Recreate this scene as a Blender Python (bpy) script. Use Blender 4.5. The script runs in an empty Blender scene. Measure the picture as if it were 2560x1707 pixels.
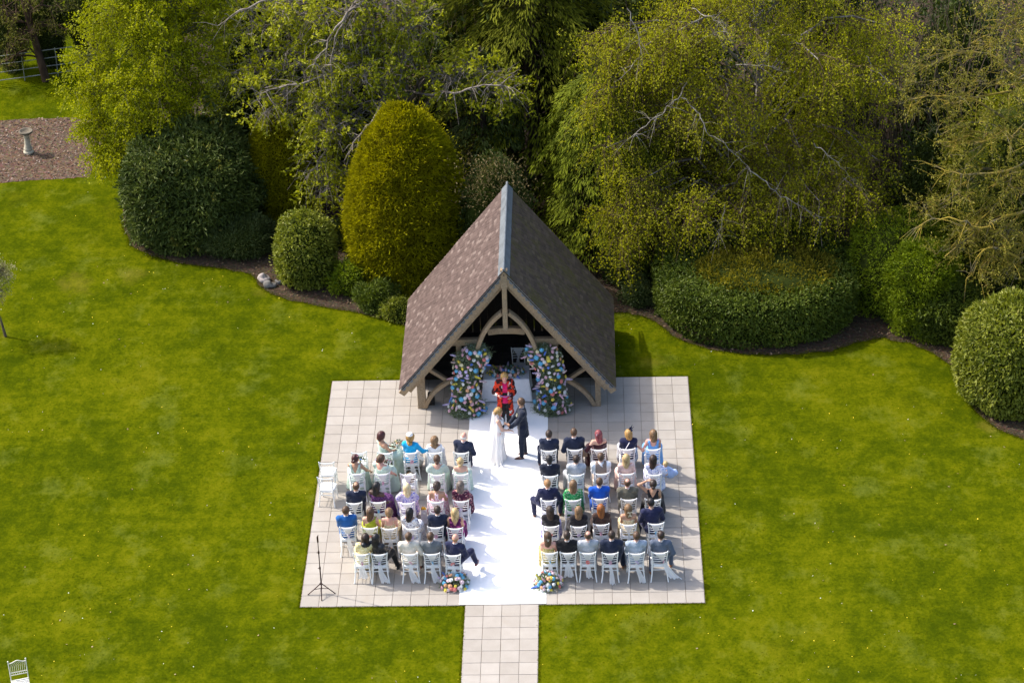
import bpy, bmesh, math, random
import numpy as np
from mathutils import Vector, Matrix

# ------------------------------------------------------------------ camera, sky, sun, exposure
S = bpy.context.scene
C = S.collection
R = math.radians
PI = math.pi
CAMPOS = (2.138, -50.607, 38.398)
PITCH, YAW, ROLL, FPX = 0.54755, -0.033486, -0.030956, 6468.2
cam_data = bpy.data.cameras.new('camera')
cam = bpy.data.objects.new('camera', cam_data)
C.objects.link(cam)
cam_data.sensor_width = 36.0
cam_data.lens = FPX / 2560 * 36.0
cam_data.clip_start = 1.0
cam_data.clip_end = 2000.0
_cy, _sy, _cp, _sp = math.cos(YAW), math.sin(YAW), math.cos(PITCH), math.sin(PITCH)
FWD = np.array([_sy * _cp, _cy * _cp, -_sp])
_r0 = np.array([_cy, -_sy, 0.0])
_u0 = np.cross(_r0, FWD)
RIGHT = _r0 * math.cos(ROLL) + _u0 * math.sin(ROLL)
UP = -_r0 * math.sin(ROLL) + _u0 * math.cos(ROLL)
cam.matrix_world = Matrix(((RIGHT[0], UP[0], -FWD[0], CAMPOS[0]), (RIGHT[1], UP[1], -FWD[1], CAMPOS[1]),
                           (RIGHT[2], UP[2], -FWD[2], CAMPOS[2]), (0, 0, 0, 1)))
S.camera = cam

SUN = np.array([-0.84, 0.33, 1.0]); SUN /= np.linalg.norm(SUN)
SUN_EL = math.asin(SUN[2])
SUN_AZ = math.atan2(SUN[0], SUN[1])
world = bpy.data.worlds.new('World')
S.world = world
world.use_nodes = True
_nt = world.node_tree
_bg = _nt.nodes['Background']
_sky = _nt.nodes.new('ShaderNodeTexSky')
_sky.sky_type = 'NISHITA'
_sky.sun_disc = False
_sky.sun_elevation = SUN_EL
_sky.sun_rotation = SUN_AZ
_sky.air_density = 1.0
_sky.dust_density = 3.0
_sky.ozone_density = 0.4
_nt.links.new(_sky.outputs[0], _bg.inputs[0])
_bg.inputs[1].default_value = 0.15
sun_data = bpy.data.lights.new('sun', 'SUN')
sun_data.energy = 2.4
sun_data.angle = R(0.55)
sun_data.color = (1.0, 0.945, 0.86)
sun = bpy.data.objects.new('sun', sun_data)
C.objects.link(sun)
sun.rotation_euler = Vector(SUN).to_track_quat('Z', 'Y').to_euler()
sun.location = (-30, 12, 40)
S.view_settings.view_transform = 'Standard'
S.view_settings.look = 'None'
S.view_settings.gamma = 1.0
S.view_settings.exposure = 1.27
S.view_settings.use_curve_mapping = False
S.cycles.max_bounces = 5
S.cycles.transparent_max_bounces = 12

rng = np.random.default_rng(7)
random.seed(7)

def ray(u, v):
    return FWD + RIGHT * ((u - 1280) / FPX) - UP * ((v - 853.5) / FPX)
def atz(u, v, z=0.0):
    d = ray(u, v); t = (z - CAMPOS[2]) / d[2]
    return np.array(CAMPOS) + d * t
def aty(u, v, y):
    d = ray(u, v); t = (y - CAMPOS[1]) / d[1]
    return np.array(CAMPOS) + d * t
KD = 2560 / 2352
def dz(x, y, z=0.0): return atz(x * KD, y * KD, z)
def dy(x, y, Y): return aty(x * KD, y * KD, Y)

# ------------------------------------------------------------------ object helpers
def tag(o, label=None, cat=None, group=None, kind=None):
    if label: o['label'] = label
    if cat: o['category'] = cat
    if group: o['group'] = group
    if kind: o['kind'] = kind
    return o
def empty(name, loc=(0, 0, 0), rz=0.0, label=None, cat=None, group=None):
    o = bpy.data.objects.new(name, None)
    o.empty_display_size = 0.1
    C.objects.link(o)
    o.location = [float(v) for v in loc]; o.rotation_euler = (0, 0, rz)
    return tag(o, label, cat, group)
def link(name, me, parent=None, mat=None):
    o = bpy.data.objects.new(name, me)
    C.objects.link(o)
    if parent is not None: o.parent = parent
    if mat is not None:
        if len(me.materials) == 0: me.materials.append(mat)
        elif me.materials[0] is not mat:
            o.material_slots[0].link = 'OBJECT'; o.material_slots[0].material = mat
    return o
def copy_tree(o, parent=None):
    c = o.copy(); C.objects.link(c)
    if parent is not None: c.parent = parent
    for ch in o.children: copy_tree(ch, c)
    return c

class Geo:
    """collects vertices and triangles / quads, builds one mesh"""
    def __init__(s):
        s.v = []; s.f = []; s.a = []; s.m = []; s.n = 0
    def add(s, v, f, rnd=None, mat=0):
        v = np.asarray(v, np.float32).reshape(-1, 3); f = np.asarray(f, np.int64)
        if len(f) == 0: return s
        s.v.append(v); s.f.append(f + s.n); s.n += len(v)
        r = np.full(len(f), 0.5 if rnd is None else 0.0, np.float32)
        if rnd is not None: r[:] = rnd
        s.a.append(r); s.m.append(np.full(len(f), mat, np.int32))
        return s
    def mesh(s, name, smooth=False, mats=None):
        me = bpy.data.meshes.new(name)
        if not s.v: return me
        V = np.concatenate(s.v)
        k = [f.shape[1] for f in s.f]
        sizes = np.concatenate([np.full(len(f), f.shape[1], np.int32) for f in s.f])
        loops = np.concatenate([f.ravel() for f in s.f]).astype(np.int32)
        starts = np.concatenate([[0], np.cumsum(sizes)[:-1]]).astype(np.int32)
        me.vertices.add(len(V)); me.vertices.foreach_set('co', V.ravel())
        me.loops.add(len(loops)); me.loops.foreach_set('vertex_index', loops)
        me.polygons.add(len(sizes)); me.polygons.foreach_set('loop_start', starts)
        me.polygons.foreach_set('loop_total', sizes)
        me.polygons.foreach_set('use_smooth', np.full(len(sizes), smooth, bool))
        at = me.attributes.new('rnd', 'FLOAT', 'FACE'); at.data.foreach_set('value', np.concatenate(s.a))
        mi = np.concatenate(s.m)
        if mi.any(): me.polygons.foreach_set('material_index', mi)
        me.update(calc_edges=True)
        me.validate(clean_customdata=False)
        for m in (mats or []): me.materials.append(m)
        return me
    def obj(s, name, mat, parent=None, smooth=False):
        mats = mat if isinstance(mat, (list, tuple)) else [mat]
        o = bpy.data.objects.new(name, s.mesh(name, smooth, mats))
        C.objects.link(o)
        if parent is not None: o.parent = parent
        return o
    # --- shapes
    def tube(s, pts, rad, n=6, cap=True, rnd=None, mat=0, sq=1.0):
        P = np.asarray(pts, float); m = len(P)
        rad = np.broadcast_to(np.asarray(rad, float), (m,))
        T = np.gradient(P, axis=0); T /= np.linalg.norm(T, axis=1)[:, None] + 1e-9
        ref = np.array([0, 0, 1.0]) if abs(T[:, 2]).mean() < 0.8 else np.array([1.0, 0, 0])
        A = np.cross(T, ref); A /= np.linalg.norm(A, axis=1)[:, None] + 1e-9
        B = np.cross(T, A)
        th = np.arange(n) * 2 * PI / n
        ring = P[:, None] + rad[:, None, None] * (A[:, None] * np.cos(th)[None, :, None] + sq * B[:, None] * np.sin(th)[None, :, None])
        i = np.arange(m - 1)[:, None] * n; j = np.arange(n)[None]
        j2 = (j + 1) % n
        F = np.stack([i + j, i + j2, i + n + j2, i + n + j], -1).reshape(-1, 4)
        base = s.n
        s.add(ring.reshape(-1, 3), F, rnd, mat)
        if cap:
            for k0, flip in ((0, 1), (m - 1, 0)):
                c = np.concatenate([ring[k0], P[k0:k0 + 1]])
                jj = np.arange(n); t = np.stack([jj, (jj + 1) % n, np.full(n, n)], -1)
                if flip: t = t[:, ::-1]
                s.add(c, t, rnd, mat)
        return s
    def prism(s, a, b, w, h, up=(0, 0, 1), ch=0.012, rnd=None, mat=0):
        """beam from a to b with a chamfered w x h section"""
        return s.sweep([a, b], w, h, up, ch, rnd, mat)
    def sweep(s, pts, w, h, up=(0, 0, 1), ch=0.012, rnd=None, mat=0):
        P = np.asarray(pts, float); m = len(P)
        T = np.gradient(P, axis=0); T /= np.linalg.norm(T, axis=1)[:, None]
        X = np.cross(T, np.asarray(up, float)); X /= np.linalg.norm(X, axis=1)[:, None]
        Y = np.cross(X, T)
        a, b = w / 2, h / 2
        sec = np.array([(-a + ch, -b), (a - ch, -b), (a, -b + ch), (a, b - ch), (a - ch, b), (-a + ch, b), (-a, b - ch), (-a, -b + ch)])
        ring = P[:, None] + X[:, None] * sec[None, :, :1] + Y[:, None] * sec[None, :, 1:]
        i = np.arange(m - 1)[:, None] * 8; j = np.arange(8)[None]; j2 = (j + 1) % 8
        F = np.stack([i + j, i + j2, i + 8 + j2, i + 8 + j], -1).reshape(-1, 4)
        s.add(ring.reshape(-1, 3), F, rnd, mat)
        s.add(ring[0], [list(range(8))[::-1]], rnd, mat)
        s.add(ring[-1], [list(range(8))], rnd, mat)
        return s
    def box(s, lo, hi, rnd=None, mat=0):
        x0, y0, z0 = lo; x1, y1, z1 = hi
        v = [(x0, y0, z0), (x1, y0, z0), (x1, y1, z0), (x0, y1, z0), (x0, y0, z1), (x1, y0, z1), (x1, y1, z1), (x0, y1, z1)]
        f = [(0, 3, 2, 1), (4, 5, 6, 7), (0, 1, 5, 4), (1, 2, 6, 5), (2, 3, 7, 6), (3, 0, 4, 7)]
        return s.add(v, f, rnd, mat)
    def slab(s, lo, hi, ch=0.004, rnd=None, mat=0):
        """box with a chamfered top edge"""
        x0, y0, z0 = lo; x1, y1, z1 = hi
        def q(d, z): return [(x0 + d, y0 + d, z), (x1 - d, y0 + d, z), (x1 - d, y1 - d, z), (x0 + d, y1 - d, z)]
        v = q(0, z0) + q(0, z1 - ch) + q(ch, z1)
        f = [(8, 9, 10, 11)]
        for a in (0, 4):
            f += [(a + i, a + (i + 1) % 4, a + 4 + (i + 1) % 4, a + 4 + i) for i in range(4)]
        return s.add(v, f, rnd, mat)
    def ell(s, c, r, nu=10, nv=6, rnd=None, mat=0):
        c = np.asarray(c, float); r = np.broadcast_to(np.asarray(r, float), (3,))
        th = np.arange(nu) * 2 * PI / nu; ph = np.linspace(0, PI, nv + 1)
        v = c + r * np.stack([np.sin(ph)[:, None] * np.cos(th)[None], np.sin(ph)[:, None] * np.sin(th)[None],
                              np.broadcast_to(np.cos(ph)[:, None], (nv + 1, nu))], -1)
        i = np.arange(nv)[:, None] * nu; j = np.arange(nu)[None]; j2 = (j + 1) % nu
        F = np.stack([i + j, i + nu + j, i + nu + j2, i + j2], -1).reshape(-1, 4)
        return s.add(v.reshape(-1, 3), F, rnd, mat)
    def lathe(s, prof, c=(0, 0, 0), n=20, rnd=None, mat=0):
        pr = np.asarray(prof, float); m = len(pr); th = np.arange(n) * 2 * PI / n
        v = np.stack([pr[:, :1] * np.cos(th), pr[:, :1] * np.sin(th), np.broadcast_to(pr[:, 1:], (m, n))], -1) + np.asarray(c, float)
        i = np.arange(m - 1)[:, None] * n; j = np.arange(n)[None]; j2 = (j + 1) % n
        F = np.stack([i + j, i + j2, i + n + j2, i + n + j], -1).reshape(-1, 4)
        return s.add(v.reshape(-1, 3), F, rnd, mat)
    def grid(s, V, rnd=None, mat=0):
        V = np.asarray(V, float); a, b = V.shape[:2]
        i = np.arange(a - 1)[:, None] * b; j = np.arange(b - 1)[None]
        F = np.stack([i + j, i + j + 1, i + b + j + 1, i + b + j], -1).reshape(-1, 4)
        return s.add(V.reshape(-1, 3), F, rnd, mat)

# ------------------------------------------------------------------ value noise
_PERM = np.random.default_rng(3).random(4096).astype(np.float32)
def vnoise(P, sc=1.0):
    P = np.asarray(P, float) * sc
    i = np.floor(P).astype(np.int64); f = P - i; f = f * f * (3 - 2 * f)
    out = 0
    for dx in (0, 1):
        for dy_ in (0, 1):
            for dz_ in (0, 1):
                h = ((i[..., 0] + dx) * 73856093) ^ ((i[..., 1] + dy_) * 19349663) ^ ((i[..., 2] + dz_) * 83492791)
                w = (f[..., 0] if dx else 1 - f[..., 0]) * (f[..., 1] if dy_ else 1 - f[..., 1]) * (f[..., 2] if dz_ else 1 - f[..., 2])
                out = out + w * _PERM[np.abs(h) % 4096]
    return out
def rdir(n):
    v = rng.normal(size=(n, 3)); return v / np.linalg.norm(v, axis=1)[:, None]
def unit(v):
    return v / (np.linalg.norm(v, axis=-1, keepdims=True) + 1e-9)

# ------------------------------------------------------------------ materials
MATS = {}
class NT:
    def __init__(s, name):
        s.m = bpy.data.materials.new(name); s.m.use_nodes = True
        s.t = s.m.node_tree; s.b = s.t.nodes['Principled BSDF']; s.out = s.t.nodes['Material Output']
        MATS[name] = s.m
    def n(s, typ, **kw):
        nd = s.t.nodes.new('ShaderNode' + typ)
        for k, v in kw.items():
            if k.startswith('i_'):
                key = k[2:]
                nd.inputs[int(key) if key.isdigit() else key.replace('_', ' ')].default_value = v
            else: setattr(nd, k, v)
        return nd
    def l(s, a, b): s.t.links.new(a, b)
    def coord(s, which='Object'): return s.n('TexCoord').outputs[which]
    def pos(s): return s.n('NewGeometry').outputs['Position']
    def noise(s, vec, scale, detail=3.0, rough=0.55):
        nd = s.n('TexNoise'); nd.inputs['Scale'].default_value = scale; nd.inputs['Detail'].default_value = detail
        nd.inputs['Roughness'].default_value = rough
        if vec is not None: s.l(vec, nd.inputs['Vector'])
        return nd.outputs['Fac']
    def ramp(s, fac, stops, interp='LINEAR'):
        nd = s.n('ValToRGB'); cr = nd.color_ramp; cr.interpolation = interp
        while len(cr.elements) < len(stops): cr.elements.new(0.5)
        for e, (p, c) in zip(cr.elements, stops):
            e.position = p; e.color = (*c, 1.0) if len(c) == 3 else c
        s.l(fac, nd.inputs[0]); return nd.outputs[0]
    def mix(s, fac, a, b, typ='MIX'):
        nd = s.n('Mix', data_type='RGBA', blend_type=typ)
        for val, k in ((fac, 0), (a, 6), (b, 7)):
            if hasattr(val, 'is_linked'): s.l(val, nd.inputs[k])
            elif k == 0: nd.inputs[0].default_value = val
            else: nd.inputs[k].default_value = (*val, 1.0)
        return nd.outputs[2]
    def math(s, op, a, b=0.0):
        nd = s.n('Math', operation=op)
        for val, k in ((a, 0), (b, 1)):
            if hasattr(val, 'is_linked'): s.l(val, nd.inputs[k])
            else: nd.inputs[k].default_value = val
        return nd.outputs[0]
    def bump(s, h, strength=0.3, dist=0.01):
        nd = s.n('Bump'); nd.inputs['Strength'].default_value = strength; nd.inputs['Distance'].default_value = dist
        s.l(h, nd.inputs['Height']); s.l(nd.outputs[0], s.b.inputs['Normal'])
    def col(s, c):
        if hasattr(c, 'is_linked'): s.l(c, s.b.inputs['Base Color'])
        else: s.b.inputs['Base Color'].default_value = (*c, 1.0)
    def rnd(s): 
        nd = s.n('Attribute'); nd.attribute_name = 'rnd'; return nd.outputs['Fac']
    def set(s, **kw):
        for k, v in kw.items(): s.b.inputs[k.replace('_', ' ')].default_value = v
        return s
def plain(name, c, rough=0.6, var=0.12, scale=8.0, bump=0.0, spec=0.4, metal=0.0):
    if name in MATS: return MATS[name]
    t = NT(name)
    co = t.coord()
    n = t.noise(co, scale, 4)
    a = tuple(x * (1 - var) for x in c); b = tuple(min(1, x * (1 + var)) for x in c)
    t.col(t.ramp(n, [(0.3, a), (0.7, b)]))
    t.set(Roughness=rough, Specular_IOR_Level=spec, Metallic=metal)
    if bump: t.bump(t.noise(co, scale * 5, 3), bump, 0.004)
    return t.m
def cloth(name, c, var=0.13, rough=0.85, sheen=0.15, weave=260.0):
    if name in MATS: return MATS[name]
    t = NT(name); co = t.coord()
    n = t.noise(co, 9.0, 4)
    a = tuple(x * (1 - var) for x in c); b = tuple(min(1, x * (1 + var)) for x in c)
    t.col(t.ramp(n, [(0.3, a), (0.7, b)]))
    t.set(Roughness=rough, Specular_IOR_Level=0.2, Sheen_Weight=sheen, Sheen_Roughness=0.5)
    w = t.noise(co, 14.0, 3)
    t.bump(w, 0.5, 0.02)
    return t.m
def print_cloth(name, base, spots, scale=22.0, thr=0.5, rough=0.8, last=0.0):
    """printed dress cloth: blotches of several colours on a base"""
    if name in MATS: return MATS[name]
    t = NT(name); co = t.coord()
    c = base
    for k, sc in enumerate(spots):
        mp = t.n('Mapping'); mp.inputs['Location'].default_value = (k * 3.7, k * 1.9, k * 5.1); t.l(co, mp.inputs['Vector'])
        n = t.noise(mp.outputs[0], scale, 2.5, 0.6)
        th_ = thr + (last if k == len(spots) - 1 else 0)
        m = t.ramp(n, [(th_ + 0.02, (0, 0, 0)), (th_ + 0.07, (1, 1, 1))])
        c = t.mix(m, c, sc)
    t.col(c)
    t.set(Roughness=rough, Specular_IOR_Level=0.2)
    t.bump(t.noise(co, 14.0, 3), 0.4, 0.02)
    return t.m
def leaf_mat(name, dark, light, trans=0.35, rough=0.5, spec=0.35, clump=0.9, tint=None):
    """foliage: per-leaf variation plus slow variation through the plant, part of the light passes the leaf"""
    if name in MATS: return MATS[name]
    t = NT(name)
    r = t.rnd()
    n = t.noise(t.pos(), clump, 2)
    f = t.math('ADD', t.math('MULTIPLY', r, 0.62), t.math('MULTIPLY', n, 0.5))
    mid = tuple((a + b) / 2 for a, b in zip(dark, light))
    stops = [(0.22, dark), (0.55, mid), (0.88, light)]
    c = t.ramp(f, stops)
    if tint is not None:
        c = t.mix(t.ramp(r, [(0.90, (0, 0, 0)), (0.93, (1, 1, 1))]), c, tint)
    t.col(c)
    t.set(Roughness=max(rough, .5), Specular_IOR_Level=spec * .55)
    tr = t.n('BsdfTranslucent')
    hs = t.n('HueSaturation'); hs.inputs['Saturation'].default_value = 1.1; hs.inputs['Value'].default_value = 1.25
    t.l(c, hs.inputs['Color']); t.l(hs.outputs[0], tr.inputs['Color'])
    mx = t.n('MixShader'); mx.inputs[0].default_value = trans
    t.l(t.b.outputs[0], mx.inputs[1]); t.l(tr.outputs[0], mx.inputs[2]); t.l(mx.outputs[0], t.out.inputs['Surface'])
    return t.m
def bark(name, c1, c2, scale=6.0, lichen=None):
    if name in MATS: return MATS[name]
    t = NT(name); p = t.pos()
    mp = t.n('Mapping'); mp.inputs['Scale'].default_value = (1, 1, 0.35); t.l(p, mp.inputs['Vector'])
    n = t.noise(mp.outputs[0], scale, 4)
    c = t.ramp(n, [(0.35, c1), (0.65, c2)])
    if lichen is not None:
        c = t.mix(t.ramp(t.noise(p, 2.2, 3), [(0.42, (0, 0, 0)), (0.55, (1, 1, 1))]), c, lichen)
    t.col(c); t.set(Roughness=0.9, Specular_IOR_Level=0.15)
    t.bump(t.noise(mp.outputs[0], scale * 5, 3), 0.5, 0.02)
    return t.m
def timber(name, c1, c2):
    if name in MATS: return MATS[name]
    t = NT(name); p = t.coord()
    n1 = t.noise(p, 2.5, 3)
    mp = t.n('Mapping'); mp.inputs['Scale'].default_value = (9, 9, 9); t.l(p, mp.inputs['Vector'])
    w = t.noise(mp.outputs[0], 3.0, 5, 0.7)
    c = t.ramp(w, [(0.3, c1), (0.7, c2)])
    c = t.mix(t.ramp(n1, [(0.45, (0, 0, 0)), (0.75, (0.55, 0.55, 0.55))]), c, (c2[0] * 1.15, c2[1] * 0.98, c2[2] * 0.75))
    t.col(c); t.set(Roughness=0.8, Specular_IOR_Level=0.25)
    t.bump(w, 0.4, 0.01)
    return t.m

# ------------------------------------------------------------------ ground materials
def lawn_mat():
    t = NT('lawn_grass'); p = t.pos()
    mp = t.n('Mapping'); mp.inputs['Scale'].default_value = (1.0, 0.75, 1.0); t.l(p, mp.inputs['Vector'])
    p2 = mp.outputs[0]
    big = t.noise(p2, 0.22, 3, 0.6); midn = t.noise(p2, 1.1, 4, 0.62); fine = t.noise(p, 12.0, 4, 0.7); vf = t.noise(p, 60.0, 2, 0.7)
    f = t.math('ADD', t.math('MULTIPLY', big, 0.45), t.math('MULTIPLY', midn, 0.55))
    f = t.math('ADD', t.math('MULTIPLY', f, 0.62), t.math('MULTIPLY', fine, 0.28))
    f = t.math('ADD', f, t.math('MULTIPLY', vf, 0.10))
    m2 = t.n('Mapping'); m2.inputs['Rotation'].default_value = (0, 0, 0.5); m2.inputs['Scale'].default_value = (0.35, 2.6, 1); t.l(p, m2.inputs['Vector'])
    f = t.math('ADD', f, t.math('MULTIPLY', t.math('SUBTRACT', t.noise(m2.outputs[0], 1.0, 3, 0.6), 0.5), 0.13))
    tuft = t.noise(p2, 3.6, 4, 0.68)
    f = t.math('ADD', f, t.math('MULTIPLY', t.math('SUBTRACT', tuft, 0.5), 0.30))
    c = t.ramp(f, [(0.40, GR[0]), (0.475, GR[1]), (0.535, GR[2]), (0.62, GR[3])])
    pale = t.noise(p2, 0.9, 5, 0.7)
    c = t.mix(t.ramp(pale, [(0.54, (0, 0, 0)), (0.72, (0.5, 0.5, 0.5))]), c, (0.098, 0.118, 0.018))
    dry = t.noise(p2, 0.42, 4, 0.6)
    c = t.mix(t.ramp(dry, [(0.60, (0, 0, 0)), (0.78, (0.30, 0.30, 0.30))]), c, (0.115, 0.105, 0.006))
    # worn, dry turf beside the planting bed
    for (x, y, r) in ((-13.0, 16.0, 1.9), (-11.6, 16.5, 1.6), (3.9, 11.2, 1.2), (-7.2, 15.6, 1.3), (12.9, 7.6, 0.9), (-14.7, 13.0, 0.55)):
        d = t.n('VectorMath', operation='DISTANCE'); t.l(p, d.inputs[0]); d.inputs[1].default_value = (x, y, 0)
        m = t.math('ADD', t.math('DIVIDE', d.outputs['Value'], r), t.math('MULTIPLY', midn, 1.3))
        c = t.mix(t.ramp(m, [(0.70, (0.38, 0.38, 0.38)), (1.6, (0, 0, 0))]), c, (0.150, 0.124, 0.016))
    t.col(c); t.set(Roughness=1.0, Specular_IOR_Level=0.0)
    t.bump(t.math('ADD', fine, t.math('MULTIPLY', vf, 0.6)), 0.45, 0.04)
    return t.m
GR = [(0.0320, 0.0470, 0.0012), (0.0485, 0.0635, 0.0013), (0.071, 0.0840, 0.0015), (0.102, 0.1080, 0.0030)]
def mulch_mat(name, a, b, c3, sc=9.0):
    t = NT(name); p = t.pos()
    n = t.noise(p, sc, 6, 0.75); v = t.n('TexVoronoi'); v.inputs['Scale'].default_value = sc * 2.2; t.l(p, v.inputs['Vector'])
    c = t.ramp(n, [(0.32, a), (0.5, b), (0.68, c3)])
    c = t.mix(0.35, c, v.outputs['Color'], 'MULTIPLY')
    t.col(c); t.set(Roughness=0.95, Specular_IOR_Level=0.1)
    t.bump(n, 0.9, 0.05)
    return t.m
def slab_mat():
    t = NT('concrete_paving'); p = t.pos(); r = t.rnd()
    n = t.noise(p, 2.3, 4, 0.6); g = t.noise(p, 55.0, 3, 0.7); st = t.noise(p, 0.7, 5, 0.65)
    c = t.ramp(r, [(0.0, (0.318, 0.289, 0.254)), (0.45, (0.342, 0.312, 0.276)), (1.0, (0.364, 0.334, 0.298))])
    c = t.mix(0.45, c, t.ramp(n, [(0.3, (0.74, 0.72, 0.69)), (0.7, (1.0, 1.0, 1.0))]), 'MULTIPLY')
    c = t.mix(0.35, c, t.ramp(g, [(0.35, (0.70, 0.68, 0.66)), (0.6, (1, 1, 1))]), 'MULTIPLY')
    c = t.mix(t.ramp(st, [(0.60, (0, 0, 0)), (0.76, (0.50, 0.50, 0.50))]), c, (0.29, 0.235, 0.175))
    t.col(c); t.set(Roughness=0.85, Specular_IOR_Level=0.25)
    t.bump(g, 0.25, 0.004)
    return t.m

# ------------------------------------------------------------------ lawn, beds, terrace, path, aisle carpet
def poly_obj(name, pts, z, mat, kind='structure', rise=0.0):
    from mathutils.geometry import tessellate_polygon
    vs = [Vector((p[0], p[1], 0)) for p in pts]
    tri = [t if (vs[t[1]] - vs[t[0]]).cross(vs[t[2]] - vs[t[0]]).z > 0 else t[::-1] for t in tessellate_polygon([vs])]
    me = bpy.data.meshes.new(name); me.from_pydata([(p[0], p[1], z) for p in pts], [], tri); me.materials.append(mat); me.update()
    o = bpy.data.objects.new(name, me); C.objects.link(o); o['kind'] = kind
    return o
LAWN = lawn_mat()
g = Geo(); xs = np.concatenate([[-900, -200, -60], np.linspace(-40, 40, 41), [60, 200, 900]]); ys = np.concatenate([[-300, -60], np.linspace(-20, 60, 41), [90, 250, 1200]])
XX, YY = np.meshgrid(xs, ys)
ZZ = -0.012 - 0.0 * XX
g.grid(np.stack([XX, YY, ZZ], -1)); lawn = g.obj('lawn', LAWN); lawn['kind'] = 'structure'

SOIL = mulch_mat('bark_mulch_soil', (0.030, 0.021, 0.013), (0.055, 0.039, 0.024), (0.100, 0.072, 0.046))
CHIP = mulch_mat('wood_chip', (0.055, 0.034, 0.020), (0.110, 0.070, 0.045), (0.195, 0.135, 0.092), 7.0)
edge_px = [(284, 330), (284, 420), (284, 520), (302, 562), (345, 588), (420, 604), (500, 616), (575, 628), (592, 652), (625, 676),
           (690, 694), (760, 708), (840, 722), (915, 742), (960, 760)]
edge_px2 = [(1385, 720), (1440, 716), (1492, 732), (1530, 758), (1575, 784), (1650, 806), (1740, 814), (1830, 813), (1905, 806), (1960, 788),
            (2030, 776), (2090, 788), (2150, 812), (2185, 840), (2200, 876), (2225, 916), (2258, 960), (2300, 990), (2352, 1008)]
pts = [(-11.0, 60), (-11.6, 40), (-12.2, 30)] + [tuple(dz(*q)[:2]) for q in edge_px] + [tuple(dz(*q)[:2]) for q in edge_px2] + [(16, 6.4), (40, 6), (60, 60)]
# finer wavy edge
fine = []
for a, b in zip(pts[:-1], pts[1:]):
    n = max(1, int(np.hypot(b[0] - a[0], b[1] - a[1]) / 0.25)) if abs(a[0]) < 20 and abs(b[0]) < 20 and a[1] < 30 else 1
    for i in range(n):
        t_ = i / n; q = np.array([a[0] + (b[0] - a[0]) * t_, a[1] + (b[1] - a[1]) * t_])
        if n > 1: q += (rng.random(2) - 0.5) * 0.10
        fine.append(tuple(q))
fine.append(pts[-1])
BEDPTS = np.array(fine)
poly_obj('planting_bed', fine, -0.006, SOIL)
chip = [dz(*q)[:2] for q in ((-40, 423), (60, 415), (130, 411), (204, 406), (216, 372), (236, 330), (250, 296), (225, 276), (150, 270), (70, 273), (0, 277), (-40, 279))]
cf = []
for a, b in zip(chip, chip[1:] + chip[:1]):
    for i in range(6):
        cf.append(tuple(a + (b - a) * i / 6 + (rng.random(2) - 0.5) * 0.07))
CHIPPTS = np.array(cf)
poly_obj('wood_chip_bed', cf, -0.007, CHIP)
def inside(P, poly):
    x, y = P[:, 0], P[:, 1]; r = np.zeros(len(P), bool); n = len(poly)
    for i in range(n):
        x1, y1 = poly[i]; x2, y2 = poly[(i + 1) % n]
        c = ((y1 > y) != (y2 > y))
        r ^= c & (x < (x2 - x1) * (y - y1) / (y2 - y1 + 1e-12) + x1)
    return r

SLAB = slab_mat()
JOINT = plain('mortar_joint', (0.150, 0.115, 0.088), 0.95, 0.25, 5.0)
T = 0.45
g = Geo(); g.box((-4.96, -0.01, -0.12), (4.96, 10.36, -0.010)); terrace = g.obj('terrace', JOINT); terrace['kind'] = 'structure'
g = Geo(); g.box((-0.905, -18.2, -0.12), (0.905, -0.011, -0.0105)); path = g.obj('garden_path', JOINT); path['kind'] = 'structure'
pav = []
for k in range(10):
    g = Geo(); d = 0.0045
    g.slab((d - T / 2, d - T / 2, -0.06), (T / 2 - d, T / 2 - d, 0.0), 0.004, rnd=(k + 0.5) / 10)
    pav.append(g.mesh('paver', False, [SLAB]))
def pave(x0, cols, r0, rows, parent, limit):
    rest = Geo(); n = 0
    for r in range(rows):
        for c in range(cols):
            x = x0 + (c + 0.5) * T; y = r0 + (r + 0.5) * T
            z = rng.normal() * 0.0012; a = rng.normal() * 0.0022
            jx, jy = rng.normal(size=2) * 0.0012
            covered = parent is terrace and (-0.9 < x < 0.9 and y < 9.0)
            if n < limit and not covered:
                o = bpy.data.objects.new('paver', pav[rng.integers(10)]); C.objects.link(o); o.parent = parent
                o.location = (x + jx, y + jy, z); o.rotation_euler = (rng.normal() * 0.002, rng.normal() * 0.002, a); n += 1
            else:
                d = 0.0045
                rest.slab((x - T / 2 + d, y - T / 2 + d, -0.06), (x + T / 2 - d, y + T / 2 - d, z), 0.004, rnd=rng.random())
    if rest.n:
        o = rest.obj('paving_slabs', SLAB, parent); o['kind'] = 'stuff'
pave(-4.95, 22, 0.0, 23, terrace, 300)
pave(-0.9, 4, -40 * T - 0.002, 40, path, 160)

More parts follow.
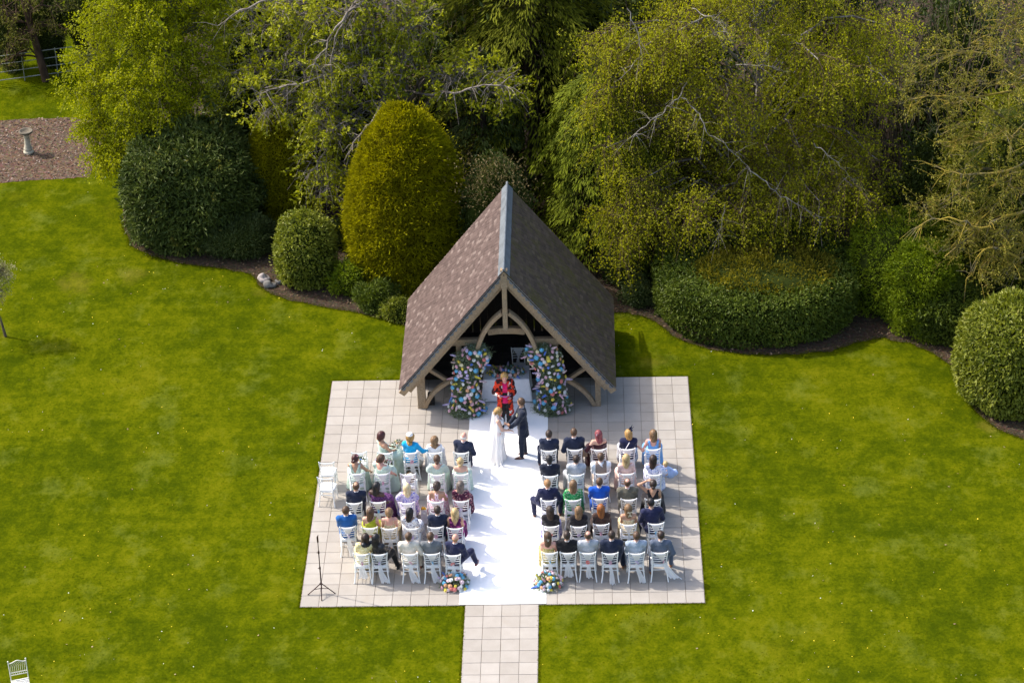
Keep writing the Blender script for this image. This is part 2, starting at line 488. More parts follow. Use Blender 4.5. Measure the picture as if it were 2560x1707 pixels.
def carpet():
    t = NT('white_carpet'); p = t.pos()
    n = t.noise(p, 1.4, 4); f = t.noise(p, 40.0, 2)
    t.col(t.ramp(n, [(0.3, (0.80, 0.80, 0.80)), (0.7, (0.86, 0.86, 0.86))]))
    t.set(Roughness=0.95, Specular_IOR_Level=0.05, Sheen_Weight=0.2)
    t.bump(t.math('ADD', n, t.math('MULTIPLY', f, 0.1)), 0.25, 0.02)
    g = Geo(); xs = np.linspace(-1.055, 1.075, 28); ys = np.linspace(0.012, 9.6, 110)
    X, Y = np.meshgrid(xs, ys)
    P = np.stack([X, Y, 0 * X], -1)
    Z = 0.010 + 0.010 * (vnoise(P * np.array([1.2, 2.6, 1]), 1.0)) ** 2
    edge = np.minimum(np.minimum(X - xs[0], xs[-1] - X), 0.2) / 0.2
    X = X + 0.012 * (vnoise(P, 1.3) - 0.5) + np.where(edge < 0.01, 0.010 * (vnoise(P, 3.0) - 0.5), 0)
    g.grid(np.stack([X, Y, Z], -1))
    x0, x1 = xs[0] - 0.0, xs[-1] + 0.0
    o = g.obj('aisle_carpet', t.m, smooth=True)
    tag(o, 'long white aisle carpet running up the middle of the paving to the table', 'carpet')
carpet()

# grass blades: short tufts that break up the lawn sheet
def blades(n, x0, x1, y0, y1, hmin, hmax, name):
    P = np.stack([rng.uniform(x0, x1, n), rng.uniform(y0, y1, n), np.full(n, -0.014)], -1)
    keep = ~((np.abs(P[:, 0]) < 4.97) & (P[:, 1] > -0.02) & (P[:, 1] < 10.37)) & ~((np.abs(P[:, 0]) < 0.92) & (P[:, 1] < 0.1)) \
        & ~inside(P, BEDPTS) & ~inside(P, CHIPPTS)
    P = P[keep]; n = len(P)
    h = rng.uniform(hmin, hmax, n) * (0.55 + 0.9 * vnoise(P, 0.9)); w = rng.uniform(0.010, 0.022, n)
    a = rng.uniform(0, 2 * PI, n); lean = rng.uniform(0.1, 0.9, n) * h; b = rng.uniform(0, 2 * PI, n)
    s = np.stack([np.cos(a), np.sin(a), 0 * a], -1) * w[:, None]
    tip = P + np.stack([np.cos(b) * lean, np.sin(b) * lean, h], -1)
    V = np.stack([P - s, P + s, tip], 1).reshape(-1, 3)
    g = Geo(); F = np.arange(3 * n).reshape(-1, 3)
    r = 0.55 * vnoise(P, 0.6) + 0.45 * rng.random(n)
    g.add(V, F, r)
    o = g.obj(name, leaf_mat('grass_blade', (0.046, 0.064, 0.0012), (0.100, 0.114, 0.0025), 0.45, 0.9, 0.0, 0.35))
    o['kind'] = 'stuff'; o['label'] = 'short mown green grass of the lawn around the paving'
    return o
blades(170000, -20, 19, -5, 38, 0.010, 0.024, 'grass')
# longer grass along the paving edges
def edge_tufts():
    g = Geo(); L = []
    for (x0, y0, x1, y1, k) in ((-4.98, 0, -4.98, 10.36, 1600), (4.98, 0, 4.98, 10.36, 1600), (-4.98, 10.39, 4.98, 10.39, 1500), (-4.98, -0.03, -0.93, -0.03, 700),
                                (0.93, -0.03, 4.98, -0.03, 700), (-0.93, -0.03, -0.93, -5.5, 900), (0.93, -0.03, 0.93, -5.5, 900)):
        t_ = rng.random(k)[:, None]
        L.append(np.array([x0, y0]) * (1 - t_) + np.array([x1, y1]) * t_ + rng.normal(size=(k, 2)) * 0.022)
    for a_, b_ in zip(BEDPTS[:-1], BEDPTS[1:]):
        m_ = (a_ + b_) / 2
        if -13 < m_[0] < 15 and 6 < m_[1] < 20 and not (-2.9 < m_[0] < 2.9):
            k = int(110 * np.hypot(*(b_ - a_)) / .25); t_ = rng.random(k)[:, None]; L.append(a_ * (1 - t_) + b_ * t_ + rng.normal(size=(k, 2)) * 0.055)
    P = np.concatenate(L); n = len(P); P = np.concatenate([P, np.full((n, 1), -0.014)], 1)
    keep = ~((np.abs(P[:, 0]) < 4.96) & (P[:, 1] > -0.01) & (P[:, 1] < 10.36)); P = P[keep]; n = len(P)
    h = rng.uniform(0.015, 0.045, n); w = 0.009; a = rng.uniform(0, 2 * PI, n); b = rng.uniform(0, 2 * PI, n)
    s = np.stack([np.cos(a), np.sin(a), 0 * a], -1) * w
    tip = P + np.stack([np.cos(b) * h * .6, np.sin(b) * h * .6, h], -1)
    g.add(np.stack([P - s, P + s, tip], 1).reshape(-1, 3), np.arange(3 * n).reshape(-1, 3), rng.random(n))
    o = g.obj('edge_grass', MATS['grass_blade']); o['kind'] = 'stuff'
edge_tufts()
# daisies, dandelions, fallen leaves and petals on the lawn
def scatter(name, n, reg, size, mat, label, clump=None):
    x0, x1, y0, y1 = reg
    P = np.stack([rng.uniform(x0, x1, n), rng.uniform(y0, y1, n), np.full(n, 0.006)], -1)
    keep = ~((np.abs(P[:, 0]) < 4.97) & (P[:, 1] > -0.02) & (P[:, 1] < 10.37)) & ~((np.abs(P[:, 0]) < 0.92) & (P[:, 1] < 0.1)) & ~inside(P, BEDPTS)
    if clump is not None: keep &= vnoise(P, clump[0]) > clump[1]
    P = P[keep]; n = len(P); a = rng.uniform(0, 2 * PI, n)
    s = rng.uniform(*size, n)[:, None]
    d = np.stack([np.cos(a), np.sin(a), rng.normal(size=n) * .3], -1) * s; e = np.stack([-np.sin(a), np.cos(a), rng.normal(size=n) * .3], -1) * s * 0.7
    V = np.stack([P - d, P - e, P + d, P + e], 1).reshape(-1, 3)
    g = Geo(); g.add(V, np.arange(4 * n).reshape(-1, 4), rng.random(n))
    o = g.obj(name, mat); o['kind'] = 'stuff'; o['label'] = label
scatter('daisies', 1000, (-20, 19, -5, 34), (0.008, 0.017), plain('daisy_white', (0.74, 0.74, 0.70), 0.7), 'tiny white daisies scattered through the lawn', (0.35, 0.5))
scatter('dandelions', 800, (-20, 19, -5, 30), (0.012, 0.022), plain('dandelion_yellow', (0.70, 0.52, 0.02), 0.7), 'tiny yellow dandelions scattered through the lawn', (0.3, 0.52))
scatter('fallen_leaves', 380, (-20, 19, -5, 36), (0.015, 0.036), plain('dead_leaf', (0.24, 0.17, 0.085), 0.9, 0.5), 'dry fallen leaves lying on the grass')
def litter(name, poly, reg, n, size, mat, label):
    x0, x1, y0, y1 = reg
    P = np.stack([rng.uniform(x0, x1, n), rng.uniform(y0, y1, n), rng.uniform(-0.015, 0.02, n)], -1)
    P = P[inside(P, poly)]; n = len(P); a = rng.uniform(0, 2 * PI, n); s = rng.uniform(*size, n)[:, None]
    d = np.stack([np.cos(a), np.sin(a), rng.normal(size=n) * .35], -1) * s; e = np.stack([-np.sin(a), np.cos(a), rng.normal(size=n) * .35], -1) * s * 0.55
    g = Geo(); g.add(np.stack([P - d, P - e, P + d, P + e], 1).reshape(-1, 3), np.arange(4 * n).reshape(-1, 4), rng.random(n))
    o = g.obj(name, mat); o['kind'] = 'stuff'; o['label'] = label
def var_mat(name, stops, rough=0.9):
    t = NT(name); t.col(t.ramp(t.rnd(), stops)); t.set(Roughness=rough, Specular_IOR_Level=0.15); return t.m
litter('leaf_litter', BEDPTS, (-13, 19, 6, 24), 26000, (0.02, 0.055), var_mat('litter_leaf', [(0, (0.025, 0.016, 0.009)), (0.5, (0.070, 0.046, 0.026)), (0.85, (0.14, 0.092, 0.055)), (1, (0.22, 0.16, 0.10))]),
       'brown leaf litter under the shrubs')
litter('wood_chips', CHIPPTS, (-20, -12, 21, 29), 9000, (0.02, 0.06), var_mat('chip_bits', [(0, (0.045, 0.030, 0.020)), (0.5, (0.115, 0.078, 0.056)), (0.85, (0.20, 0.145, 0.108)), (1, (0.30, 0.235, 0.19))]),
       'brown wood chips around the bird bath')

# ------------------------------------------------------------------ open timber shelter
OAK = timber('weathered_oak', (0.17, 0.122, 0.076), (0.34, 0.258, 0.168))
DARKWOOD = timber('dark_stained_boards', (0.022, 0.016, 0.013), (0.045, 0.034, 0.027))
def tile_mat(name, stops, moss=None):
    t = NT(name); r = t.rnd(); p = t.pos()
    c = t.ramp(r, stops)
    n = t.noise(p, 3.0, 5, 0.7); f = t.noise(p, 40, 3, 0.7)
    c = t.mix(0.5, c, t.ramp(n, [(0.3, (0.72, 0.70, 0.69)), (0.7, (1, 1, 1))]), 'MULTIPLY')
    c = t.mix(0.4, c, t.ramp(f, [(0.35, (0.7, 0.7, 0.7)), (0.6, (1, 1, 1))]), 'MULTIPLY')
    if moss is not None:
        mp = t.n('Mapping'); mp.inputs['Scale'].default_value = (1, 2.2, 1); t.l(p, mp.inputs['Vector'])
        m = t.noise(mp.outputs[0], 1.5, 6, 0.7)
        c = t.mix(t.ramp(m, [(0.46, (0, 0, 0)), (0.66, (0.8, 0.8, 0.8))]), c, moss)
    t.col(c); t.set(Roughness=0.85, Specular_IOR_Level=0.25)
    t.bump(f, 0.35, 0.006)
    return t.m
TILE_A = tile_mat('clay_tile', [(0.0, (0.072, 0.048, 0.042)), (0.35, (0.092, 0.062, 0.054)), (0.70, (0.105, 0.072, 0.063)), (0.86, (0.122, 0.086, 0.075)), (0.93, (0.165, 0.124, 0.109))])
TILE_B = tile_mat('mossy_shaded_clay_tile', [(0.0, (0.058, 0.042, 0.030)), (0.5, (0.078, 0.056, 0.041)), (0.9, (0.095, 0.069, 0.050)), (1.0, (0.125, 0.095, 0.064))], (0.066, 0.058, 0.010))  # moss over darkened base tones; the right slope's shade is put into them
LEAD = plain('lead_flashing', (0.115, 0.130, 0.145), 0.55, 0.25, 3.0, 0.1, 0.4, 0.1)

shelter = empty('timber_shelter', (0, 8.87, 0), 0, 'open oak framed shelter with a steep clay tiled roof behind the bride and groom', 'shelter')
def sobj(geo, name, mat, smooth=False):
    o = geo.obj(name, mat, None, smooth); o.parent = shelter; o.matrix_parent_inverse = Matrix.Translation((0, -8.87, 0)); return o
RZ, EX, EZ, RY0, RY1 = 4.585, 2.885, 0.965, 8.30, 13.15
SL = math.hypot(EX, RZ - EZ)
NC, TW, NSC = 40, 0.1673, 27
GA = SL / NC
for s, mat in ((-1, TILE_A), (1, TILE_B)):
    U = np.array([-s * EX, 0, RZ - EZ]) / SL; W = np.array([0, 1.0, 0]); N = np.array([s * (RZ - EZ), 0, EX]) / SL
    E0 = np.array([s * EX, 0, EZ])
    # roof boards under the tiles
    g = Geo()
    for y0 in np.arange(RY0 + 0.03, RY1 - 0.05, 0.2):
        a = E0 + W * (y0 + 0.1) - N * 0.035 + U * 0.02
        g.prism(a, a + U * (SL - 0.06), 0.194, 0.03, N, 0.003, rng.random())
    sobj(g, 'roof_boarding', DARKWOOD)
    tile_me = []
    for k in range(12):
        g = Geo(); th = 0.013; L = GA * 1.6; w = TW - 0.005; bow = 0.003
        x = np.array([-w / 2, -w / 6, w / 6, w / 2]); zb = bow * (1 - (2 * x / w) ** 2)
        lo = np.stack([x, 0 * x, zb], -1); hi = np.stack([x, 0 * x + L, zb - 0.0], -1)
        v = np.concatenate([lo + (0, 0, th), hi + (0, 0, th), lo, hi])
        f = [(i, i + 1, 4 + i + 1, 4 + i) for i in range(3)] + [(8 + i + 1, 8 + i, i, i + 1) for i in range(3)]
        f = [(a, b, c, d) for a, b, c, d in f] + [(0, 4, 12, 8), (3, 11, 15, 7)]
        g.add(v, f, rnd=(k + 0.5) / 12); tile_me.append(g)
    meshes = [tg.mesh('roof_tile', False, [mat]) for tg in tile_me]
    rest = Geo(); cand = []
    for c in range(NC):
        off = 0 if c % 2 == 0 else TW / 2
        y = RY0 - off
        while y < RY1 - 0.01:
            a, b = max(y, RY0), min(y + TW, RY1)
            if b - a > 0.04: cand.append((a, b, c))
            y += TW
    cand.sort(key=lambda q: q[0])
    tilt = math.atan2(0.016, GA * 1.15)
    U2 = U * math.cos(tilt) - N * math.sin(tilt); N2 = N * math.cos(tilt) + U * math.sin(tilt)
    for i, (a, b, c) in enumerate(cand):
        sx = (b - a) / TW
        yy = (a + b) / 2
        wob = vnoise(np.array([yy * 2, c * 0.3, s * 3.0]), 0.8) - 0.5
        p = E0 + U * (c * GA - 0.03) + W * yy + N * (0.010 + 0.018 + 0.012 * wob + rng.normal() * 0.0016)
        q = rng.random(); k = int(q ** 1.35 * 11) if rng.random() > 0.06 else 11
        if s > 0: k = int(rng.random() * 11.99)
        yaw = rng.normal() * 0.012
        W2 = W * math.cos(yaw) + U2 * math.sin(yaw); U3 = U2 * math.cos(yaw) - W * math.sin(yaw)
        M = np.stack([W2 * sx * s, U3, N2], 1) if s < 0 else np.stack([W2 * sx * s, U3, N2], 1)
        if i < 150:
            o = bpy.data.objects.new('roof_tile', meshes[k]); C.objects.link(o); o.parent = shelter
            o.matrix_parent_inverse = Matrix.Translation((0, -8.87, 0))
            m4 = Matrix.Identity(4)
            for r_ in range(3):
                for c_ in range(3): m4[r_][c_] = float(M[r_, c_])
                m4[r_][3] = float(p[r_])
            o.matrix_basis = m4
        else:
            tg = tile_me[k]
            rest.add(np.concatenate(tg.v) @ M.T + p, np.concatenate(tg.f), rnd=(k + 0.5) / 12)
    if s < 0: REST_A = rest
    else: REST_B = rest
# tiles beyond the limit: one part with both slopes
m_ = Geo(); m_.v, m_.f, m_.a, m_.n = REST_A.v, REST_A.f, REST_A.a, REST_A.n; m_.m = [np.zeros(len(f), np.int32) for f in m_.f]
for v, f, a in zip(REST_B.v, REST_B.f, REST_B.a):
    m_.add(v, f - f.min(), a, 1)
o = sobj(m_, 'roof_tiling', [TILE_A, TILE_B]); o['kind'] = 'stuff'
# lead ridge
g = Geo()
for s in (-1, 1):
    U = np.array([-s * EX, 0, RZ - EZ]) / SL; N = np.array([s * (RZ - EZ), 0, EX]) / SL
    top = np.array([0, 0, RZ + 0.065])
    ys = np.linspace(RY0 - 0.02, RY1 + 0.02, 30)
    a = np.stack([top + np.array([0, y, 0]) for y in ys]); b = a - U * (0.235) + N * 0.012
    b = b + (rng.random((30, 1)) - .5) * 0.010 * U
    c = b - N * 0.022
    g.grid(np.stack([a, (a + b) / 2 + N * 0.004, b, c], 1))
g.tube([(0, RY0 - 0.03, RZ + 0.085), (0, RY1 + 0.03, RZ + 0.085)], 0.034, 10)
sobj(g, 'ridge_flashing', LEAD, False)
# gable boards, rafters, truss
def two(fn, name, mat=OAK):
    for s in (-1, 1):
        g = Geo(); fn(g, s); sobj(g, name, mat)
def along(s, d, zoff, y):
    """point on the roof line, d metres down from the ridge and zoff below the deck"""
    U = np.array([s * EX, 0, -(RZ - EZ)]) / SL; N = np.array([s * (RZ - EZ), 0, EX]) / SL
    return np.array([0, y, RZ]) + U * d - N * zoff
two(lambda g, s: g.prism(along(s, 0.03, 0.115, 8.365), along(s, SL + 0.12, 0.115, 8.365), 0.045, 0.19, (s * .78, 0, .62), 0.006), 'barge_board')
def undercloak(g, s):
    n = 7; up_, lo_ = [], []
    for c in range(NSC):
        for i in range(n):
            d = 0.12 + (SL - 0.10) * (c + i / n) / NSC; q = math.sin(PI * i / n)
            up_.append(along(s, d, 0.0, 8.335)); lo_.append(along(s, d, 0.052 + 0.060 * q + 0.006 * rng.normal(), 8.332))
    A, B = np.array(up_), np.array(lo_); g.grid(np.stack([A, B, B + (0, .012, 0), A + (0, .012, 0)], 1))
two(undercloak, 'verge_undercloak', LEAD)
two(lambda g, s: g.prism(along(s, 0.12, 0.25, 8.52), along(s, SL - 0.02, 0.25, 8.52), 0.12, 0.15, (s * .78, 0, .62), 0.014), 'fly_rafter')
for y in (8.87, 12.7):
    two(lambda g, s: g.prism(along(s, 0.10, 0.33, y), along(s, SL - 0.25, 0.33, y), 0.19, 0.20, (s * .78, 0, .62), 0.016), 'principal_rafter')
for y in (9.9, 10.9, 11.9):
    two(lambda g, s: g.prism(along(s, 0.05, 0.12, y), along(s, SL - 0.05, 0.12, y), 0.09, 0.12, (s * .78, 0, .62), 0.01), 'common_rafter')
def king(g):
    g.prism((0, 8.40, 2.80), (0, 8.40, 4.10), 0.130, 0.14, (0, 1, 0), 0.012)
    g.sweep([(0, 8.40, 4.08), (0, 8.40, 4.20), (0, 8.40, 4.62)], 0.185, 0.15, (0, 1, 0), 0.012)
g = Geo(); king(g); sobj(g, 'king_post', OAK)
g = Geo(); g.ell((0, 8.322, 4.48), (0.018, 0.008, 0.018), 8, 4); sobj(g, 'oak_peg', DARKWOOD)
PX = {-1: -2.375, 1: 2.445}
def post(g, s):
    w = 0.225 if s < 0 else 0.155
    g.prism((PX[s], 8.95, 0.0), (PX[s], 8.95, 1.18), w, 0.17, (0, 1, 0), 0.014)
two(post, 'corner_post')
two(lambda g, s: g.prism((s * 1.30, 8.95, 0), (s * 1.30, 8.95, 2.02), 0.15, 0.15, (0, 1, 0), 0.014), 'inner_post')
two(lambda g, s: g.prism((s * 0.70, 8.90, 2.11), (s * 1.86, 8.90, 2.11), 0.15, 0.19, (0, 0, 1), 0.014), 'hammer_beam')
def arch(g, s):
    t = np.linspace(0, 1, 12)[:, None]
    a, b, c = np.array([s * 0.80, 8.60, 1.98]), np.array([s * 0.62, 8.58, 2.80]), np.array([s * 0.07, 8.50, 3.26])
    P = a * (1 - t) ** 2 + 2 * b * t * (1 - t) + c * t ** 2
    g.sweep(P, 0.11, 0.19, (0, 1, 0.001), 0.012)
two(arch, 'arched_brace')
g = Geo(); g.sweep([(-0.50, 8.88, 2.44), (-0.2, 8.88, 2.475), (0.2, 8.88, 2.475), (0.50, 8.88, 2.44)], 0.15, 0.19, (0, 0, 1), 0.014); sobj(g, 'collar_beam', OAK)
def cbrace(g, s):
    t = np.linspace(0, 1, 10)[:, None]
    a, b, c = np.array([PX[s] - s * 0.10, 8.90, 0.04]), np.array([s * 2.12, 8.90, 0.62]), np.array([s * 1.36, 8.92, 0.98])
    g.sweep(a * (1 - t) ** 2 + 2 * b * t * (1 - t) + c * t ** 2, 0.11, 0.15, (0, 1, 0.001), 0.012)
two(cbrace, 'curved_brace')
two(lambda g, s: g.prism((s * 2.14, 9.02, 1.18), (s * 1.36, 9.02, 0.60), 0.10, 0.14, (0, 1, 0), 0.012), 'straight_brace')
for y in (10.8, 12.75):
    two(lambda g, s: g.prism((s * 2.42, y, 0), (s * 2.42, y, 1.10), 0.16, 0.16, (0, 1, 0), 0.014), 'side_post')
two(lambda g, s: g.prism((s * 2.44, 8.70, 1.12), (s * 2.44, 12.95, 1.12), 0.15, 0.16, (0, 0, 1), 0.014), 'eaves_plate')
two(lambda g, s: g.prism((s * 2.44, 9.06, 0.36), (s * 2.44, 12.66, 0.36), 0.09, 0.13, (0, 0, 1), 0.012), 'side_rail')
g = Geo()
for k, x in enumerate(np.arange(-2.42, 2.42, 0.22)):
    xc = x + 0.11; top = RZ - 0.28 - abs(xc) * (RZ - EZ) / EX
    g.box((x + 0.003, 12.86, -0.03), (x + 0.217, 12.885 + 0.004 * (k % 2), max(top, 0.9)), rng.random())
sobj(g, 'back_wall', DARKWOOD)
for s in (-1, 1):
    g = Geo()
    for k, y in enumerate(np.arange(9.9, 12.85, 0.21)):
        g.box((s * 2.52 - 0.012, y + 0.002, 0.03), (s * 2.52 + 0.012 + 0.003 * (k % 2), y + 0.208, 1.0), rng.random())
    sobj(g, 'side_wall', DARKWOOD)
# shelter floor: flags continue under the roof beyond the terrace edge
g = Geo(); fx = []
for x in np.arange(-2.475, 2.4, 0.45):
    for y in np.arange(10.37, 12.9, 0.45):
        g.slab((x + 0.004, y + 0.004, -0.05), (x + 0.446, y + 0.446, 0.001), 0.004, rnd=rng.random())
sobj(g, 'floor_flags', plain('shade_darkened_flag', (0.060, 0.050, 0.043), .9, .3, 3.0, .2))  # dark colour carries the gloom under the roof, painted into the flags

# registrar's table
WHITECLOTH = cloth('white_linen', (0.74, 0.75, 0.78), 0.04, 0.8)
tb = empty('ceremony_table', (-0.05, 9.48, 0), 0, 'folding table under the white cloth inside the shelter, behind the celebrant', 'table')
g = Geo(); g.slab((-0.61, -0.345, 0.72), (0.61, 0.345, 0.745), 0.004); g.obj('table_top', plain('table_board', (0.42, 0.40, 0.37)), tb)
for x in (-0.55, 0.55):
    for y in (-0.3, 0.3):
        g = Geo(); g.tube([(x, y, 0), (x, y, 0.72)], 0.014, 8); g.obj('leg', plain('grey_metal', (0.16, 0.16, 0.17), 0.4, metal=0.8), tb)
def drape(hx, hy, zt, zb, amp=0.03, n=30, m=9):
    per = []
    for a, b in (((-hx, -hy), (hx, -hy)), ((hx, -hy), (hx, hy)), ((hx, hy), (-hx, hy)), ((-hx, hy), (-hx, -hy))):
        for i in range(n): t = i / n; per.append((a[0] + (b[0] - a[0]) * t, a[1] + (b[1] - a[1]) * t))
    per = np.array(per + per[:1]); L = np.arange(len(per)) / n
    nn = per / np.linalg.norm(per, axis=1)[:, None]
    rows = []
    rows.append(np.concatenate([per * 0.0, np.full((len(per), 1), zt + 0.001)], 1))
    rows.append(np.concatenate([per * 0.97, np.full((len(per), 1), zt + 0.002)], 1))
    for k in range(m):
        t = k / (m - 1)
        fold = np.sin(L * 9.4 + 0.8 * np.sin(L * 5)) * 0.6 + np.sin(L * 19 + 2) * 0.4
        off = 0.012 + amp * t * (1.3 + fold)
        corner = 0.05 * t * np.exp(-((np.round(L) - L) / 0.10) ** 2)
        q = per + nn * (off + corner)[:, None]
        z = zt - (zt - zb) * t + (0.012 * np.sin(L * 7.3) * t)
        rows.append(np.stack([q[:, 0], q[:, 1], z], -1))
    return np.stack(rows)
g = Geo(); g.grid(drape(0.615, 0.35, 0.75, 0.055)[:, ::-1])
o = g.obj('tablecloth', WHITECLOTH, None, True); o.location = (-0.05, 9.48, 0)
tag(o, 'white cloth draped over the table to the floor, behind the celebrant', 'tablecloth')

# ------------------------------------------------------------------ chairs
PAINT = plain('white_chair_paint', (0.78, 0.78, 0.76), 0.4, 0.03, 6.0, 0.0, 0.5)
PAD = plain('white_seat_pad', (0.80, 0.79, 0.77), 0.8, 0.03)
def sash_mat():
    t = NT('white_chiffon'); t.col((0.88, 0.88, 0.89)); t.set(Roughness=0.8, Specular_IOR_Level=0.1)
    tr = t.n('BsdfTranslucent'); tr.inputs['Color'].default_value = (0.9, 0.9, 0.9, 1)
    m1 = t.n('MixShader'); m1.inputs[0].default_value = 0.35; t.l(t.b.outputs[0], m1.inputs[1]); t.l(tr.outputs[0], m1.inputs[2])
    tp = t.n('BsdfTransparent'); m2 = t.n('MixShader'); m2.inputs[0].default_value = 0.16
    t.l(m1.outputs[0], m2.inputs[1]); t.l(tp.outputs[0], m2.inputs[2]); t.l(m2.outputs[0], t.out.inputs['Surface'])
    return t.m
CHIFFON = sash_mat()
def gm(fn, name, mats, smooth=False):
    g = Geo(); fn(g); return g.mesh(name, smooth, mats if isinstance(mats, list) else [mats])
def bez(P, n):
    P = np.asarray(P, float); m = len(P)
    t = np.linspace(0, m - 1, n); i = np.clip(t.astype(int), 0, m - 2); f = (t - i)[:, None]
    p0 = P[np.clip(i - 1, 0, m - 1)]; p1 = P[i]; p2 = P[i + 1]; p3 = P[np.clip(i + 2, 0, m - 1)]
    return 0.5 * ((2 * p1) + (-p0 + p2) * f + (2 * p0 - 5 * p1 + 4 * p2 - p3) * f ** 2 + (-p0 + 3 * p1 - 3 * p2 + p3) * f ** 3)
CH = []
for s in (-1, 1):
    P = bez([(s * .215, -.265, 0), (s * .185, -.215, .22), (s * .170, -.190, .45), (s * .176, -.212, .68), (s * .196, -.250, .905)], 12)
    CH.append(('back_post', gm(lambda g: (g.tube(P, np.linspace(.016, .0145, 12), 8), g.ell(P[-1] + (0, 0, .008), (.017, .017, .014), 8, 5)), 'back_post', PAINT, True)))
for s in (-1, 1):
    P = bez([(s * .200, .205, 0), (s * .192, .190, .22), (s * .188, .180, .44)], 6)
    CH.append(('front_leg', gm(lambda g: g.tube(P, .0155, 8), 'front_leg', PAINT, True)))
def seatpad(g):
    a = np.linspace(0, 2 * PI, 25)[:-1]
    sx = np.sign(np.cos(a)) * np.abs(np.cos(a)) ** .5 * .200; sy = np.sign(np.sin(a)) * np.abs(np.sin(a)) ** .5 * .195
    rows = [np.stack([sx * k, sy * k, 0 * a + z], -1) for k, z in ((0, .442), (1.0, .442), (1.03, .455), (1.0, .472), (.85, .485), (.4, .49), (0, .49))]
    V = np.stack(rows); V = np.concatenate([V, V[:, :1]], 1); g.grid(V[:, ::-1])
CH.append(('seat', gm(seatpad, 'seat', PAD, True)))
def sframe(g):
    for a, b in (((-.19, .19), (.19, .19)), ((-.175, -.195), (.175, -.195)), ((-.185, -.19), (-.192, .19)), ((.185, -.19), (.192, .19))):
        g.tube([(a[0], a[1], .428), (b[0], b[1], .428)], .014, 6)
CH.append(('seat_frame', gm(sframe, 'seat_frame', PAINT, True)))
def rail(z, w, y, r, dip, g):
    t = np.linspace(-1, 1, 11); P = np.stack([t * w, y - .022 * (1 - t ** 2), z - dip * (1 - t ** 2)], -1); g.tube(P, r, 7, True, None, 0, 1.0)
CH.append(('top_rail', gm(lambda g: (rail(.893, .194, -.247, .0150, .018, g)), 'top_rail', PAINT, True)))
for z, w, y in ((.755, .183, -.222), (.683, .178, -.212), (.610, .174, -.203)):
    CH.append(('back_rail', gm(lambda g: rail(z, w, y, .0095, .006, g), 'back_rail', PAINT, True)))
def spindles(g):
    for x in np.linspace(-.145, .145, 6):
        q = 1 - (x / .19) ** 2
        g.tube([(x * .95, -.222 - .022 * q, .75), (x * 1.03, -.247 - .022 * q, .885 - .016 * q)], .0075, 5)
CH.append(('spindles', gm(spindles, 'spindles', PAINT, True)))
def stretch(g):
    g.tube([(-.18, -.205, .335), (.18, -.205, .335)], .010, 6)
    for s in (-1, 1):
        for z in (.20, .30):
            g.tube([(s * .19, -.215, z), (s * .193, .19, z)], .009, 6)
    g.tube([(-.19, .187, .25), (.19, .187, .25)], .009, 6)
CH.append(('stretcher', gm(stretch, 'stretcher', PAINT, True)))
SASH = []
for k in range(7):
    r_ = np.random.default_rng(40 + k)
    dxk = [0.05, 0.02, 0.10, 0.0, 0.16, 0.07, 0.30][k]; dyk = [-.03, -.10, -.05, 0.0, -.06, -.12, -.08][k]; wk = [.085, .075, .10, .13, .08, .07, .15][k]
    kx = 0.0 if k < 6 else 0.11
    def sashf(g):
        # wrapped over the rail and gathered to the knot
        U = np.linspace(-1, 1, 15)
        rows = []
        for z, w, y in ((.80, .115, -.228), (.903, .128, -.246), (.915, .13, -.262), (.895, .128, -.290), (.82, .098, -.278), (.74, .070, -.262), (.66, .040, -.248), (.612, .020, -.243)):
            f = (z - .6) / .3
            rows.append(np.stack([U * w + kx * (1 - f) * .8, y - .022 * (1 - (U * w / .19) ** 2) * f + .007 * np.sin(U * 17 + k), 0 * U + z - .016 * (1 - (U * w / .19) ** 2) * (f > .8)], -1))
        g.grid(np.stack(rows)[:, ::-1])
        rows = []
        for t in np.linspace(0, 1, 12):
            w = .018 + (wk - .018) * t ** .8
            cx = kx + dxk * t ** 1.6 + .012 * math.sin(t * 6 + k); cy = -.246 - .012 * math.sin(t * 3) + dyk * t ** 1.5; z = .612 - (.59 if k in (4, 5) else .47 + .05 * (k % 3)) * t
            rows.append(np.stack([cx + U * w, cy + .018 * t * np.sin(U * 11 + k + 2 * t), 0 * U + z + .02 * t * np.sin(U * 5 + k)], -1))
        g.grid(np.stack(rows)[:, ::-1])
        g.ell((kx, -.250, .612), (.026, .02, .026), 8, 5)
    SASH.append(gm(sashf, 'sash', CHIFFON, True))
def rosette(g, r, n=3):
    for ring in range(n):
        m = 5 + ring * 2; rr = r * (ring + .6) / n; el = .9 - .75 * ring / n
        for i in range(m):
            a = 2 * PI * (i + .5 * ring) / m; d = np.array([math.cos(a), math.sin(a), 0]); up = np.array([0, 0, 1.0])
            c = d * rr * .35; tip = d * rr + up * r * el * .55; sd = np.cross(up, d) * rr * .75 * 6 / m
            g.add([c, c * .6 + tip * .5 + sd, tip * 1.05, c * .6 + tip * .5 - sd], [(0, 1, 2, 3)], rnd=random.random())
def petal_mat(name, c):
    if name in MATS: return MATS[name]
    t = NT(name); a = tuple(x * .78 for x in c); b = tuple(min(.9, x * 1.12 + .02) for x in c)
    t.col(t.ramp(t.rnd(), [(0, a), (1, b)])); t.set(Roughness=.7, Specular_IOR_Level=.2)
    tr = t.n('BsdfTranslucent'); tr.inputs['Color'].default_value = (*b, 1); m1 = t.n('MixShader'); m1.inputs[0].default_value = .25
    t.l(t.b.outputs[0], m1.inputs[1]); t.l(tr.outputs[0], m1.inputs[2]); t.l(m1.outputs[0], t.out.inputs['Surface']); return t.m
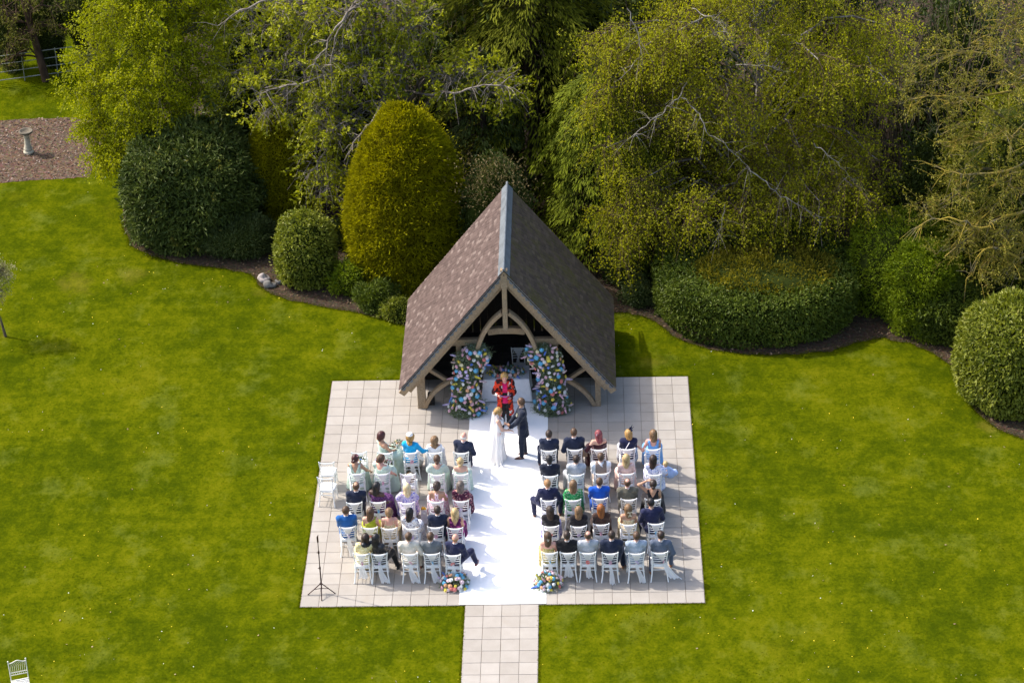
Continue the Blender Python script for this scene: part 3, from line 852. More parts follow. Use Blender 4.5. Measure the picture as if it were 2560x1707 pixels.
PET = {'blue': petal_mat('petal_sky_blue', (0.20, 0.56, 0.82)), 'pink': petal_mat('petal_pink', (0.80, 0.48, 0.57)), 'lilac': petal_mat('petal_lilac', (0.68, 0.57, 0.82)),
       'coral': petal_mat('petal_coral', (0.78, 0.26, 0.23)), 'white': petal_mat('petal_white', (0.80, 0.80, 0.76)), 'blush': petal_mat('petal_blush', (0.82, 0.62, 0.66)),
       'yellow': petal_mat('petal_yellow', (0.80, 0.66, 0.10)), 'royal': petal_mat('petal_royal_blue', (0.17, 0.29, 0.80)), 'peach': petal_mat('petal_peach', (0.80, 0.46, 0.26)),
       'cream': petal_mat('petal_cream', (0.80, 0.74, 0.50)), 'burgundy': petal_mat('petal_burgundy', (0.10, 0.012, 0.025))}
def knotflower(g): rosette(g, .05, 3)
KNOT = gm(knotflower, 'flower', PET['pink'])
CHAIRS = {}
def chair(key, L, Rr, who, flower=None, sash=0, dz_=0.0, rz=None):
    """one chair from the two ends of its top rail"""
    a, b = atz(*L, 0.89), atz(*Rr, 0.89)
    m = (a + b) / 2; d = b - a
    ang = math.atan2(d[1], d[0]) if rz is None else rz
    ang = max(-.4, min(.4, ang)) if rz is None else rz
    ca, sa = math.cos(ang), math.sin(ang)
    o = np.array([m[0] - .247 * sa, m[1] + .247 * ca, 0])
    if sash is None: lab = 'bare white chair without sash, ' + who
    else: lab = 'white chair, ' + ((flower + ' sash flower, ') if flower else 'plain sash, ') + who
    c = empty('spindle_chair', o, ang, lab, 'chair', 'white wedding chairs set out in rows')
    for nm, me in CH:
        q = bpy.data.objects.new(nm, me); C.objects.link(q); q.parent = c
        if nm == 'spindles': q['kind'] = 'stuff'
    if sash is not None:
        sq = link('sash', SASH[sash], c)
        if flower:
            f = bpy.data.objects.new('flower', KNOT); C.objects.link(f); f.parent = sq
            f.location = (0.11 * .97 if sash == 6 else 0, -.270, .615); f.rotation_euler = (R(75), 0, random.random() * 6)
            f.material_slots[0].link = 'OBJECT'; f.material_slots[0].material = PET[flower.split()[-1]]
            f.scale = (1.25, 1.25, 1.25)
    CHAIRS[key] = (o, ang, c)
    return c
Z1 = lambda x, y: (740 + x / 4.704, 1040 + y / 4.704)
Z2 = lambda x, y: (740 + x / 4.704, 1280 + y / 4.704)
Z3 = lambda x, y: (1300 + x / 4.9, 1040 + y / 4.9)
Z4 = lambda x, y: (1300 + x / 4.9, 1260 + y / 4.9)
CD = [
 ('a0', Z1, (655, 432), (825, 425), 'empty, in front of the bridesmaid with burgundy hair', None, 3),
 ('a1', Z1, (965, 432), (1130, 430), 'under the bridesmaid sitting sideways in the front row', None, 1),
 ('a2', Z1, (1275, 434), (1437, 420), 'under the woman in the bright blue jacket', 'pink', 2),
 ('a3', Z1, (1550, 430), (1705, 425), 'under the girl with curly hair and white hair flowers', None, 1),
 ('a4', Z1, (1855, 428), (2025, 428), 'under the bald man in navy beside the aisle, front row', 'blue', 0),
 ('E1', Z1, (275, 549), (440, 548), 'farther of the two at the left edge of the paving', None, None),
 ('E2', Z1, (258, 726), (420, 735), 'nearer of the two at the left edge of the paving', None, None),
 ('b1', Z1, (640, 679), (797, 667), 'under the bridesmaid with burgundy hair', 'blush', 1),
 ('b2', Z1, (928, 684), (1097, 669), 'under the bridesmaid with cap sleeves', 'pink', 2),
 ('b3', Z1, (1235, 683), (1397, 683), 'holding a basket of white flowers', 'lilac', 2),
 ('b4', Z1, (1572, 684), (1742, 683), 'under the bridesmaid with flutter sleeves', 'white', 0),
 ('b5', Z1, (1850, 680), (2018, 680), 'under the girl with the low blonde bun', 'coral', 1),
 ('c1', Z1, (597, 1021), (775, 1015), 'under the balding man in navy at the left row end', None, 1),
 ('c2', Z1, (872, 1008), (1050, 1005), 'under the woman in the dark purple speckled dress', 'blue', 2),
 ('c3', Z1, (1220, 1022), (1392, 1014), 'under the woman with straight pale blonde hair and lilac ruffles', 'lilac', 0),
 ('c4', Z1, (1557, 1005), (1728, 1003), 'under the woman in the pink floral halter dress', None, 1),
 ('c5', Z1, (1852, 993), (2020, 995), 'under the woman in the maroon floral top', 'lilac', 2),
 ('d1', Z2, (520, 181), (695, 167), 'under the man in the royal blue suit, left side', 'lilac', 2),
 ('d2', Z2, (778, 182), (952, 179), 'under the woman in the lime green dress', 'coral', 1),
 ('d3', Z2, (1005, 190), (1185, 186), 'under the bare-shouldered woman with a curly updo', None, 0),
 ('d4', Z2, (1270, 188), (1445, 186), 'under the black-haired woman in a white print dress', 'lilac', 1),
 ('d5', Z2, (1550, 175), (1730, 171), 'under the dark-haired man in navy beside the gift bag', 'pink', 2),
 ('d6', Z2, (1782, 186), (1955, 185), 'under the woman with a hot pink hair flower', None, 0),
 ('e1', Z2, (685, 491), (850, 490), 'under the woman being hugged in the back row', 'pink', 3),
 ('e2', Z2, (890, 495), (1065, 486), 'under the person in the black leather jacket', 'lilac', 2),
 ('e3', Z2, (1250, 490), (1425, 484), 'under the man in the cream suit', 'pink', 2),
 ('e4', Z2, (1505, 490), (1687, 482), 'under the man in the mid grey suit', 'blue', 2),
 ('e5', Z2, (1750, 500), (1930, 501), 'under the bald man with crossed legs beside the aisle flowers', 'coral', 0),
 ('f1', Z3, (262, 421), (445, 416), 'under the man in navy beside the aisle, front row right', None, 0),
 ('f2', Z3, (580, 409), (760, 406), 'under the man in navy second from the aisle, front row right', None, 1),
 ('f3', Z3, (875, 409), (1055, 402), 'under the woman with wine-red hair', None, 2),
 ('f4', Z3, (1230, 403), (1410, 397), 'under the woman with the navy feather headpiece', 'coral', 1),
 ('f5', Z3, (1542, 405), (1710, 401), 'under the woman in the sky blue dress', 'lilac', 0),
 ('g1', Z3, (275, 734), (462, 727), 'under the black-haired man beside the aisle, second row right', None, 2),
 ('g2', Z3, (600, 720), (780, 712), 'under the dark-haired boy in pale grey', None, 2),
 ('g3', Z3, (912, 703), (1085, 697), 'under the man in the taupe waistcoat', None, 1),
 ('g4', Z3, (1225, 707), (1397, 699), 'under the woman in the blush pink dress', None, 0),
 ('g5', Z3, (1555, 715), (1730, 712), 'under the woman holding the baby', 'pink', 1),
 ('h1', Z3, (257, 1030), (442, 1026), 'under the ginger-haired man with spread knees', None, 0),
 ('h2', Z3, (560, 1028), (740, 1022), 'under the woman in the green floral dress', 'pink', 1),
 ('h3', Z3, (885, 1010), (1070, 1005), 'under the man in the bright blue suit on the right side', None, 2),
 ('h4', Z3, (1242, 1020), (1425, 1014), 'under the balding man in olive tweed', 'coral', 1),
 ('h5', Z3, (1537, 1020), (1720, 1020), 'under the woman raising her arm to her head', None, 0),
 ('i1', Z4, (287, 270), (468, 266), 'under the woman in black beside the aisle, fourth row right', 'coral', 1),
 ('i2', Z4, (625, 274), (815, 264), 'under the woman in black with blonde-brown waves', 'lilac', 3),
 ('i3', Z4, (900, 247), (1090, 242), 'under the woman with long ginger hair', 'pink', 3),
 ('i4', Z4, (1235, 248), (1425, 244), 'under the woman with the cream hair bow', None, 1),
 ('i5', Z4, (1575, 239), (1758, 230), 'under the broad man in navy leaning forward', 'blue', 0),
 ('j1', Z4, (265, 591), (457, 589), 'under the woman with a white hair clip', 'blue', 0),
 ('j2', Z4, (492, 592), (685, 588), 'under the man in the black jacket, back row right', None, 3),
 ('j3', Z4, (735, 592), (925, 591), 'under the balding man in pale grey', 'coral', 0),
 ('j4', Z4, (1007, 598), (1200, 596), 'under the broad man in navy in the back row right', 'pink', 5),
 ('j5', Z4, (1330, 604), (1527, 593), 'under the man in the pale blue-grey suit', 'lilac', 4),
 ('j6', Z4, (1615, 591), (1808, 586), 'under the man in slate grey with tan shoes', 'pink', 6),
]
for k, Z, L, Rr, who, fl, sa in CD: chair(k, Z(*L), Z(*Rr), who, fl, sa)
# the registrar's chair behind the table
o = np.array([0.26, 10.25, 0]); c = chair('t', (1300, 1000), (1340, 1000), 'facing out from behind the ceremony table', None, 0, rz=PI)
c.location = o

# wrought garden chair on the lawn, bottom left corner
gc = empty('garden_chair', (-11.16, -3.42, -0.03), PI + 0.30, 'ornate cream metal garden chair standing alone on the lawn', 'chair')
IRON = plain('cream_metal', (0.66, 0.63, 0.55), 0.5, 0.06)
for s in (-1, 1):
    P = bez([(s * .20, -.26, 0), (s * .20, -.22, .45), (s * .205, -.30, .93)], 8); g = Geo(); g.tube(P, .012, 8); g.ell(P[-1] + (0, 0, .015), .02, 8, 6); g.obj('back_post', IRON, gc, True)
    g = Geo(); g.tube([(s * .20, .20, 0), (s * .20, .20, .45)], .012, 8); g.obj('front_leg', IRON, gc, True)
g = Geo(); t = np.linspace(-1, 1, 15); g.tube(np.stack([t * .2, -.294 + 0 * t, .885 + .055 * np.cos(t * PI / 1.6) ** 2 * (np.abs(t) < .8)], -1), .012, 8); g.obj('top_rail', IRON, gc, True)
for z, y in ((.64, -.252), (.575, -.243)):
    g = Geo(); g.tube([(-.2, y, z), (.2, y, z)], .009, 8); g.obj('back_rail', IRON, gc, True)
for i, x in enumerate(np.linspace(-.16, .16, 8)):
    g = Geo(); g.tube(bez([(x, -.243, .575), (x + .012, -.265, .74), (x - .02, -.285, .84), (x * .8 + .02, -.292, .90)], 7), .005, 5); g.obj('scroll_bar', IRON, gc, True)
for y in np.linspace(-.19, .20, 8):
    g = Geo(); g.slab((-.205, y - .020, .445), (.205, y + .020, .46), .003); g.obj('seat_slat', IRON, gc)

# ------------------------------------------------------------------ people: smooth-union bodies meshed with surface nets
def rz3(a):
    c, s = math.cos(a), math.sin(a); return np.array([[c, -s, 0], [s, c, 0], [0, 0, 1.0]])
def prim_d(p, P):
    if p[0] == 'c':
        _, a, b, ra, rb, sq, ang = p
        Q = P - a; ba = np.asarray(b) - a
        if ang or sq != 1:
            M = rz3(-ang); Q = Q @ M.T.astype(np.float32); ba = M @ ba
            if sq != 1:
                Q = Q.copy(); Q[..., 1] /= sq; ba = ba.copy(); ba[1] /= sq
        t = np.clip((Q @ ba.astype(np.float32)) / (ba @ ba + 1e-9), 0, 1)
        d = np.sqrt(((Q - t[..., None] * ba.astype(np.float32)) ** 2).sum(-1)) - (ra + t * (rb - ra))
        return d * (0.85 if sq != 1 else 1)
    _, c, r, ang = p
    Q = P - c
    if ang: Q = Q @ rz3(-ang).T.astype(np.float32)
    r = np.asarray(r, np.float32)
    k0 = np.sqrt(((Q / r) ** 2).sum(-1)); k1 = np.sqrt(((Q / r ** 2) ** 2).sum(-1)) + 1e-6
    return k0 * (k0 - 1) / k1
def cap(a, b, ra, rb, sq=1.0, ang=0.0): return ('c', np.asarray(a, np.float32), np.asarray(b, np.float32), ra, rb, sq, ang)
def ell(c, r, ang=0.0): return ('e', np.asarray(c, np.float32), r, ang)
def grow(prims, o):
    return [(p[0], p[1], p[2], p[3] + o, p[4] + o, p[5], p[6]) if p[0] == 'c' else ('e', p[1], tuple(x + o for x in p[2]), p[3]) for p in prims]
def bounds(prims):
    lo, hi = [], []
    for p in prims:
        if p[0] == 'c':
            r = max(p[3], p[4]); lo += [np.minimum(p[1], p[2]) - r]; hi += [np.maximum(p[1], p[2]) + r]
        else:
            r = max(p[2]); lo += [p[1] - r]; hi += [p[1] + r]
    return np.min(lo, 0), np.max(hi, 0)
def field(prims, P, k):
    d = None
    for p in prims:
        e = prim_d(p, P)
        if d is None: d = e
        else:
            h = np.clip(0.5 + 0.5 * (e - d) / k, 0, 1); d = e * (1 - h) + d * h - k * h * (1 - h)
    return d
def snet(F, lo, h):
    nx, ny, nz = F.shape
    S_ = F < 0
    cs = np.zeros((nx - 1, ny - 1, nz - 1), np.int8)
    for i in (0, 1):
        for j in (0, 1):
            for k in (0, 1): cs += S_[i:nx - 1 + i, j:ny - 1 + j, k:nz - 1 + k]
    act = (cs > 0) & (cs < 8)
    idx = np.full(act.shape, -1, np.int64); n = int(act.sum()); idx[act] = np.arange(n)
    I = np.argwhere(act)
    acc = np.zeros((n, 3)); cnt = np.zeros(n)
    corners = [(0, 0, 0), (1, 0, 0), (0, 1, 0), (1, 1, 0), (0, 0, 1), (1, 0, 1), (0, 1, 1), (1, 1, 1)]
    val = [F[I[:, 0] + c[0], I[:, 1] + c[1], I[:, 2] + c[2]] for c in corners]
    for a, b in ((0, 1), (2, 3), (4, 5), (6, 7), (0, 2), (1, 3), (4, 6), (5, 7), (0, 4), (1, 5), (2, 6), (3, 7)):
        m = (val[a] < 0) != (val[b] < 0)
        t = val[a][m] / (val[a][m] - val[b][m])
        acc[m] += np.array(corners[a]) + t[:, None] * (np.array(corners[b]) - np.array(corners[a])); cnt[m] += 1
    V = (I + acc / cnt[:, None]) * h + lo
    quads = []
    for ax in range(3):
        o1, o2 = [(1, 2), (2, 0), (0, 1)][ax]
        sl = [slice(1, -1)] * 3; sl[ax] = slice(0, -1); A = S_[tuple(sl)]
        sl2 = [slice(1, -1)] * 3; sl2[ax] = slice(1, None); B = S_[tuple(sl2)]
        E = np.argwhere(A != B)
        if len(E) == 0: continue
        flip = A[E[:, 0], E[:, 1], E[:, 2]]
        off = np.ones(3, int); off[ax] = 0; E = E + off
        def at(d1, d2):
            q = E.copy(); q[:, o1] -= d1; q[:, o2] -= d2; return idx[q[:, 0], q[:, 1], q[:, 2]]
        Q = np.stack([at(1, 1), at(0, 1), at(0, 0), at(1, 0)], -1)
        Q[~flip] = Q[~flip][:, ::-1]; quads.append(Q)
    return V, np.concatenate(quads) if quads else np.zeros((0, 4), int)
def blob(prims, k, h, post=None):
    lo, hi = bounds(prims); lo = lo - 2.2 * h - k * .3; hi = hi + 2.2 * h + k * .3
    ax = [np.arange(l, u + h, h, dtype=np.float32) for l, u in zip(lo, hi)]
    P = np.stack(np.meshgrid(*ax, indexing='ij'), -1).astype(np.float32)
    d = field(prims, P, k)
    if post is not None: d = post(P, d)
    d[0], d[-1] = 1, 1; d[:, 0], d[:, -1] = 1, 1; d[:, :, 0], d[:, :, -1] = 1, 1
    return snet(d, lo, h)

SKIN = {}
def skin(tone):
    if tone not in SKIN:
        c = {'fair': (0.56, 0.335, 0.245), 'pink': (0.60, 0.31, 0.235), 'tan': (0.44, 0.245, 0.155), 'brown': (0.16, 0.085, 0.055), 'dark': (0.075, 0.042, 0.03)}[tone]
        m = plain('skin_' + tone, c, 0.5, 0.06, 10.0, 0, 0.35)
        b = m.node_tree.nodes['Principled BSDF']; b.inputs['Subsurface Weight'].default_value = 0.0
        SKIN[tone] = m
    return SKIN[tone]
EYE = plain('eye_dark', (0.02, 0.015, 0.012), 0.25, 0.0)
LIP = plain('lip_rose', (0.42, 0.13, 0.12), 0.5, 0.05)
def hair_mat(name, a, b):
    name = 'hair_' + name
    if name in MATS: return MATS[name]
    t = NT(name); p = t.coord(); mp = t.n('Mapping'); mp.inputs['Scale'].default_value = (60, 60, 6); t.l(p, mp.inputs['Vector'])
    n = t.noise(mp.outputs[0], 1.0, 3, 0.6); n2 = t.noise(p, 7.0, 2)
    c = t.ramp(t.math('ADD', t.math('MULTIPLY', n, .75), t.math('MULTIPLY', n2, .25)), [(0.36, a), (0.62, b)])
    t.col(c); t.set(Roughness=0.42, Specular_IOR_Level=0.35); t.bump(n, 0.6, 0.01); return t.m
HAIR = {'black': hair_mat('black', (0.006, 0.005, 0.006), (0.020, 0.017, 0.018)), 'dark': hair_mat('dark_brown', (0.014, 0.009, 0.007), (0.055, 0.032, 0.022)),
        'brown': hair_mat('brown', (0.035, 0.018, 0.010), (0.125, 0.070, 0.038)), 'light': hair_mat('light_brown', (0.09, 0.048, 0.022), (0.26, 0.155, 0.075)),
        'blonde': hair_mat('blonde', (0.26, 0.16, 0.06), (0.62, 0.46, 0.23)), 'pale': hair_mat('pale_blonde', (0.42, 0.31, 0.16), (0.76, 0.64, 0.40)),
        'ginger': hair_mat('ginger', (0.13, 0.035, 0.008), (0.36, 0.125, 0.028)), 'wine': hair_mat('wine_red', (0.10, 0.018, 0.022), (0.30, 0.075, 0.085)),
        'auburn': hair_mat('dark_auburn', (0.022, 0.006, 0.006), (0.085, 0.022, 0.022)), 'grey': hair_mat('grey_brown', (0.05, 0.04, 0.035), (0.20, 0.155, 0.125)),
        'white': hair_mat('white', (0.50, 0.48, 0.45), (0.75, 0.72, 0.68)), 'sand': hair_mat('ginger_blonde', (0.20, 0.095, 0.035), (0.42, 0.24, 0.11)), 'honey': hair_mat('honey', (0.18, 0.09, 0.025), (0.50, 0.30, 0.10))}
# shared shoe mesh
def shoef(g):
    a = np.linspace(0, 2 * PI, 15)
    rows = []
    for z, k in ((0, .96), (.012, 1.0), (.03, .96), (.055, .75), (.075, .45), (.082, .0)):
        x = np.sin(a) * .043 * k * (1 - .12 * np.cos(a)); y = .065 - .0 + np.cos(a) * .135 * k - (1 - k) * .045
        rows.append(np.stack([x, y, 0 * a + z], -1))
    g.grid(np.stack(rows))
    g.grid(np.stack([rows[0], rows[0] * 0 + (0, .06, 0)])[:, ::-1])
SHOE = gm(shoef, 'shoe', plain('brown_leather', (0.10, 0.035, 0.02), 0.35), True)
def ik(a, c, l1, l2, pole):
    a, c, pole = np.array(a, float), np.array(c, float), np.array(pole, float)
    v = c - a; d = np.linalg.norm(v)
    if d > .985 * (l1 + l2): c = a + v / d * .985 * (l1 + l2); v = c - a; d = np.linalg.norm(v)
    u = v / d; x = (l1 * l1 - l2 * l2 + d * d) / (2 * d); hgt = math.sqrt(max(l1 * l1 - x * x, 0))
    q = pole - u * (pole @ u); q /= np.linalg.norm(q) + 1e-9
    return a + u * x + q * hgt, c
def hand_geo(g, w, f, side, curl=.5, palm=None, s=1.0):
    f = unit(np.asarray(f, float)); n = np.array([0, 0, -1.0]) if palm is None else np.asarray(palm, float)
    n = n - f * (n @ f); n = unit(n); t = np.cross(f, n) * side
    M = np.stack([t, f, n], 1)
    th = np.arange(8) * 2 * PI / 8
    rows = []
    for y, a, b in ((-.02, .022, .020), (.0, .026, .019), (.03, .036, .017), (.065, .041, .015), (.09, .040, .012), (.098, .02, .006)):
        rows.append(np.stack([np.cos(th) * a, 0 * th + y, np.sin(th) * b], -1))
    V = np.stack(rows) * s; V = np.concatenate([V, V[:, :1]], 1); g.grid((V @ M.T + w)[:, ::-1])
    for i, (x, L) in enumerate(((.030, .064), (.011, .074), (-.010, .068), (-.029, .054))):
        b0 = np.array([x, .088, 0.0]); d1 = np.array([x * .15, math.cos(curl), math.sin(curl)]); d2 = np.array([x * .1, math.cos(curl * 2.2), math.sin(curl * 2.2)])
        P = np.array([b0, b0 + d1 * L * .45, b0 + d1 * L * .45 + d2 * L * .3, b0 + d1 * L * .45 + d2 * L * .55]) * s
        g.tube(P @ M.T + w, np.array([.0095, .009, .0085, .006]) * s, 6)
    P = np.array([(.030, .020, .004), (.052, .045, .012), (.058, .072, .018), (.054, .092, .024)]) * s
    g.tube(P @ M.T + w, np.array([.013, .011, .0095, .006]) * s, 6)

def skeleton(sp):
    s = sp.get('s', 1.0); sit = sp.get('sit', True); m = sp['sex'] == 'm'
    J = {'s': s}
    hz = (.585 if sit else .93 * s); tw = sp.get('tw', 0.0); up = unit(np.array([sp.get('lean', 0.0), sp.get('fwd', -.05 if sit else 0.0), 1.0]))
    J['hip'] = hip = np.array([0, 0, hz]); J['up'] = up; J['tw'] = tw
    tl = .50 * s
    J['neck'] = neck = hip + up * tl; J['chest'] = hip + up * .33 * s; J['waist'] = hip + up * .17 * s
    R3 = rz3(tw); sw = (.182 if m else .158) * s * sp.get('b', 1.0) ** .5
    J['ha'] = ha = tw + sp.get('hy', 0.0)
    J['head'] = neck + up * .150 * s + rz3(ha) @ np.array([0, .022 + .04 * sp.get('nod', 0.0), -.02 * sp.get('nod', 0.0)])
    la = (.285 * s, .250 * s)
    arms = sp.get('arms', (None, None))
    for i, side in ((0, -1), (1, 1)):
        sh = neck - up * .062 * s + R3 @ np.array([side * sw, 0, 0])
        tgt = arms[i]
        if tgt is None: tgt = hip + R3 @ np.array([side * .085, .30, .09]) if sit else sh + np.array([side * .10, .05, -.50])
        else: tgt = np.array(tgt, float)
        pole = R3 @ np.array(sp.get('pole', (side * .6, -.7, -.6)) if not isinstance(sp.get('pole'), dict) else sp['pole'].get(side, (side * .6, -.7, -.6)))
        el, wr = ik(sh, tgt, la[0], la[1], pole)
        J['sh', side], J['el', side], J['wr', side] = sh, el, wr
    legs = sp.get('legs', ((8, 0, 0), (8, 0, 0)))
    for i, side in ((0, -1), (1, 1)):
        hj = hip + np.array([side * .092 * s, 0, -.01])
        a, fo, fx = legs[i]
        if sit:
            a = R(a) * side
            kn = hj + np.array([math.sin(a), math.cos(a), -.055]) * .43 * s + (0, 0, sp.get('kz', (0, 0))[i])
            an = np.array([kn[0] + fx, kn[1] + .02 + fo, .085 + sp.get('az', (0, 0))[i]])
        else:
            an = np.array([hj[0] + fx, hj[1] + fo, .085]); kn = (hj + an) / 2 + np.array([0, .02, .0])
        J['hj', side], J['kn', side], J['an', side] = hj, kn, an
    return J
def torso_prims(J, sp, o=0.0):
    s = J['s']; b = sp.get('b', 1.0); m = sp['sex'] == 'm'; tw = J['tw']
    hip, wa, ch, nk, up = J['hip'], J['waist'], J['chest'], J['neck'], J['up']
    w = (.150, .128 if m else .112, .162 if m else .138, .105 if m else .092)
    L = [cap(hip - (0, 0, .03), wa, w[0] * b, w[1] * b, .80, tw * .4), cap(wa, ch, w[1] * b, w[2] * b * .95, .70, tw), cap(ch, nk - up * .085 * s, w[2] * b * .95, w[3] * b, .62, tw),
         cap(J['sh', -1] * .93 + nk * .07, J['sh', 1] * .93 + nk * .07, .058 * b, .058 * b), cap(nk - up * .05, nk - up * .01, .085, .060)]
    if sp.get('sit', True): L.append(cap(hip + (-.06, -.02, -.02), hip + (.06, -.02, -.02), .115 * b, .115 * b))
    if not m:
        R3 = rz3(tw)
        for sd in (-1, 1): L.append(ell(ch + R3 @ np.array([sd * .065, .085, .01]), (.062 * b, .06 * b, .065 * b), tw))
    return grow(L, o) if o else L
def arm_prims(J, sp, o=0.0, lo=0.0, hi=2.0, side=None):
    """lo..hi: 0 shoulder, 1 elbow, 2 wrist"""
    b = sp.get('b', 1.0) ** .6 * (1.0 if sp['sex'] == 'm' else .86); L = []
    for sd in (-1, 1) if side is None else (side,):
        a, e, w = J['sh', sd], J['el', sd], J['wr', sd]
        h1 = min(hi, 1.0)
        L.append(cap(a, a + (e - a) * h1, .058 * b + o, (.058 - .013 * h1) * b + o))
        if hi > 1: L.append(cap(e, e + (w - e) * (hi - 1), .045 * b + o, (.045 - .015 * (hi - 1)) * b + o))
    return L
def leg_prims(J, sp, o=0.0, hi=2.0):
    b = sp.get('b', 1.0) ** .6; L = []
    for sd in (-1, 1):
        h, k, a = J['hj', sd], J['kn', sd], J['an', sd]
        L.append(cap(h, k, .088 * b + o, .062 * b + o))
        if hi > 1: L.append(cap(k, k + (a - k) * (hi - 1), .060 * b + o, (.060 - .022 * (hi - 1)) * b + o))
    return L
def head_prims(J):
    H, a = J['head'], J['ha']; Rm = rz3(a); q = lambda x, y, z: H + Rm @ np.array([x, y, z])
    L = [ell(q(0, -.004, .022), (.075, .094, .100), a), ell(q(0, .030, -.048), (.056, .062, .066), a), cap(q(0, .085, .018), q(0, .104, -.018), .010, .015), cap(q(-.03, .078, .030), q(.03, .078, .030), .014, .014)]
    for sd in (-1, 1): L.append(ell(q(sd * .077, -.005, -.005), (.012, .022, .032), a))
    return L
def body(J, sp, parent):
    g = Geo()
    bare = sp.get('bare', True)
    prims = torso_prims(J, sp) + arm_prims(J, sp) + leg_prims(J, sp) + [cap(J['neck'] - J['up'] * .04, J['head'] - J['up'] * .05 + rz3(J['ha']) @ np.array([0, -.012, 0]), .058 if sp['sex'] == 'm' else .049, .050 if sp['sex'] == 'm' else .044)]
    for sd in (-1, 1): prims.append(cap(J['an', sd], J['an', sd] + (0, .11, -.05), .04, .03))
    V, F = blob(prims, .035, .025 if bare else .035); g.add(V, F)
    V, F = blob(head_prims(J), .022, .0145); g.add(V, F)
    for sd in (-1, 1):
        f = J['wr', sd] - J['el', sd]; hd = sp.get('hands', {}).get(sd, {})
        hand_geo(g, J['wr', sd] - unit(f) * .005, hd.get('dir', f * .8 + np.array([0, 0, -.02])), sd, hd.get('curl', .45), hd.get('palm'), .95 if sp['sex'] == 'm' else .86)
    H, a = J['head'], J['ha']; Rm = rz3(a); q = lambda x, y, z: H + Rm @ np.array([x, y, z])
    for sd in (-1, 1): g.ell(q(sd * .030, .088, .012), (.011, .006, .006), 8, 5, mat=1)
    g.ell(q(0, .089, -.052), (.022, .008, .007), 8, 5, mat=2)
    o = g.obj('body', [skin(sp['skin']), EYE, LIP], parent, True); return o
def garment(name, prims, k, h, mat, parent, post=None):
    V, F = blob(prims, k, h, post); g = Geo(); g.add(V, F); return g.obj(name, mat, parent, True)
def hair(J, sp, parent):
    kind, colr, L = sp['hair'] + ((0,) if len(sp['hair']) == 2 else ())
    H, a = J['head'], J['ha']; Rm = rz3(a); q = lambda x, y, z: H + Rm @ np.array([x, y, z])
    def loc(P): return (P - H.astype(np.float32)) @ rz3(-a).T.astype(np.float32)
    fat = {'short': .014, 'thin': .010, 'bald': .006, 'long': .020, 'bob': .026, 'bun': .017, 'updo': .026, 'curly': .030}[kind]
    pr = [ell(q(0, -.010, .026), (.076 + fat, .094 + fat, .100 + fat), a)]
    if kind == 'long' or kind == 'bob':
        Lz = -L
        pr += [cap(q(0, -.045, .02), q(0, -.085, Lz), .085, .082, .60, a)]
        for sd in (-1, 1): pr += [cap(q(sd * .070, -.01, .03), q(sd * .075, -.045, Lz * .8), .032, .024)]
    if kind == 'curly':
        for i in range(9):
            t = i / 8; ang = (t - .5) * 2.6; pr.append(ell(q(math.sin(ang) * .09, -math.cos(ang) * .075, -.06 - .06 * random.random() - L * random.random()), (.045, .04, .06), a))
    if kind == 'bun': pr += [ell(q(.0, -.115, -.030), (.052, .044, .046), a)]
    if kind == 'updo': pr += [ell(q(.0, -.100, -.01), (.066, .055, .06), a), ell(q(.02, -.085, .05), (.05, .05, .045), a)]
    def post(P, d):
        Q = loc(P); x, y, z = Q[..., 0], Q[..., 1], Q[..., 2]
        th = np.arctan2(x, -y)
        amp = .0035 if kind in ('short', 'thin', 'bald') else .006
        d = d + amp * np.sin(th * 22 + 3 * np.sin(z * 25)) * (.6 + .4 * np.sin(z * 40 + th * 3))
        if kind in ('curly', 'updo'): d = d + .007 * np.sin(x * 95) * np.sin(z * 90 + 1) * np.sin(y * 90)
        lim = {'short': .030, 'thin': .030, 'bald': .030, 'bun': .050, 'updo': .050}.get(kind, .9)
        face = y * (1.0 if z is not None else 1) - z * .75 - (.045 if kind in ('long', 'bob', 'curly') else .028)   # in front of the hairline
        d = np.maximum(d, np.where(z < .085, face, -1) * 1.0)
        if lim < .5: d = np.maximum(d, -(z + lim + .45 * np.minimum(-y, .09)) )
        if kind == 'bald': d = np.maximum(d, z - .035)
        if kind == 'thin': d = np.maximum(d, .058 - np.sqrt(x ** 2 + (y + .03) ** 2 + (z - .115) ** 2))
        return d
    return garment('hair', pr, .02 if kind in ('long', 'bob') else .012, .0125, HAIR[colr], parent, post)
def wrinkle(P, d, a=.004): return d + a * np.sin(P[..., 2] * 48 + 4 * np.sin(P[..., 0] * 17)) * np.sin(P[..., 1] * 21 + 1.3)
def neck_hole(J, P, d, r=.066, dz_=.0):
    nk, up = J['neck'], J['up']
    Q = P - nk.astype(np.float32); rad = np.sqrt(Q[..., 0] ** 2 + Q[..., 1] ** 2)
    return np.maximum(d, np.minimum(r - rad, Q[..., 2] + .05 - dz_))
def shoes(J, parent, mat, yaw=(0, 0)):
    for i, sd in ((0, -1), (1, 1)):
        an = J['an', sd]; o = link('shoe', SHOE, parent, mat); o.location = (an[0], an[1], an[2] - .085)
        o.rotation_euler = (0, 0, R(yaw[i]) if isinstance(yaw[i], (int, float)) else 0)
SHIRT = cloth('white_shirt', (0.78, 0.78, 0.80), .04)
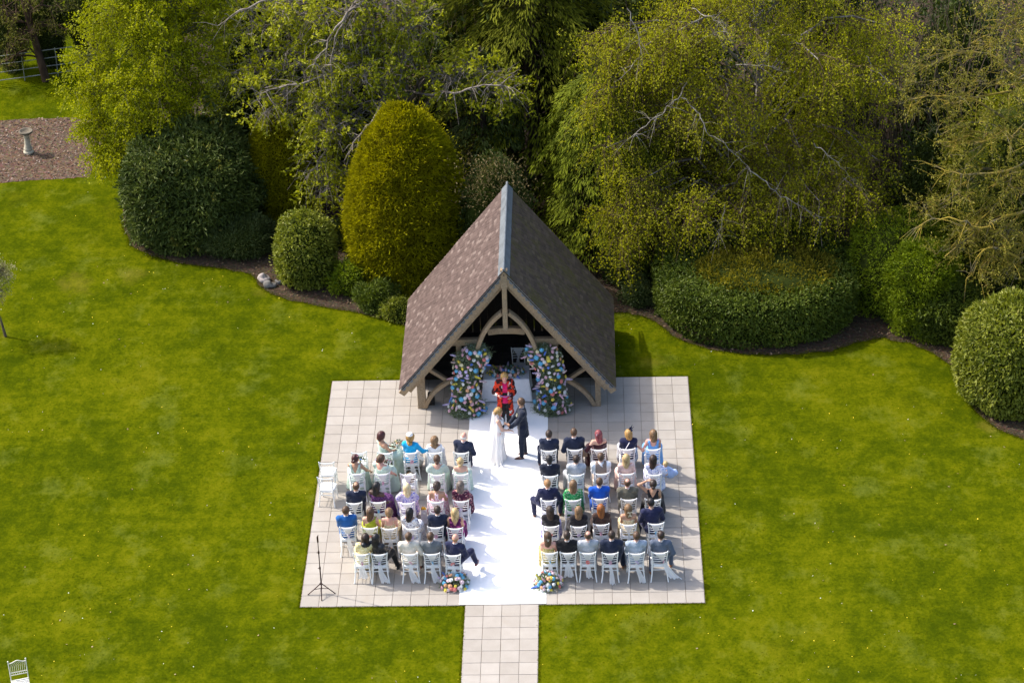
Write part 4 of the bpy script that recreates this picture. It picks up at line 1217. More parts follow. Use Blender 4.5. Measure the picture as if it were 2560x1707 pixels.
def suit(J, sp, parent):
    jm, tm = sp['jacket'], sp.get('trousers', sp['jacket'])
    hem = J['hip'][2] - (sp.get('jlen', .075))
    extra = []
    if not sp.get('sit', True):
        extra = [cap(J['hip'] + (0, 0, .02), (J['hip'][0], J['hip'][1] - .02, hem - .03), .165, .185, .82)]
    pr = grow(torso_prims(J, sp), .020) + [cap(J['sh', -1], J['sh', 1], .068, .068)] + extra
    def post(P, d):
        d = wrinkle(P, d, .005); d = np.maximum(d, hem - P[..., 2]); return neck_hole(J, P, d, .062, .02)
    garment('jacket', pr + arm_prims(J, sp, .018, 0, 1.93), .035, .020, jm, parent, post)
    nk = J['neck']
    col = garment('shirt_collar', [cap(nk - J['up'] * .030, nk + J['up'] * .040, .071, .063, .95, J['tw'])], .01, .0135, sp.get('shirt', SHIRT), parent,
                  lambda P, d: np.maximum(d, np.maximum(P[..., 2] - (nk[2] + .044 + .25 * np.minimum(0, nk[1] - P[..., 1])), .052 - np.sqrt((P[..., 0] - nk[0]) ** 2 + (P[..., 1] - nk[1]) ** 2))))
    trousers(J, sp, parent, tm)
def trousers(J, sp, parent, tm):
    pr = [cap(J['hip'] - (0, .01, .02), J['hip'] + J['up'] * .10, .150 * sp.get('b', 1), .140 * sp.get('b', 1), .82)] + leg_prims(J, sp, .020, 1.97)
    garment('trousers', pr, .03, .027, tm, parent, lambda P, d: wrinkle(P, d, .005))
    shoes(J, parent, sp.get('shoe', MATS['brown_leather']), sp.get('syaw', (0, 0)))
def dress(J, sp, parent):
    """bodice cut by a neckline, sleeves, and a skirt; sp['cut'] = (kind, back depth, front depth)"""
    mt = sp['dress']; kind, bd, fd = sp.get('cut', ('scoop', .08, .10)); nk, s = J['neck'], J['s']; sit = sp.get('sit', True)
    pr = grow(torso_prims(J, sp), .012)
    sl = sp.get('sleeve', 'none')
    if sl == 'cap': pr += arm_prims(J, sp, .030, 0, .42)
    elif sl == 'short': pr += arm_prims(J, sp, .024, 0, .62)
    elif sl == 'puff':
        pr += arm_prims(J, sp, .024, 0, .8)
        for sd in (-1, 1): pr.append(ell(J['sh', sd] * .6 + J['el', sd] * .4, (.088, .085, .10)))
    elif sl == 'flutter':
        for sd in (-1, 1): pr.append(cap(J['sh', sd], J['sh', sd] * .45 + J['el', sd] * .55 + np.array([sd * .035, -.01, 0]), .066, .105, .8))
    elif sl == 'long': pr += arm_prims(J, sp, .018, 0, 1.9)
    def post(P, d):
        d = wrinkle(P, d, .003)
        Q = P - nk.astype(np.float32); Q = Q @ rz3(-J['tw']).T.astype(np.float32)
        dep = np.where(Q[..., 1] < 0.01, bd, fd)
        if kind == 'strapless': z0 = -dep + 0 * Q[..., 0]
        elif kind == 'oneshoulder': z0 = -dep * .55 + Q[..., 0] * .75 * sp.get('osd', 1)
        elif kind == 'halter': z0 = np.where(np.abs(Q[..., 0]) < .055, .03, -dep - .0)
        elif kind == 'vee': z0 = -dep + np.minimum(np.abs(Q[..., 0]) * dep / .10, dep)
        else: z0 = -dep * np.exp(-(Q[..., 0] / (.090 * s)) ** 4)
        arms_cut = d
        if kind in ('strapless', 'halter', 'vee', 'scoop', 'oneshoulder') and sl == 'none':
            # arm holes
            for sd in (-1, 1):
                a = J['sh', sd] + rz3(J['tw']) @ np.array([sd * .035, 0, .0]); e = prim_d(cap(a, a * .5 + J['el', sd] * .5, .075, .05), P)
                arms_cut = np.maximum(arms_cut, -e)
        d = np.maximum(arms_cut, Q[..., 2] - z0)
        return neck_hole(J, P, d, .072, -.01)
    bod = garment('bodice' if sp.get('skirt_mat') else 'dress', pr, .03, .0175, mt, parent, post)
    if sp.get('straps'):
        g = Geo()
        for sd in (-1, 1):
            q = lambda x, y, z: nk + rz3(J['tw']) @ np.array([x, y, z])
            g.tube(bez([q(sd * .085, -.085, -bd - .01), q(sd * .095, -.075, -.09), q(sd * .10, -.02, -.012), q(sd * .095, .06, -.05), q(sd * .08, .09, -fd)], 10), .007 if sp['straps'] == 1 else .016, 6)
        g.obj('strap', mt, bod if False else parent, True)
    if sp.get('skirt', True): skirt(J, sp, parent)
def skirt(J, sp, parent):
    mt = sp.get('skirt_mat', sp['dress']); ln, wd = sp.get('sk', (.75, .05)); sit = sp.get('sit', True)
    pr = [cap(J['hip'] - (0, .01, .03), J['hip'] + J['up'] * .12, .170 * sp.get('b', 1), .135 * sp.get('b', 1), .84)]
    mk = (J['kn', -1] + J['kn', 1]) / 2; ma = (J['an', -1] + J['an', 1]) / 2
    if sit:
        for sd in (-1, 1):
            h, k, a = J['hj', sd], J['kn', sd], J['an', sd]
            pr.append(cap(h, k, .105, .085 + wd * .4))
            if ln > 0: pr.append(cap(k, k + (a + (0, 0, -.04) - k) * ln, .080 + wd * .5, .075 + wd * 1.1))
        pr.append(cap(J['hip'] + (0, .05, .0), mk + (0, 0, .0), .12, .10 + wd * .3))
        if ln > 0: pr.append(cap(mk, mk + (ma + (0, 0, -.04) - mk) * ln, .09 + wd * .5, .10 + wd * 1.2))
    else:
        pr += [cap(J['hip'], (0, 0, .12), .15, .19 + wd)]
    def post(P, d):
        f = np.clip((.56 - P[..., 2]) / .4, 0, 1)
        d = d + .012 * f * np.sin(np.arctan2(P[..., 0] - mk[0], P[..., 1] - mk[1] + .12) * 13 + P[..., 0] * 9) + .004 * np.sin(P[..., 0] * 55 + P[..., 1] * 12)
        zmin = .02 if ln > .9 else 0.03
        return np.maximum(d, zmin - P[..., 2])
    garment('skirt', pr, .07, .027, mt, parent, post)
    shoes(J, parent, sp.get('shoe', plain('nude_shoe', (0.45, 0.28, 0.20), .4)))
def person(sp, o, ang, label, group=None):
    root = empty('person', o, ang, label, 'person', group)
    J = skeleton(sp)
    sp['bare'] = 'dress' in sp
    body(J, sp, root)
    hair(J, sp, root)
    if 'dress' in sp: dress(J, sp, root)
    elif 'jacket' in sp: suit(J, sp, root)
    return root, J
def headflower(root, J, pos, mats, n=5, r=.022, name='hair_flower'):
    H, a = J['head'], J['ha']
    for i in range(n):
        p = H + rz3(a) @ (np.array(pos) + (rng.random(3) - .5) * .05)
        f = bpy.data.objects.new(name, KNOT); C.objects.link(f); f.parent = root; f.location = p; f.scale = (r / .05,) * 3
        f.rotation_euler = (R(60) + rng.normal() * .4, rng.normal() * .4, a + rng.normal() * .5)
        f.material_slots[0].link = 'OBJECT'; f.material_slots[0].material = PET[mats[i % len(mats)]]

# ------------------------------------------------------------------ the guests
NAVY = cloth('navy_wool', (0.012, 0.018, 0.042)); NAVY2 = cloth('ink_navy_wool', (0.013, 0.016, 0.050)); DKNAVY = cloth('near_black_navy', (0.010, 0.013, 0.026))
BLACK = cloth('black_wool', (0.008, 0.008, 0.010)); ROYAL = cloth('royal_blue_wool', (0.015, 0.095, 0.30)); BRIGHTB = cloth('bright_blue_wool', (0.006, 0.075, 0.42))
GREY = cloth('mid_grey_wool', (0.135, 0.145, 0.155)); LGREY = cloth('pale_grey_wool', (0.36, 0.38, 0.41)); BGREY = cloth('pale_blue_grey_wool', (0.30, 0.355, 0.43)); SLATE = cloth('slate_wool', (0.085, 0.105, 0.150))
CREAM = cloth('cream_linen', (0.62, 0.56, 0.47)); OLIVE = cloth('olive_tweed', (0.118, 0.108, 0.080), .3); TAUPE = cloth('taupe_wool', (0.23, 0.175, 0.145)); BEIGE = cloth('beige_chino', (0.56, 0.45, 0.36))
SAGE = cloth('sage_chiffon', (0.44, 0.545, 0.47), .07, .7); BLEATHER = plain('black_leather', (0.012, 0.013, 0.017), 0.35, .2, 12, .3)
SAX = cloth('bright_blue_jacket', (0.008, 0.32, 0.62)); SKYB = cloth('sky_blue_satin', (0.16, 0.38, 0.76), .08, .5); WHITED = cloth('white_tulle', (0.74, 0.74, 0.76), .05)
LIME = cloth('lime_satin', (0.33, 0.36, 0.012), .1, .5); WINE = cloth('wine_velvet', (0.045, 0.006, 0.010), .2, .8, .4); BLUSH = cloth('blush_cloth', (0.68, 0.47, 0.42), .05)
PURPLE = print_cloth('purple_speckle', (0.055, 0.018, 0.075), [(0.25, 0.09, 0.18), (0.12, 0.06, 0.20)], 45, .54); LILACP = print_cloth('lilac_print', (0.50, 0.44, 0.66), [(0.12, 0.13, 0.50), (0.68, 0.62, 0.75)], 20, .5)
PINKF = print_cloth('pink_floral', (0.72, 0.62, 0.66), [(0.30, 0.03, 0.13), (0.58, 0.22, 0.33)], 24, .52); MAROONF = print_cloth('maroon_floral', (0.050, 0.010, 0.030), [(0.60, 0.36, 0.36), (0.20, 0.03, 0.07)], 20, .55)
WHITEP = print_cloth('white_print', (0.76, 0.75, 0.76), [(0.06, 0.05, 0.10), (0.35, 0.25, 0.42)], 22, .56); GOLDP = print_cloth('gold_print', (0.56, 0.45, 0.27), [(0.30, 0.20, 0.08), (0.68, 0.60, 0.44)], 40, .5)
PLUM = cloth('plum_satin', (0.10, 0.012, 0.085), .2, .45); PLUMP = print_cloth('plum_print', (0.10, 0.012, 0.08), [(0.50, 0.10, 0.30)], 14, .55); GREENF = print_cloth('green_floral', (0.02, 0.27, 0.08), [(0.62, 0.60, 0.50), (0.01, 0.15, 0.045)], 26, .55)
BWHITE = print_cloth('white_blue_floral', (0.66, 0.66, 0.78), [(0.10, 0.14, 0.42), (0.25, 0.34, 0.66)], 22, .56); YELLOWP = print_cloth('pale_yellow_print', (0.66, 0.60, 0.36), [(0.50, 0.42, 0.16)], 30, .5)
BLACKD = cloth('black_dress_cloth', (0.012, 0.010, 0.013)); DKBROWN = cloth('dark_brown_knit', (0.045, 0.022, 0.016)); NAVYW = print_cloth('navy_white_print', (0.70, 0.70, 0.74), [(0.02, 0.03, 0.16)], 30, .52)
OLIVEG = print_cloth('olive_gold_print', (0.36, 0.30, 0.10), [(0.20, 0.14, 0.04), (0.56, 0.50, 0.30)], 36, .5); IVORY = cloth('ivory_skirt', (0.72, 0.68, 0.62), .05)
BURG = plain('burgundy_leather', (0.10, 0.010, 0.018), .35); BLKSHOE = plain('black_leather_shoe', (0.012, 0.012, 0.013), .3); TANSHOE = plain('tan_leather', (0.22, 0.09, 0.035), .4)
M = lambda **k: dict(sex='m', **k)
W = lambda **k: dict(sex='w', **k)
side_r = ((25, 0, .0), (25, 0, 0))
PEOPLE = [
 ('a1', W(skin='tan', hair=('bob', 'auburn', .04), dress=SAGE, cut=('oneshoulder', .12, .12), osd=-1, sk=(1, .10), hy=.0, arms=((-.02, .36, .72), (.10, .34, .70))), -.95, (-.10, .0), 'bridesmaid with short auburn hair in a one-shoulder sage dress, sitting sideways in front'),
 ('a2', W(skin='fair', hair=('curly', 'honey', .10), jacket=SAX, skirt_mat=IVORY, hy=-.3, tw=-.25, arms=(None, (.42, .18, .68)), b=1.02), -.15, (0, 0), 'woman in a bright blue jacket with a round white hat over curly honey hair'),
 ('a3', W(skin='fair', s=.82, hair=('curly', 'light', .12), dress=WHITED, cut=('scoop', .05, .05), sleeve='cap', sk=(.8, .09), hy=-.2), 0, (0, .02), 'girl with long curly light brown hair, a white flower headband and a white tulle dress'),
 ('a4', M(skin='pink', hair=('bald', 'white'), jacket=NAVY, tw=-.12, lean=.06, arms=(None, (.27, .16, .62)), b=1.06), 0, (.03, 0), 'bald older man in a navy suit in the front row beside the aisle'),
 ('b1', W(skin='tan', hair=('bun', 'auburn'), dress=SAGE, cut=('vee', .26, .12), straps=2, sk=(1, .10), tw=-.25, hy=-.35, arms=((.02, .36, .74), (.36, .30, .60))), -.15, (-.02, 0), 'bridesmaid with a dark burgundy bun and low-backed sage dress, one arm stretched out'),
 ('b2', W(skin='pink', hair=('updo', 'brown'), dress=SAGE, cut=('scoop', .13, .10), sleeve='cap', sk=(1, .14), tw=-.35, hy=-.45, arms=((.02, .34, .72), (.30, .22, .62)), b=1.16), -.30, (0, 0), 'bridesmaid with a brown updo and cap-sleeved sage dress, turned to the right'),
 ('b4', W(skin='fair', hair=('bun', 'brown'), dress=SAGE, cut=('scoop', .10, .09), sleeve='flutter', sk=(1, .09), hy=-.1), 0, (0, 0), 'bridesmaid with a neat brown bun and flutter-sleeved sage dress'),
 ('b5', W(skin='fair', s=.84, hair=('bun', 'blonde'), dress=SAGE, cut=('strapless', .13, .12), sk=(1, .08)), 0, (0, .0), 'girl with a low blonde bun and a strapless sage dress'),
 ('c1', M(skin='tan', hair=('thin', 'brown'), jacket=NAVY, lean=.02), 0, (.02, 0), 'balding brown-haired man in a navy suit at the left end of the third row'),
 ('c2', W(skin='dark', hair=('long', 'black', .20), dress=PURPLE, cut=('strapless', .10, .10), sleeve='short', sk=(.95, .13), tw=-.15, b=1.08, arms=(None, (.26, .22, .64))), -.25, (-.02, 0), 'woman with straight black hair in a long dark purple speckled dress'),
 ('c3', W(skin='fair', hair=('long', 'pale', .24), dress=LILACP, cut=('scoop', .06, .08), sleeve='flutter', sk=(.7, .07)), 0, (0, 0), 'woman with long straight pale blonde hair in a lilac ruffled dress'),
 ('c4', W(skin='tan', hair=('updo', 'dark'), dress=PINKF, cut=('halter', .20, .10), sk=(.8, .07), arms=(None, (.20, .28, .66))), 0, (.01, 0), 'woman with a dark updo in a pink and white floral halter dress'),
 ('c5', W(skin='fair', hair=('long', 'grey', .12), dress=MAROONF, cut=('scoop', .05, .07), sleeve='short', sk=(.7, .06)), 0, (0, 0), 'woman with grey-brown hair in a dark maroon floral dress beside the aisle'),
 ('d1', M(skin='tan', hair=('short', 'brown'), jacket=ROYAL, hy=-.75, tw=-.1, trousers=ROYAL), 0, (.0, 0), 'man in a royal blue suit turning his head, left end of the fourth row'),
 ('d2', W(skin='fair', hair=('long', 'brown', .26), dress=LIME, cut=('oneshoulder', .16, .12), osd=1, sk=(.6, .05), hy=-.4, tw=-.1), 0, (.01, 0), 'woman with long brown hair in a lime green one-shoulder dress'),
 ('d3', W(skin='pink', hair=('updo', 'light'), dress=GOLDP, cut=('strapless', .17, .13), straps=1, sk=(.7, .06), lean=-.02), 0, (0, 0), 'bare-shouldered woman with a curly light brown updo in a gold patterned dress'),
 ('d4', W(skin='tan', hair=('long', 'black', .26), dress=WHITEP, cut=('scoop', .07, .08), sleeve='short', sk=(.95, .10), tw=-.1, hy=-.15), -.1, (-.05, 0), 'woman with long black hair in a white dress with a dark print'),
 ('d5', M(skin='fair', hair=('short', 'dark'), jacket=NAVY, hy=-.1), 0, (.06, 0), 'dark-haired man in a navy jacket in the fourth row, left side'),
 ('d6', W(skin='tan', hair=('long', 'blonde', .25), dress=PLUMP, cut=('vee', .20, .12), straps=1, sk=(.5, .05)), 0, (0, 0), 'woman with straight blonde hair and a hot pink hair flower in a plum dress'),
 ('e1', W(skin='tan', hair=('long', 'dark', .16), dress=YELLOWP, cut=('scoop', .07, .09), sleeve='short', sk=(.8, .07), hy=-.25, lean=.10), 0, (.02, .02), 'woman with dark brown hair in a pale yellow dress, hugged by the person beside her'),
 ('e2', W(skin='tan', hair=('long', 'black', .16), jacket=BLEATHER, trousers=BLACK, shoe=BLKSHOE, lean=-.08, tw=-.30, hy=.35, legs=((10, 0, 0), (20, .05, .10)), arms=((-.42, .02, 1.02), (.20, .30, .72)), pole={-1: (-.3, -.8, .3), 1: (.6, -.7, -.6)}), -.25, (.0, 0), 'person with long black hair in a black leather jacket, hugging the neighbour'),
 ('e3', M(skin='fair', hair=('short', 'brown'), jacket=CREAM, shoe=MATS['brown_leather'], arms=(None, (.22, .20, .70)), b=1.05, legs=((8, 0, 0), (16, .0, .02))), -.05, (-.02, 0), 'man in a cream linen suit in the back row, left side'),
 ('e4', M(skin='fair', hair=('short', 'brown'), jacket=GREY, hy=.1), 0, (-.01, 0), 'brown-haired man in a mid grey suit in the back row, left side'),
 ('e5', M(skin='pink', hair=('bald', 'sand'), jacket=NAVY2, shoe=BURG, tw=-.15, lean=.03, legs=((18, 0, 0), (34, .05, .10)), kz=(0, .07), az=(0, .16), arms=(None, (.22, .24, .70))), -.12, (.04, 0), 'bald man in a navy suit with legs crossed and burgundy shoes, beside the aisle flowers'),
 ('f1', M(skin='fair', hair=('short', 'dark'), jacket=NAVY, legs=((18, 0, -.02), (10, 0, 0))), 0, (.01, 0), 'dark-haired man in a navy suit, front row right beside the aisle'),
 ('f2', M(skin='fair', s=1.05, hair=('short', 'brown'), jacket=NAVY, b=1.03, arms=((-.20, .14, .62), None)), 0, (.0, 0), 'brown-haired man in a navy suit, second from the aisle in the front row right'),
 ('f3', W(skin='fair', hair=('long', 'wine', .18), dress=WINE, cut=('strapless', .12, .10), sleeve='long', sk=(1, .08), hy=.15, arms=((-.34, .14, .74), None)), .1, (.0, 0), 'woman with wavy wine-red hair in a dark wine off-shoulder dress'),
 ('f4', W(skin='fair', hair=('bob', 'honey', .06), jacket=NAVY2, skirt_mat=NAVYW, hy=.0, b=1.08), 0, (.02, 0), 'woman with a short honey bob, navy feather headpiece and white-edged navy jacket'),
 ('f5', W(skin='pink', hair=('bob', 'light', .12), dress=SKYB, cut=('scoop', .17, .10), straps=2, sk=(.9, .06), hy=.1, arms=((-.40, .12, .76), None), pole={-1: (-.2, -.5, -.8), 1: (.6, -.7, -.6)}), 0, (.02, 0), 'woman with light brown hair in a sky blue dress with a square open back'),
 ('g1', M(skin='dark', hair=('short', 'black'), jacket=DKNAVY), 0, (.02, 0), 'black-haired man in a near-black jacket, second row right beside the aisle'),
 ('g2', M(skin='fair', s=.95, hair=('short', 'dark'), jacket=LGREY, legs=((20, 0, -.03), (14, 0, 0))), 0, (0, 0), 'dark-haired boy in a pale grey suit, second row right'),
 ('g3', M(skin='fair', hair=('short', 'brown'), jacket=SHIRT, trousers=BEIGE, waistcoat=TAUPE), 0, (0, 0), 'curly brown-haired man in a taupe waistcoat and white shirt sleeves'),
 ('g4', W(skin='pink', hair=('long', 'blonde', .24), dress=BLUSH, cut=('scoop', .05, .07), sleeve='long', sk=(.9, .07), lean=-.02), 0, (.0, 0), 'woman with long golden blonde hair in a blush pink dress'),
 ('g5', W(skin='fair', hair=('long', 'dark', .22), dress=BWHITE, cut=('scoop', .05, .07), sleeve='puff', sk=(.95, .07), hy=-.2, tw=-.1, arms=((.16, .28, .80), (.32, .18, .78)), b=1.05), -.05, (.0, 0), 'woman with long dark brown hair in a white and blue floral dress, holding a baby'),
 ('h1', M(skin='pink', hair=('short', 'sand'), jacket=NAVY2, legs=((42, 0, .02), (30, 0, -.02)), arms=((-.20, .26, .74), (.20, .26, .74))), 0, (.0, 0), 'ginger-blond man in a navy suit, knees spread wide, third row beside the aisle'),
 ('h2', W(skin='fair', hair=('long', 'light', .30), dress=GREENF, cut=('scoop', .08, .08), sleeve='puff', sk=(.8, .06)), 0, (.02, 0), 'woman with very long light brown hair in a green floral dress'),
 ('h3', M(skin='fair', hair=('short', 'brown'), jacket=BRIGHTB, b=1.06), 0, (-.02, 0), 'brown-haired man in a bright blue suit, third row right'),
 ('h4', M(skin='pink', hair=('thin', 'brown'), jacket=OLIVE, b=1.08, hy=.1), 0, (-.02, 0), 'balding man in an olive tweed jacket, third row right'),
 ('h5', W(skin='tan', hair=('bun', 'dark'), dress=BLACKD, cut=('vee', .20, .12), straps=1, sk=(.95, .10), hy=.25, lean=.01, arms=((-.14, .03, 1.30), None), pole={-1: (-.9, -.2, -.2), 1: (.6, -.7, -.6)}), 0, (.0, 0), 'woman in a black strappy dress raising one arm to her dark bun'),
 ('i1', W(skin='fair', hair=('long', 'dark', .17), jacket=BLACKD, skirt_mat=LILACP, hy=.1), 0, (.0, 0), 'woman with dark brown hair in a black top, fourth row right beside the aisle'),
 ('i2', W(skin='fair', hair=('long', 'light', .14), jacket=BLACKD, skirt_mat=BLACKD, hy=-.1), 0, (.0, 0), 'woman with blonde-brown waves in a black top, fourth row right'),
 ('i3', W(skin='fair', hair=('long', 'ginger', .27), jacket=DKBROWN, skirt_mat=DKBROWN), 0, (.01, 0), 'woman with long straight ginger hair in a dark brown top'),
 ('i4', W(skin='tan', hair=('long', 'light', .28), dress=GOLDP, cut=('strapless', .14, .12), sk=(.8, .06)), 0, (.02, 0), 'woman with long light brown hair tied with a cream bow'),
 ('i5', M(skin='tan', hair=('short', 'black'), jacket=NAVY2, trousers=NAVY2, shoe=BLKSHOE, b=1.14, s=1.04, fwd=.14, hy=.45, tw=.12, legs=((20, .02, -.05), (14, 0, 0)), arms=((-.16, .36, .78), (.14, .36, .72))), .05, (-.06, .04), 'broad man in a navy suit leaning forward at the right end of the fourth row'),
 ('j1', W(skin='pink', hair=('long', 'brown', .22), dress=OLIVEG, cut=('strapless', .15, .12), sk=(.8, .06)), 0, (-.02, 0), 'bare-shouldered woman with long brown hair and a white hair clip, back row right'),
 ('j2', M(skin='tan', hair=('short', 'dark'), jacket=BLACK, b=1.04), 0, (-.02, 0), 'dark-haired man in a black jacket, back row right'),
 ('j3', M(skin='pink', hair=('thin', 'brown'), jacket=LGREY, b=1.06), 0, (.0, 0), 'balding man in a pale grey suit, back row right'),
 ('j4', M(skin='fair', s=1.05, hair=('short', 'dark'), jacket=NAVY, b=1.13, shoe=TANSHOE, legs=((8, 0, 0), (20, -.05, .04))), 0, (.03, 0), 'broad dark-haired man in a navy jacket, middle of the back row right'),
 ('j5', M(skin='pink', hair=('short', 'brown'), jacket=BGREY, b=1.05), 0, (-.01, 0), 'brown-haired man in a pale blue-grey suit, back row right'),
 ('j6', M(skin='fair', hair=('short', 'dark'), jacket=SLATE, shoe=TANSHOE, b=1.06, tw=-.05, lean=.03, legs=((14, -.30, -.03), (20, 0, .02)), arms=(None, (.24, .16, .66))), -.06, (.03, 0), 'dark-haired man in slate grey with tan shoes, right end of the back row'),
]
PJ = {}
for key, sp, rot, off, label in PEOPLE:
    o, ang, c = CHAIRS[key]
    a = ang + rot; w = rz3(a) @ np.array([off[0], off[1] - .03, 0])
    if sp['sex'] == 'm': sp['s'] = sp.get('s', 1.0) * 1.02
    if sp['sex'] == 'w': sp['s'] = sp.get('s', 1.0) * .965
    sp.setdefault('syaw', (6, -6)); sp['hy'] = sp.get('hy', 0) + rng.normal() * .12; sp['tw'] = sp.get('tw', 0) + rng.normal() * .05; sp['lean'] = sp.get('lean', 0) + rng.normal() * .022
    root, J = person(sp, o + w, a, label, 'seated wedding guests')
    if 'skirt_mat' in sp and 'jacket' in sp:
        for ch in list(root.children):
            if ch.name.startswith(('trousers', 'shoe', 'shirt_collar')): bpy.data.objects.remove(ch)
        sp['dress'] = sp['skirt_mat']; sp.setdefault('sk', (.7, .06)); skirt(J, sp, root)
    if 'waistcoat' in sp:
        nk = J['neck']
        garment('waistcoat', grow(torso_prims(J, sp), .038)[:4], .03, .0175, sp['waistcoat'], root, lambda P, d: np.maximum(neck_hole(J, P, d, .080, .01), np.abs(P[..., 0] - nk[0]) - .145))
    PJ[key] = (root, J, a)
def H(key): return PJ[key][0], PJ[key][1]
def hq(J, x, y, z): return J['head'] + rz3(J['ha']) @ np.array([x, y, z])
headflower(*H('b1'), (.02, -.10, .0), ['cream', 'white'], 5, .018); headflower(*H('b1'), (.05, .0, .10), ['coral', 'burgundy', 'pink'], 6, .024)
headflower(*H('b2'), (-.05, -.11, -.01), ['lilac'], 3, .018); headflower(*H('b4'), (.08, -.06, -.05), ['cream', 'white'], 4, .026)
headflower(*H('a3'), (.05, .02, .09), ['white', 'cream'], 8, .024); headflower(*H('d6'), (-.06, -.02, .07), ['pink', 'pink'], 6, .034)
headflower(*H('f3'), (-.06, -.06, .06), ['pink', 'lilac', 'blush'], 8, .032); headflower(*H('h5'), (.02, .03, .115), ['pink'], 4, .02); headflower(*H('d4'), (-.03, -.02, .12), ['lilac'], 2, .015)
# white pillbox hat, navy feather headpiece, bow, clip
root, J = H('a2'); g = Geo(); P = hq(J, .0, -.03, .115)
g.lathe([(0, .052), (.045, .048), (.078, .03), (.092, .005), (.088, -.01), (.06, -.012)], P, 16); g.obj('hat', plain('white_hat', (.80, .80, .78), .8), root, True)
for i in range(7):
    f = bpy.data.objects.new('hat_flower', KNOT); C.objects.link(f); f.parent = root; f.location = P + np.array([math.cos(i) * .05, math.sin(i) * .05, .045]); f.scale = (.6, .6, .6)
    f.material_slots[0].link = 'OBJECT'; f.material_slots[0].material = PET['white']
root, J = H('f4'); g = Geo(); P = hq(J, .06, -.02, .12); g.ell(P, (.055, .05, .018), 10, 5)
for i in range(9):
    d = unit(np.array([rng.normal() * .6 + .2, rng.normal() * .6, 1.0])); s_ = unit(np.cross(d, [0, 1, .2])) * .014; L = .10 + .07 * rng.random()
    g.add([P, P + d * L * .5 + s_, P + d * L + (0.02, 0, 0), P + d * L * .5 - s_], [(0, 1, 2, 3)])
g.obj('feather_headpiece', NAVY2, root)
g = Geo(); nk = J['neck']; g.tube([nk + (.085 * math.cos(t), .085 * math.sin(t) * .9, -.02 + .02 * math.sin(t)) for t in np.linspace(0, 2 * PI, 17)], .016, 6)
g.tube(bez([nk + (.02, -.10, -.04), nk + (-.05, -.145, -.14), nk + (-.10, -.155, -.24)], 6), .010, 5); g.obj('white_edging', SHIRT, root, True)
def bow(root, J, at, mat, s=1.0):
    P = hq(J, *at); g = Geo(); Rm = rz3(J['ha'])
    for sd in (-1, 1):
        for pts in ([(0, 0, 0), (.055, -.01, .035), (.065, -.012, -.005), (.0, 0, -.008)], [(0, 0, 0), (.02, -.012, -.06), (.045, -.02, -.12), (.015, -.014, -.115)]):
            g.add([P + Rm @ (np.array([sd * x, y, z]) * s) for x, y, z in pts], [(0, 1, 2, 3) if sd > 0 else (3, 2, 1, 0)])
    g.ell(P + Rm @ np.array([0, -.006, 0]), .012 * s, 8, 5); return g.obj('hair_bow', mat, root)
bow(*H('i4'), (.02, -.135, -.02), plain('cream_ribbon', (.78, .70, .48), .5)); bow(*H('j1'), (.02, -.122, .0), plain('white_clip', (.80, .76, .66), .4), .45)
# things held
def bouquet(loc, lab, cols, s=1.0):
    b = empty('bouquet', loc, 0, lab, 'bouquet', 'bridesmaid bouquets')
    g = Geo(); n = 90; D = rdir(n); D[:, 2] = np.abs(D[:, 2]); P = D * np.array([.13, .13, .10]) * s * rng.uniform(.5, 1.1, n)[:, None]
    leafq(g, P, unit(D + rng.normal(size=(n, 3)) * .4), rng.uniform(.05, .10, n) * s, .3); o = g.obj('greenery', leaf_mat('eucalyptus', (0.03, 0.055, 0.03), (0.12, 0.17, 0.09), .25), b)
    o['kind'] = 'stuff'
    for i in range(14):
        f = bpy.data.objects.new('bloom', KNOT); C.objects.link(f); f.parent = b; d = rdir(1)[0]; d[2] = abs(d[2]) + .2; d = unit(d)
        f.location = d * np.array([.11, .11, .10]) * s; f.rotation_euler = Vector(d).to_track_quat('Z', 'Y').to_euler(); k = rng.uniform(.6, 1.1) * s; f.scale = (k, k, k)
        f.material_slots[0].link = 'OBJECT'; f.material_slots[0].material = PET[cols[i % len(cols)]]
    g = Geo(); g.tube([(0, 0, 0), (.01, -.02, -.18)], (.02, .014), 7); g.obj('stems', MATS['eucalyptus'], b)
    g = Geo(); U = np.linspace(-1, 1, 5)
    g.grid(np.stack([np.stack([.03 + U * .02 + .02 * math.sin(t * 5), 0 * U - .02 - .06 * t, 0 * U - .06 - .40 * t], -1) for t in np.linspace(0, 1, 8)])); g.obj('ribbon', CHIFFON, b)
def leafq(g, P, D, L, asp=.4, nrm=None, mat=0, r=None, fold=.12):
    n = len(P); L = np.broadcast_to(np.asarray(L, float), (n,)); nrm = rdir(n) if nrm is None else nrm
    S_ = unit(np.cross(D, nrm)) * (L * asp / 2)[:, None]; N_ = unit(np.cross(S_, D))
    mid = P + D * (L * .45)[:, None] - N_ * (L * fold * asp)[:, None] * 0
    V = np.stack([P, mid + S_ + N_ * (L * fold)[:, None], P + D * L[:, None], mid - S_ + N_ * (L * fold)[:, None]], 1)
    g.add(V.reshape(-1, 3), np.arange(4 * n).reshape(-1, 4), rng.random(n) if r is None else r, mat)
def wp(key, loc):
    root, J, a = PJ[key]; return np.array(root.location) + rz3(a) @ np.array(loc)
bouquet(wp('a1', (.05, .42, .80)), 'bouquet of cream roses and dark leaves held by the front row bridesmaid', ['cream', 'white', 'cream', 'peach'])
bouquet(wp('b1', (.08, .40, .84)), 'bouquet with peach, blue and purple flowers held by the burgundy-haired bridesmaid', ['peach', 'blue', 'cream', 'royal', 'lilac'])
bouquet(wp('b2', (.10, .38, .82)), 'bouquet with dark burgundy flowers held by the cap-sleeved bridesmaid', ['burgundy', 'burgundy', 'blush', 'lilac'], .85)
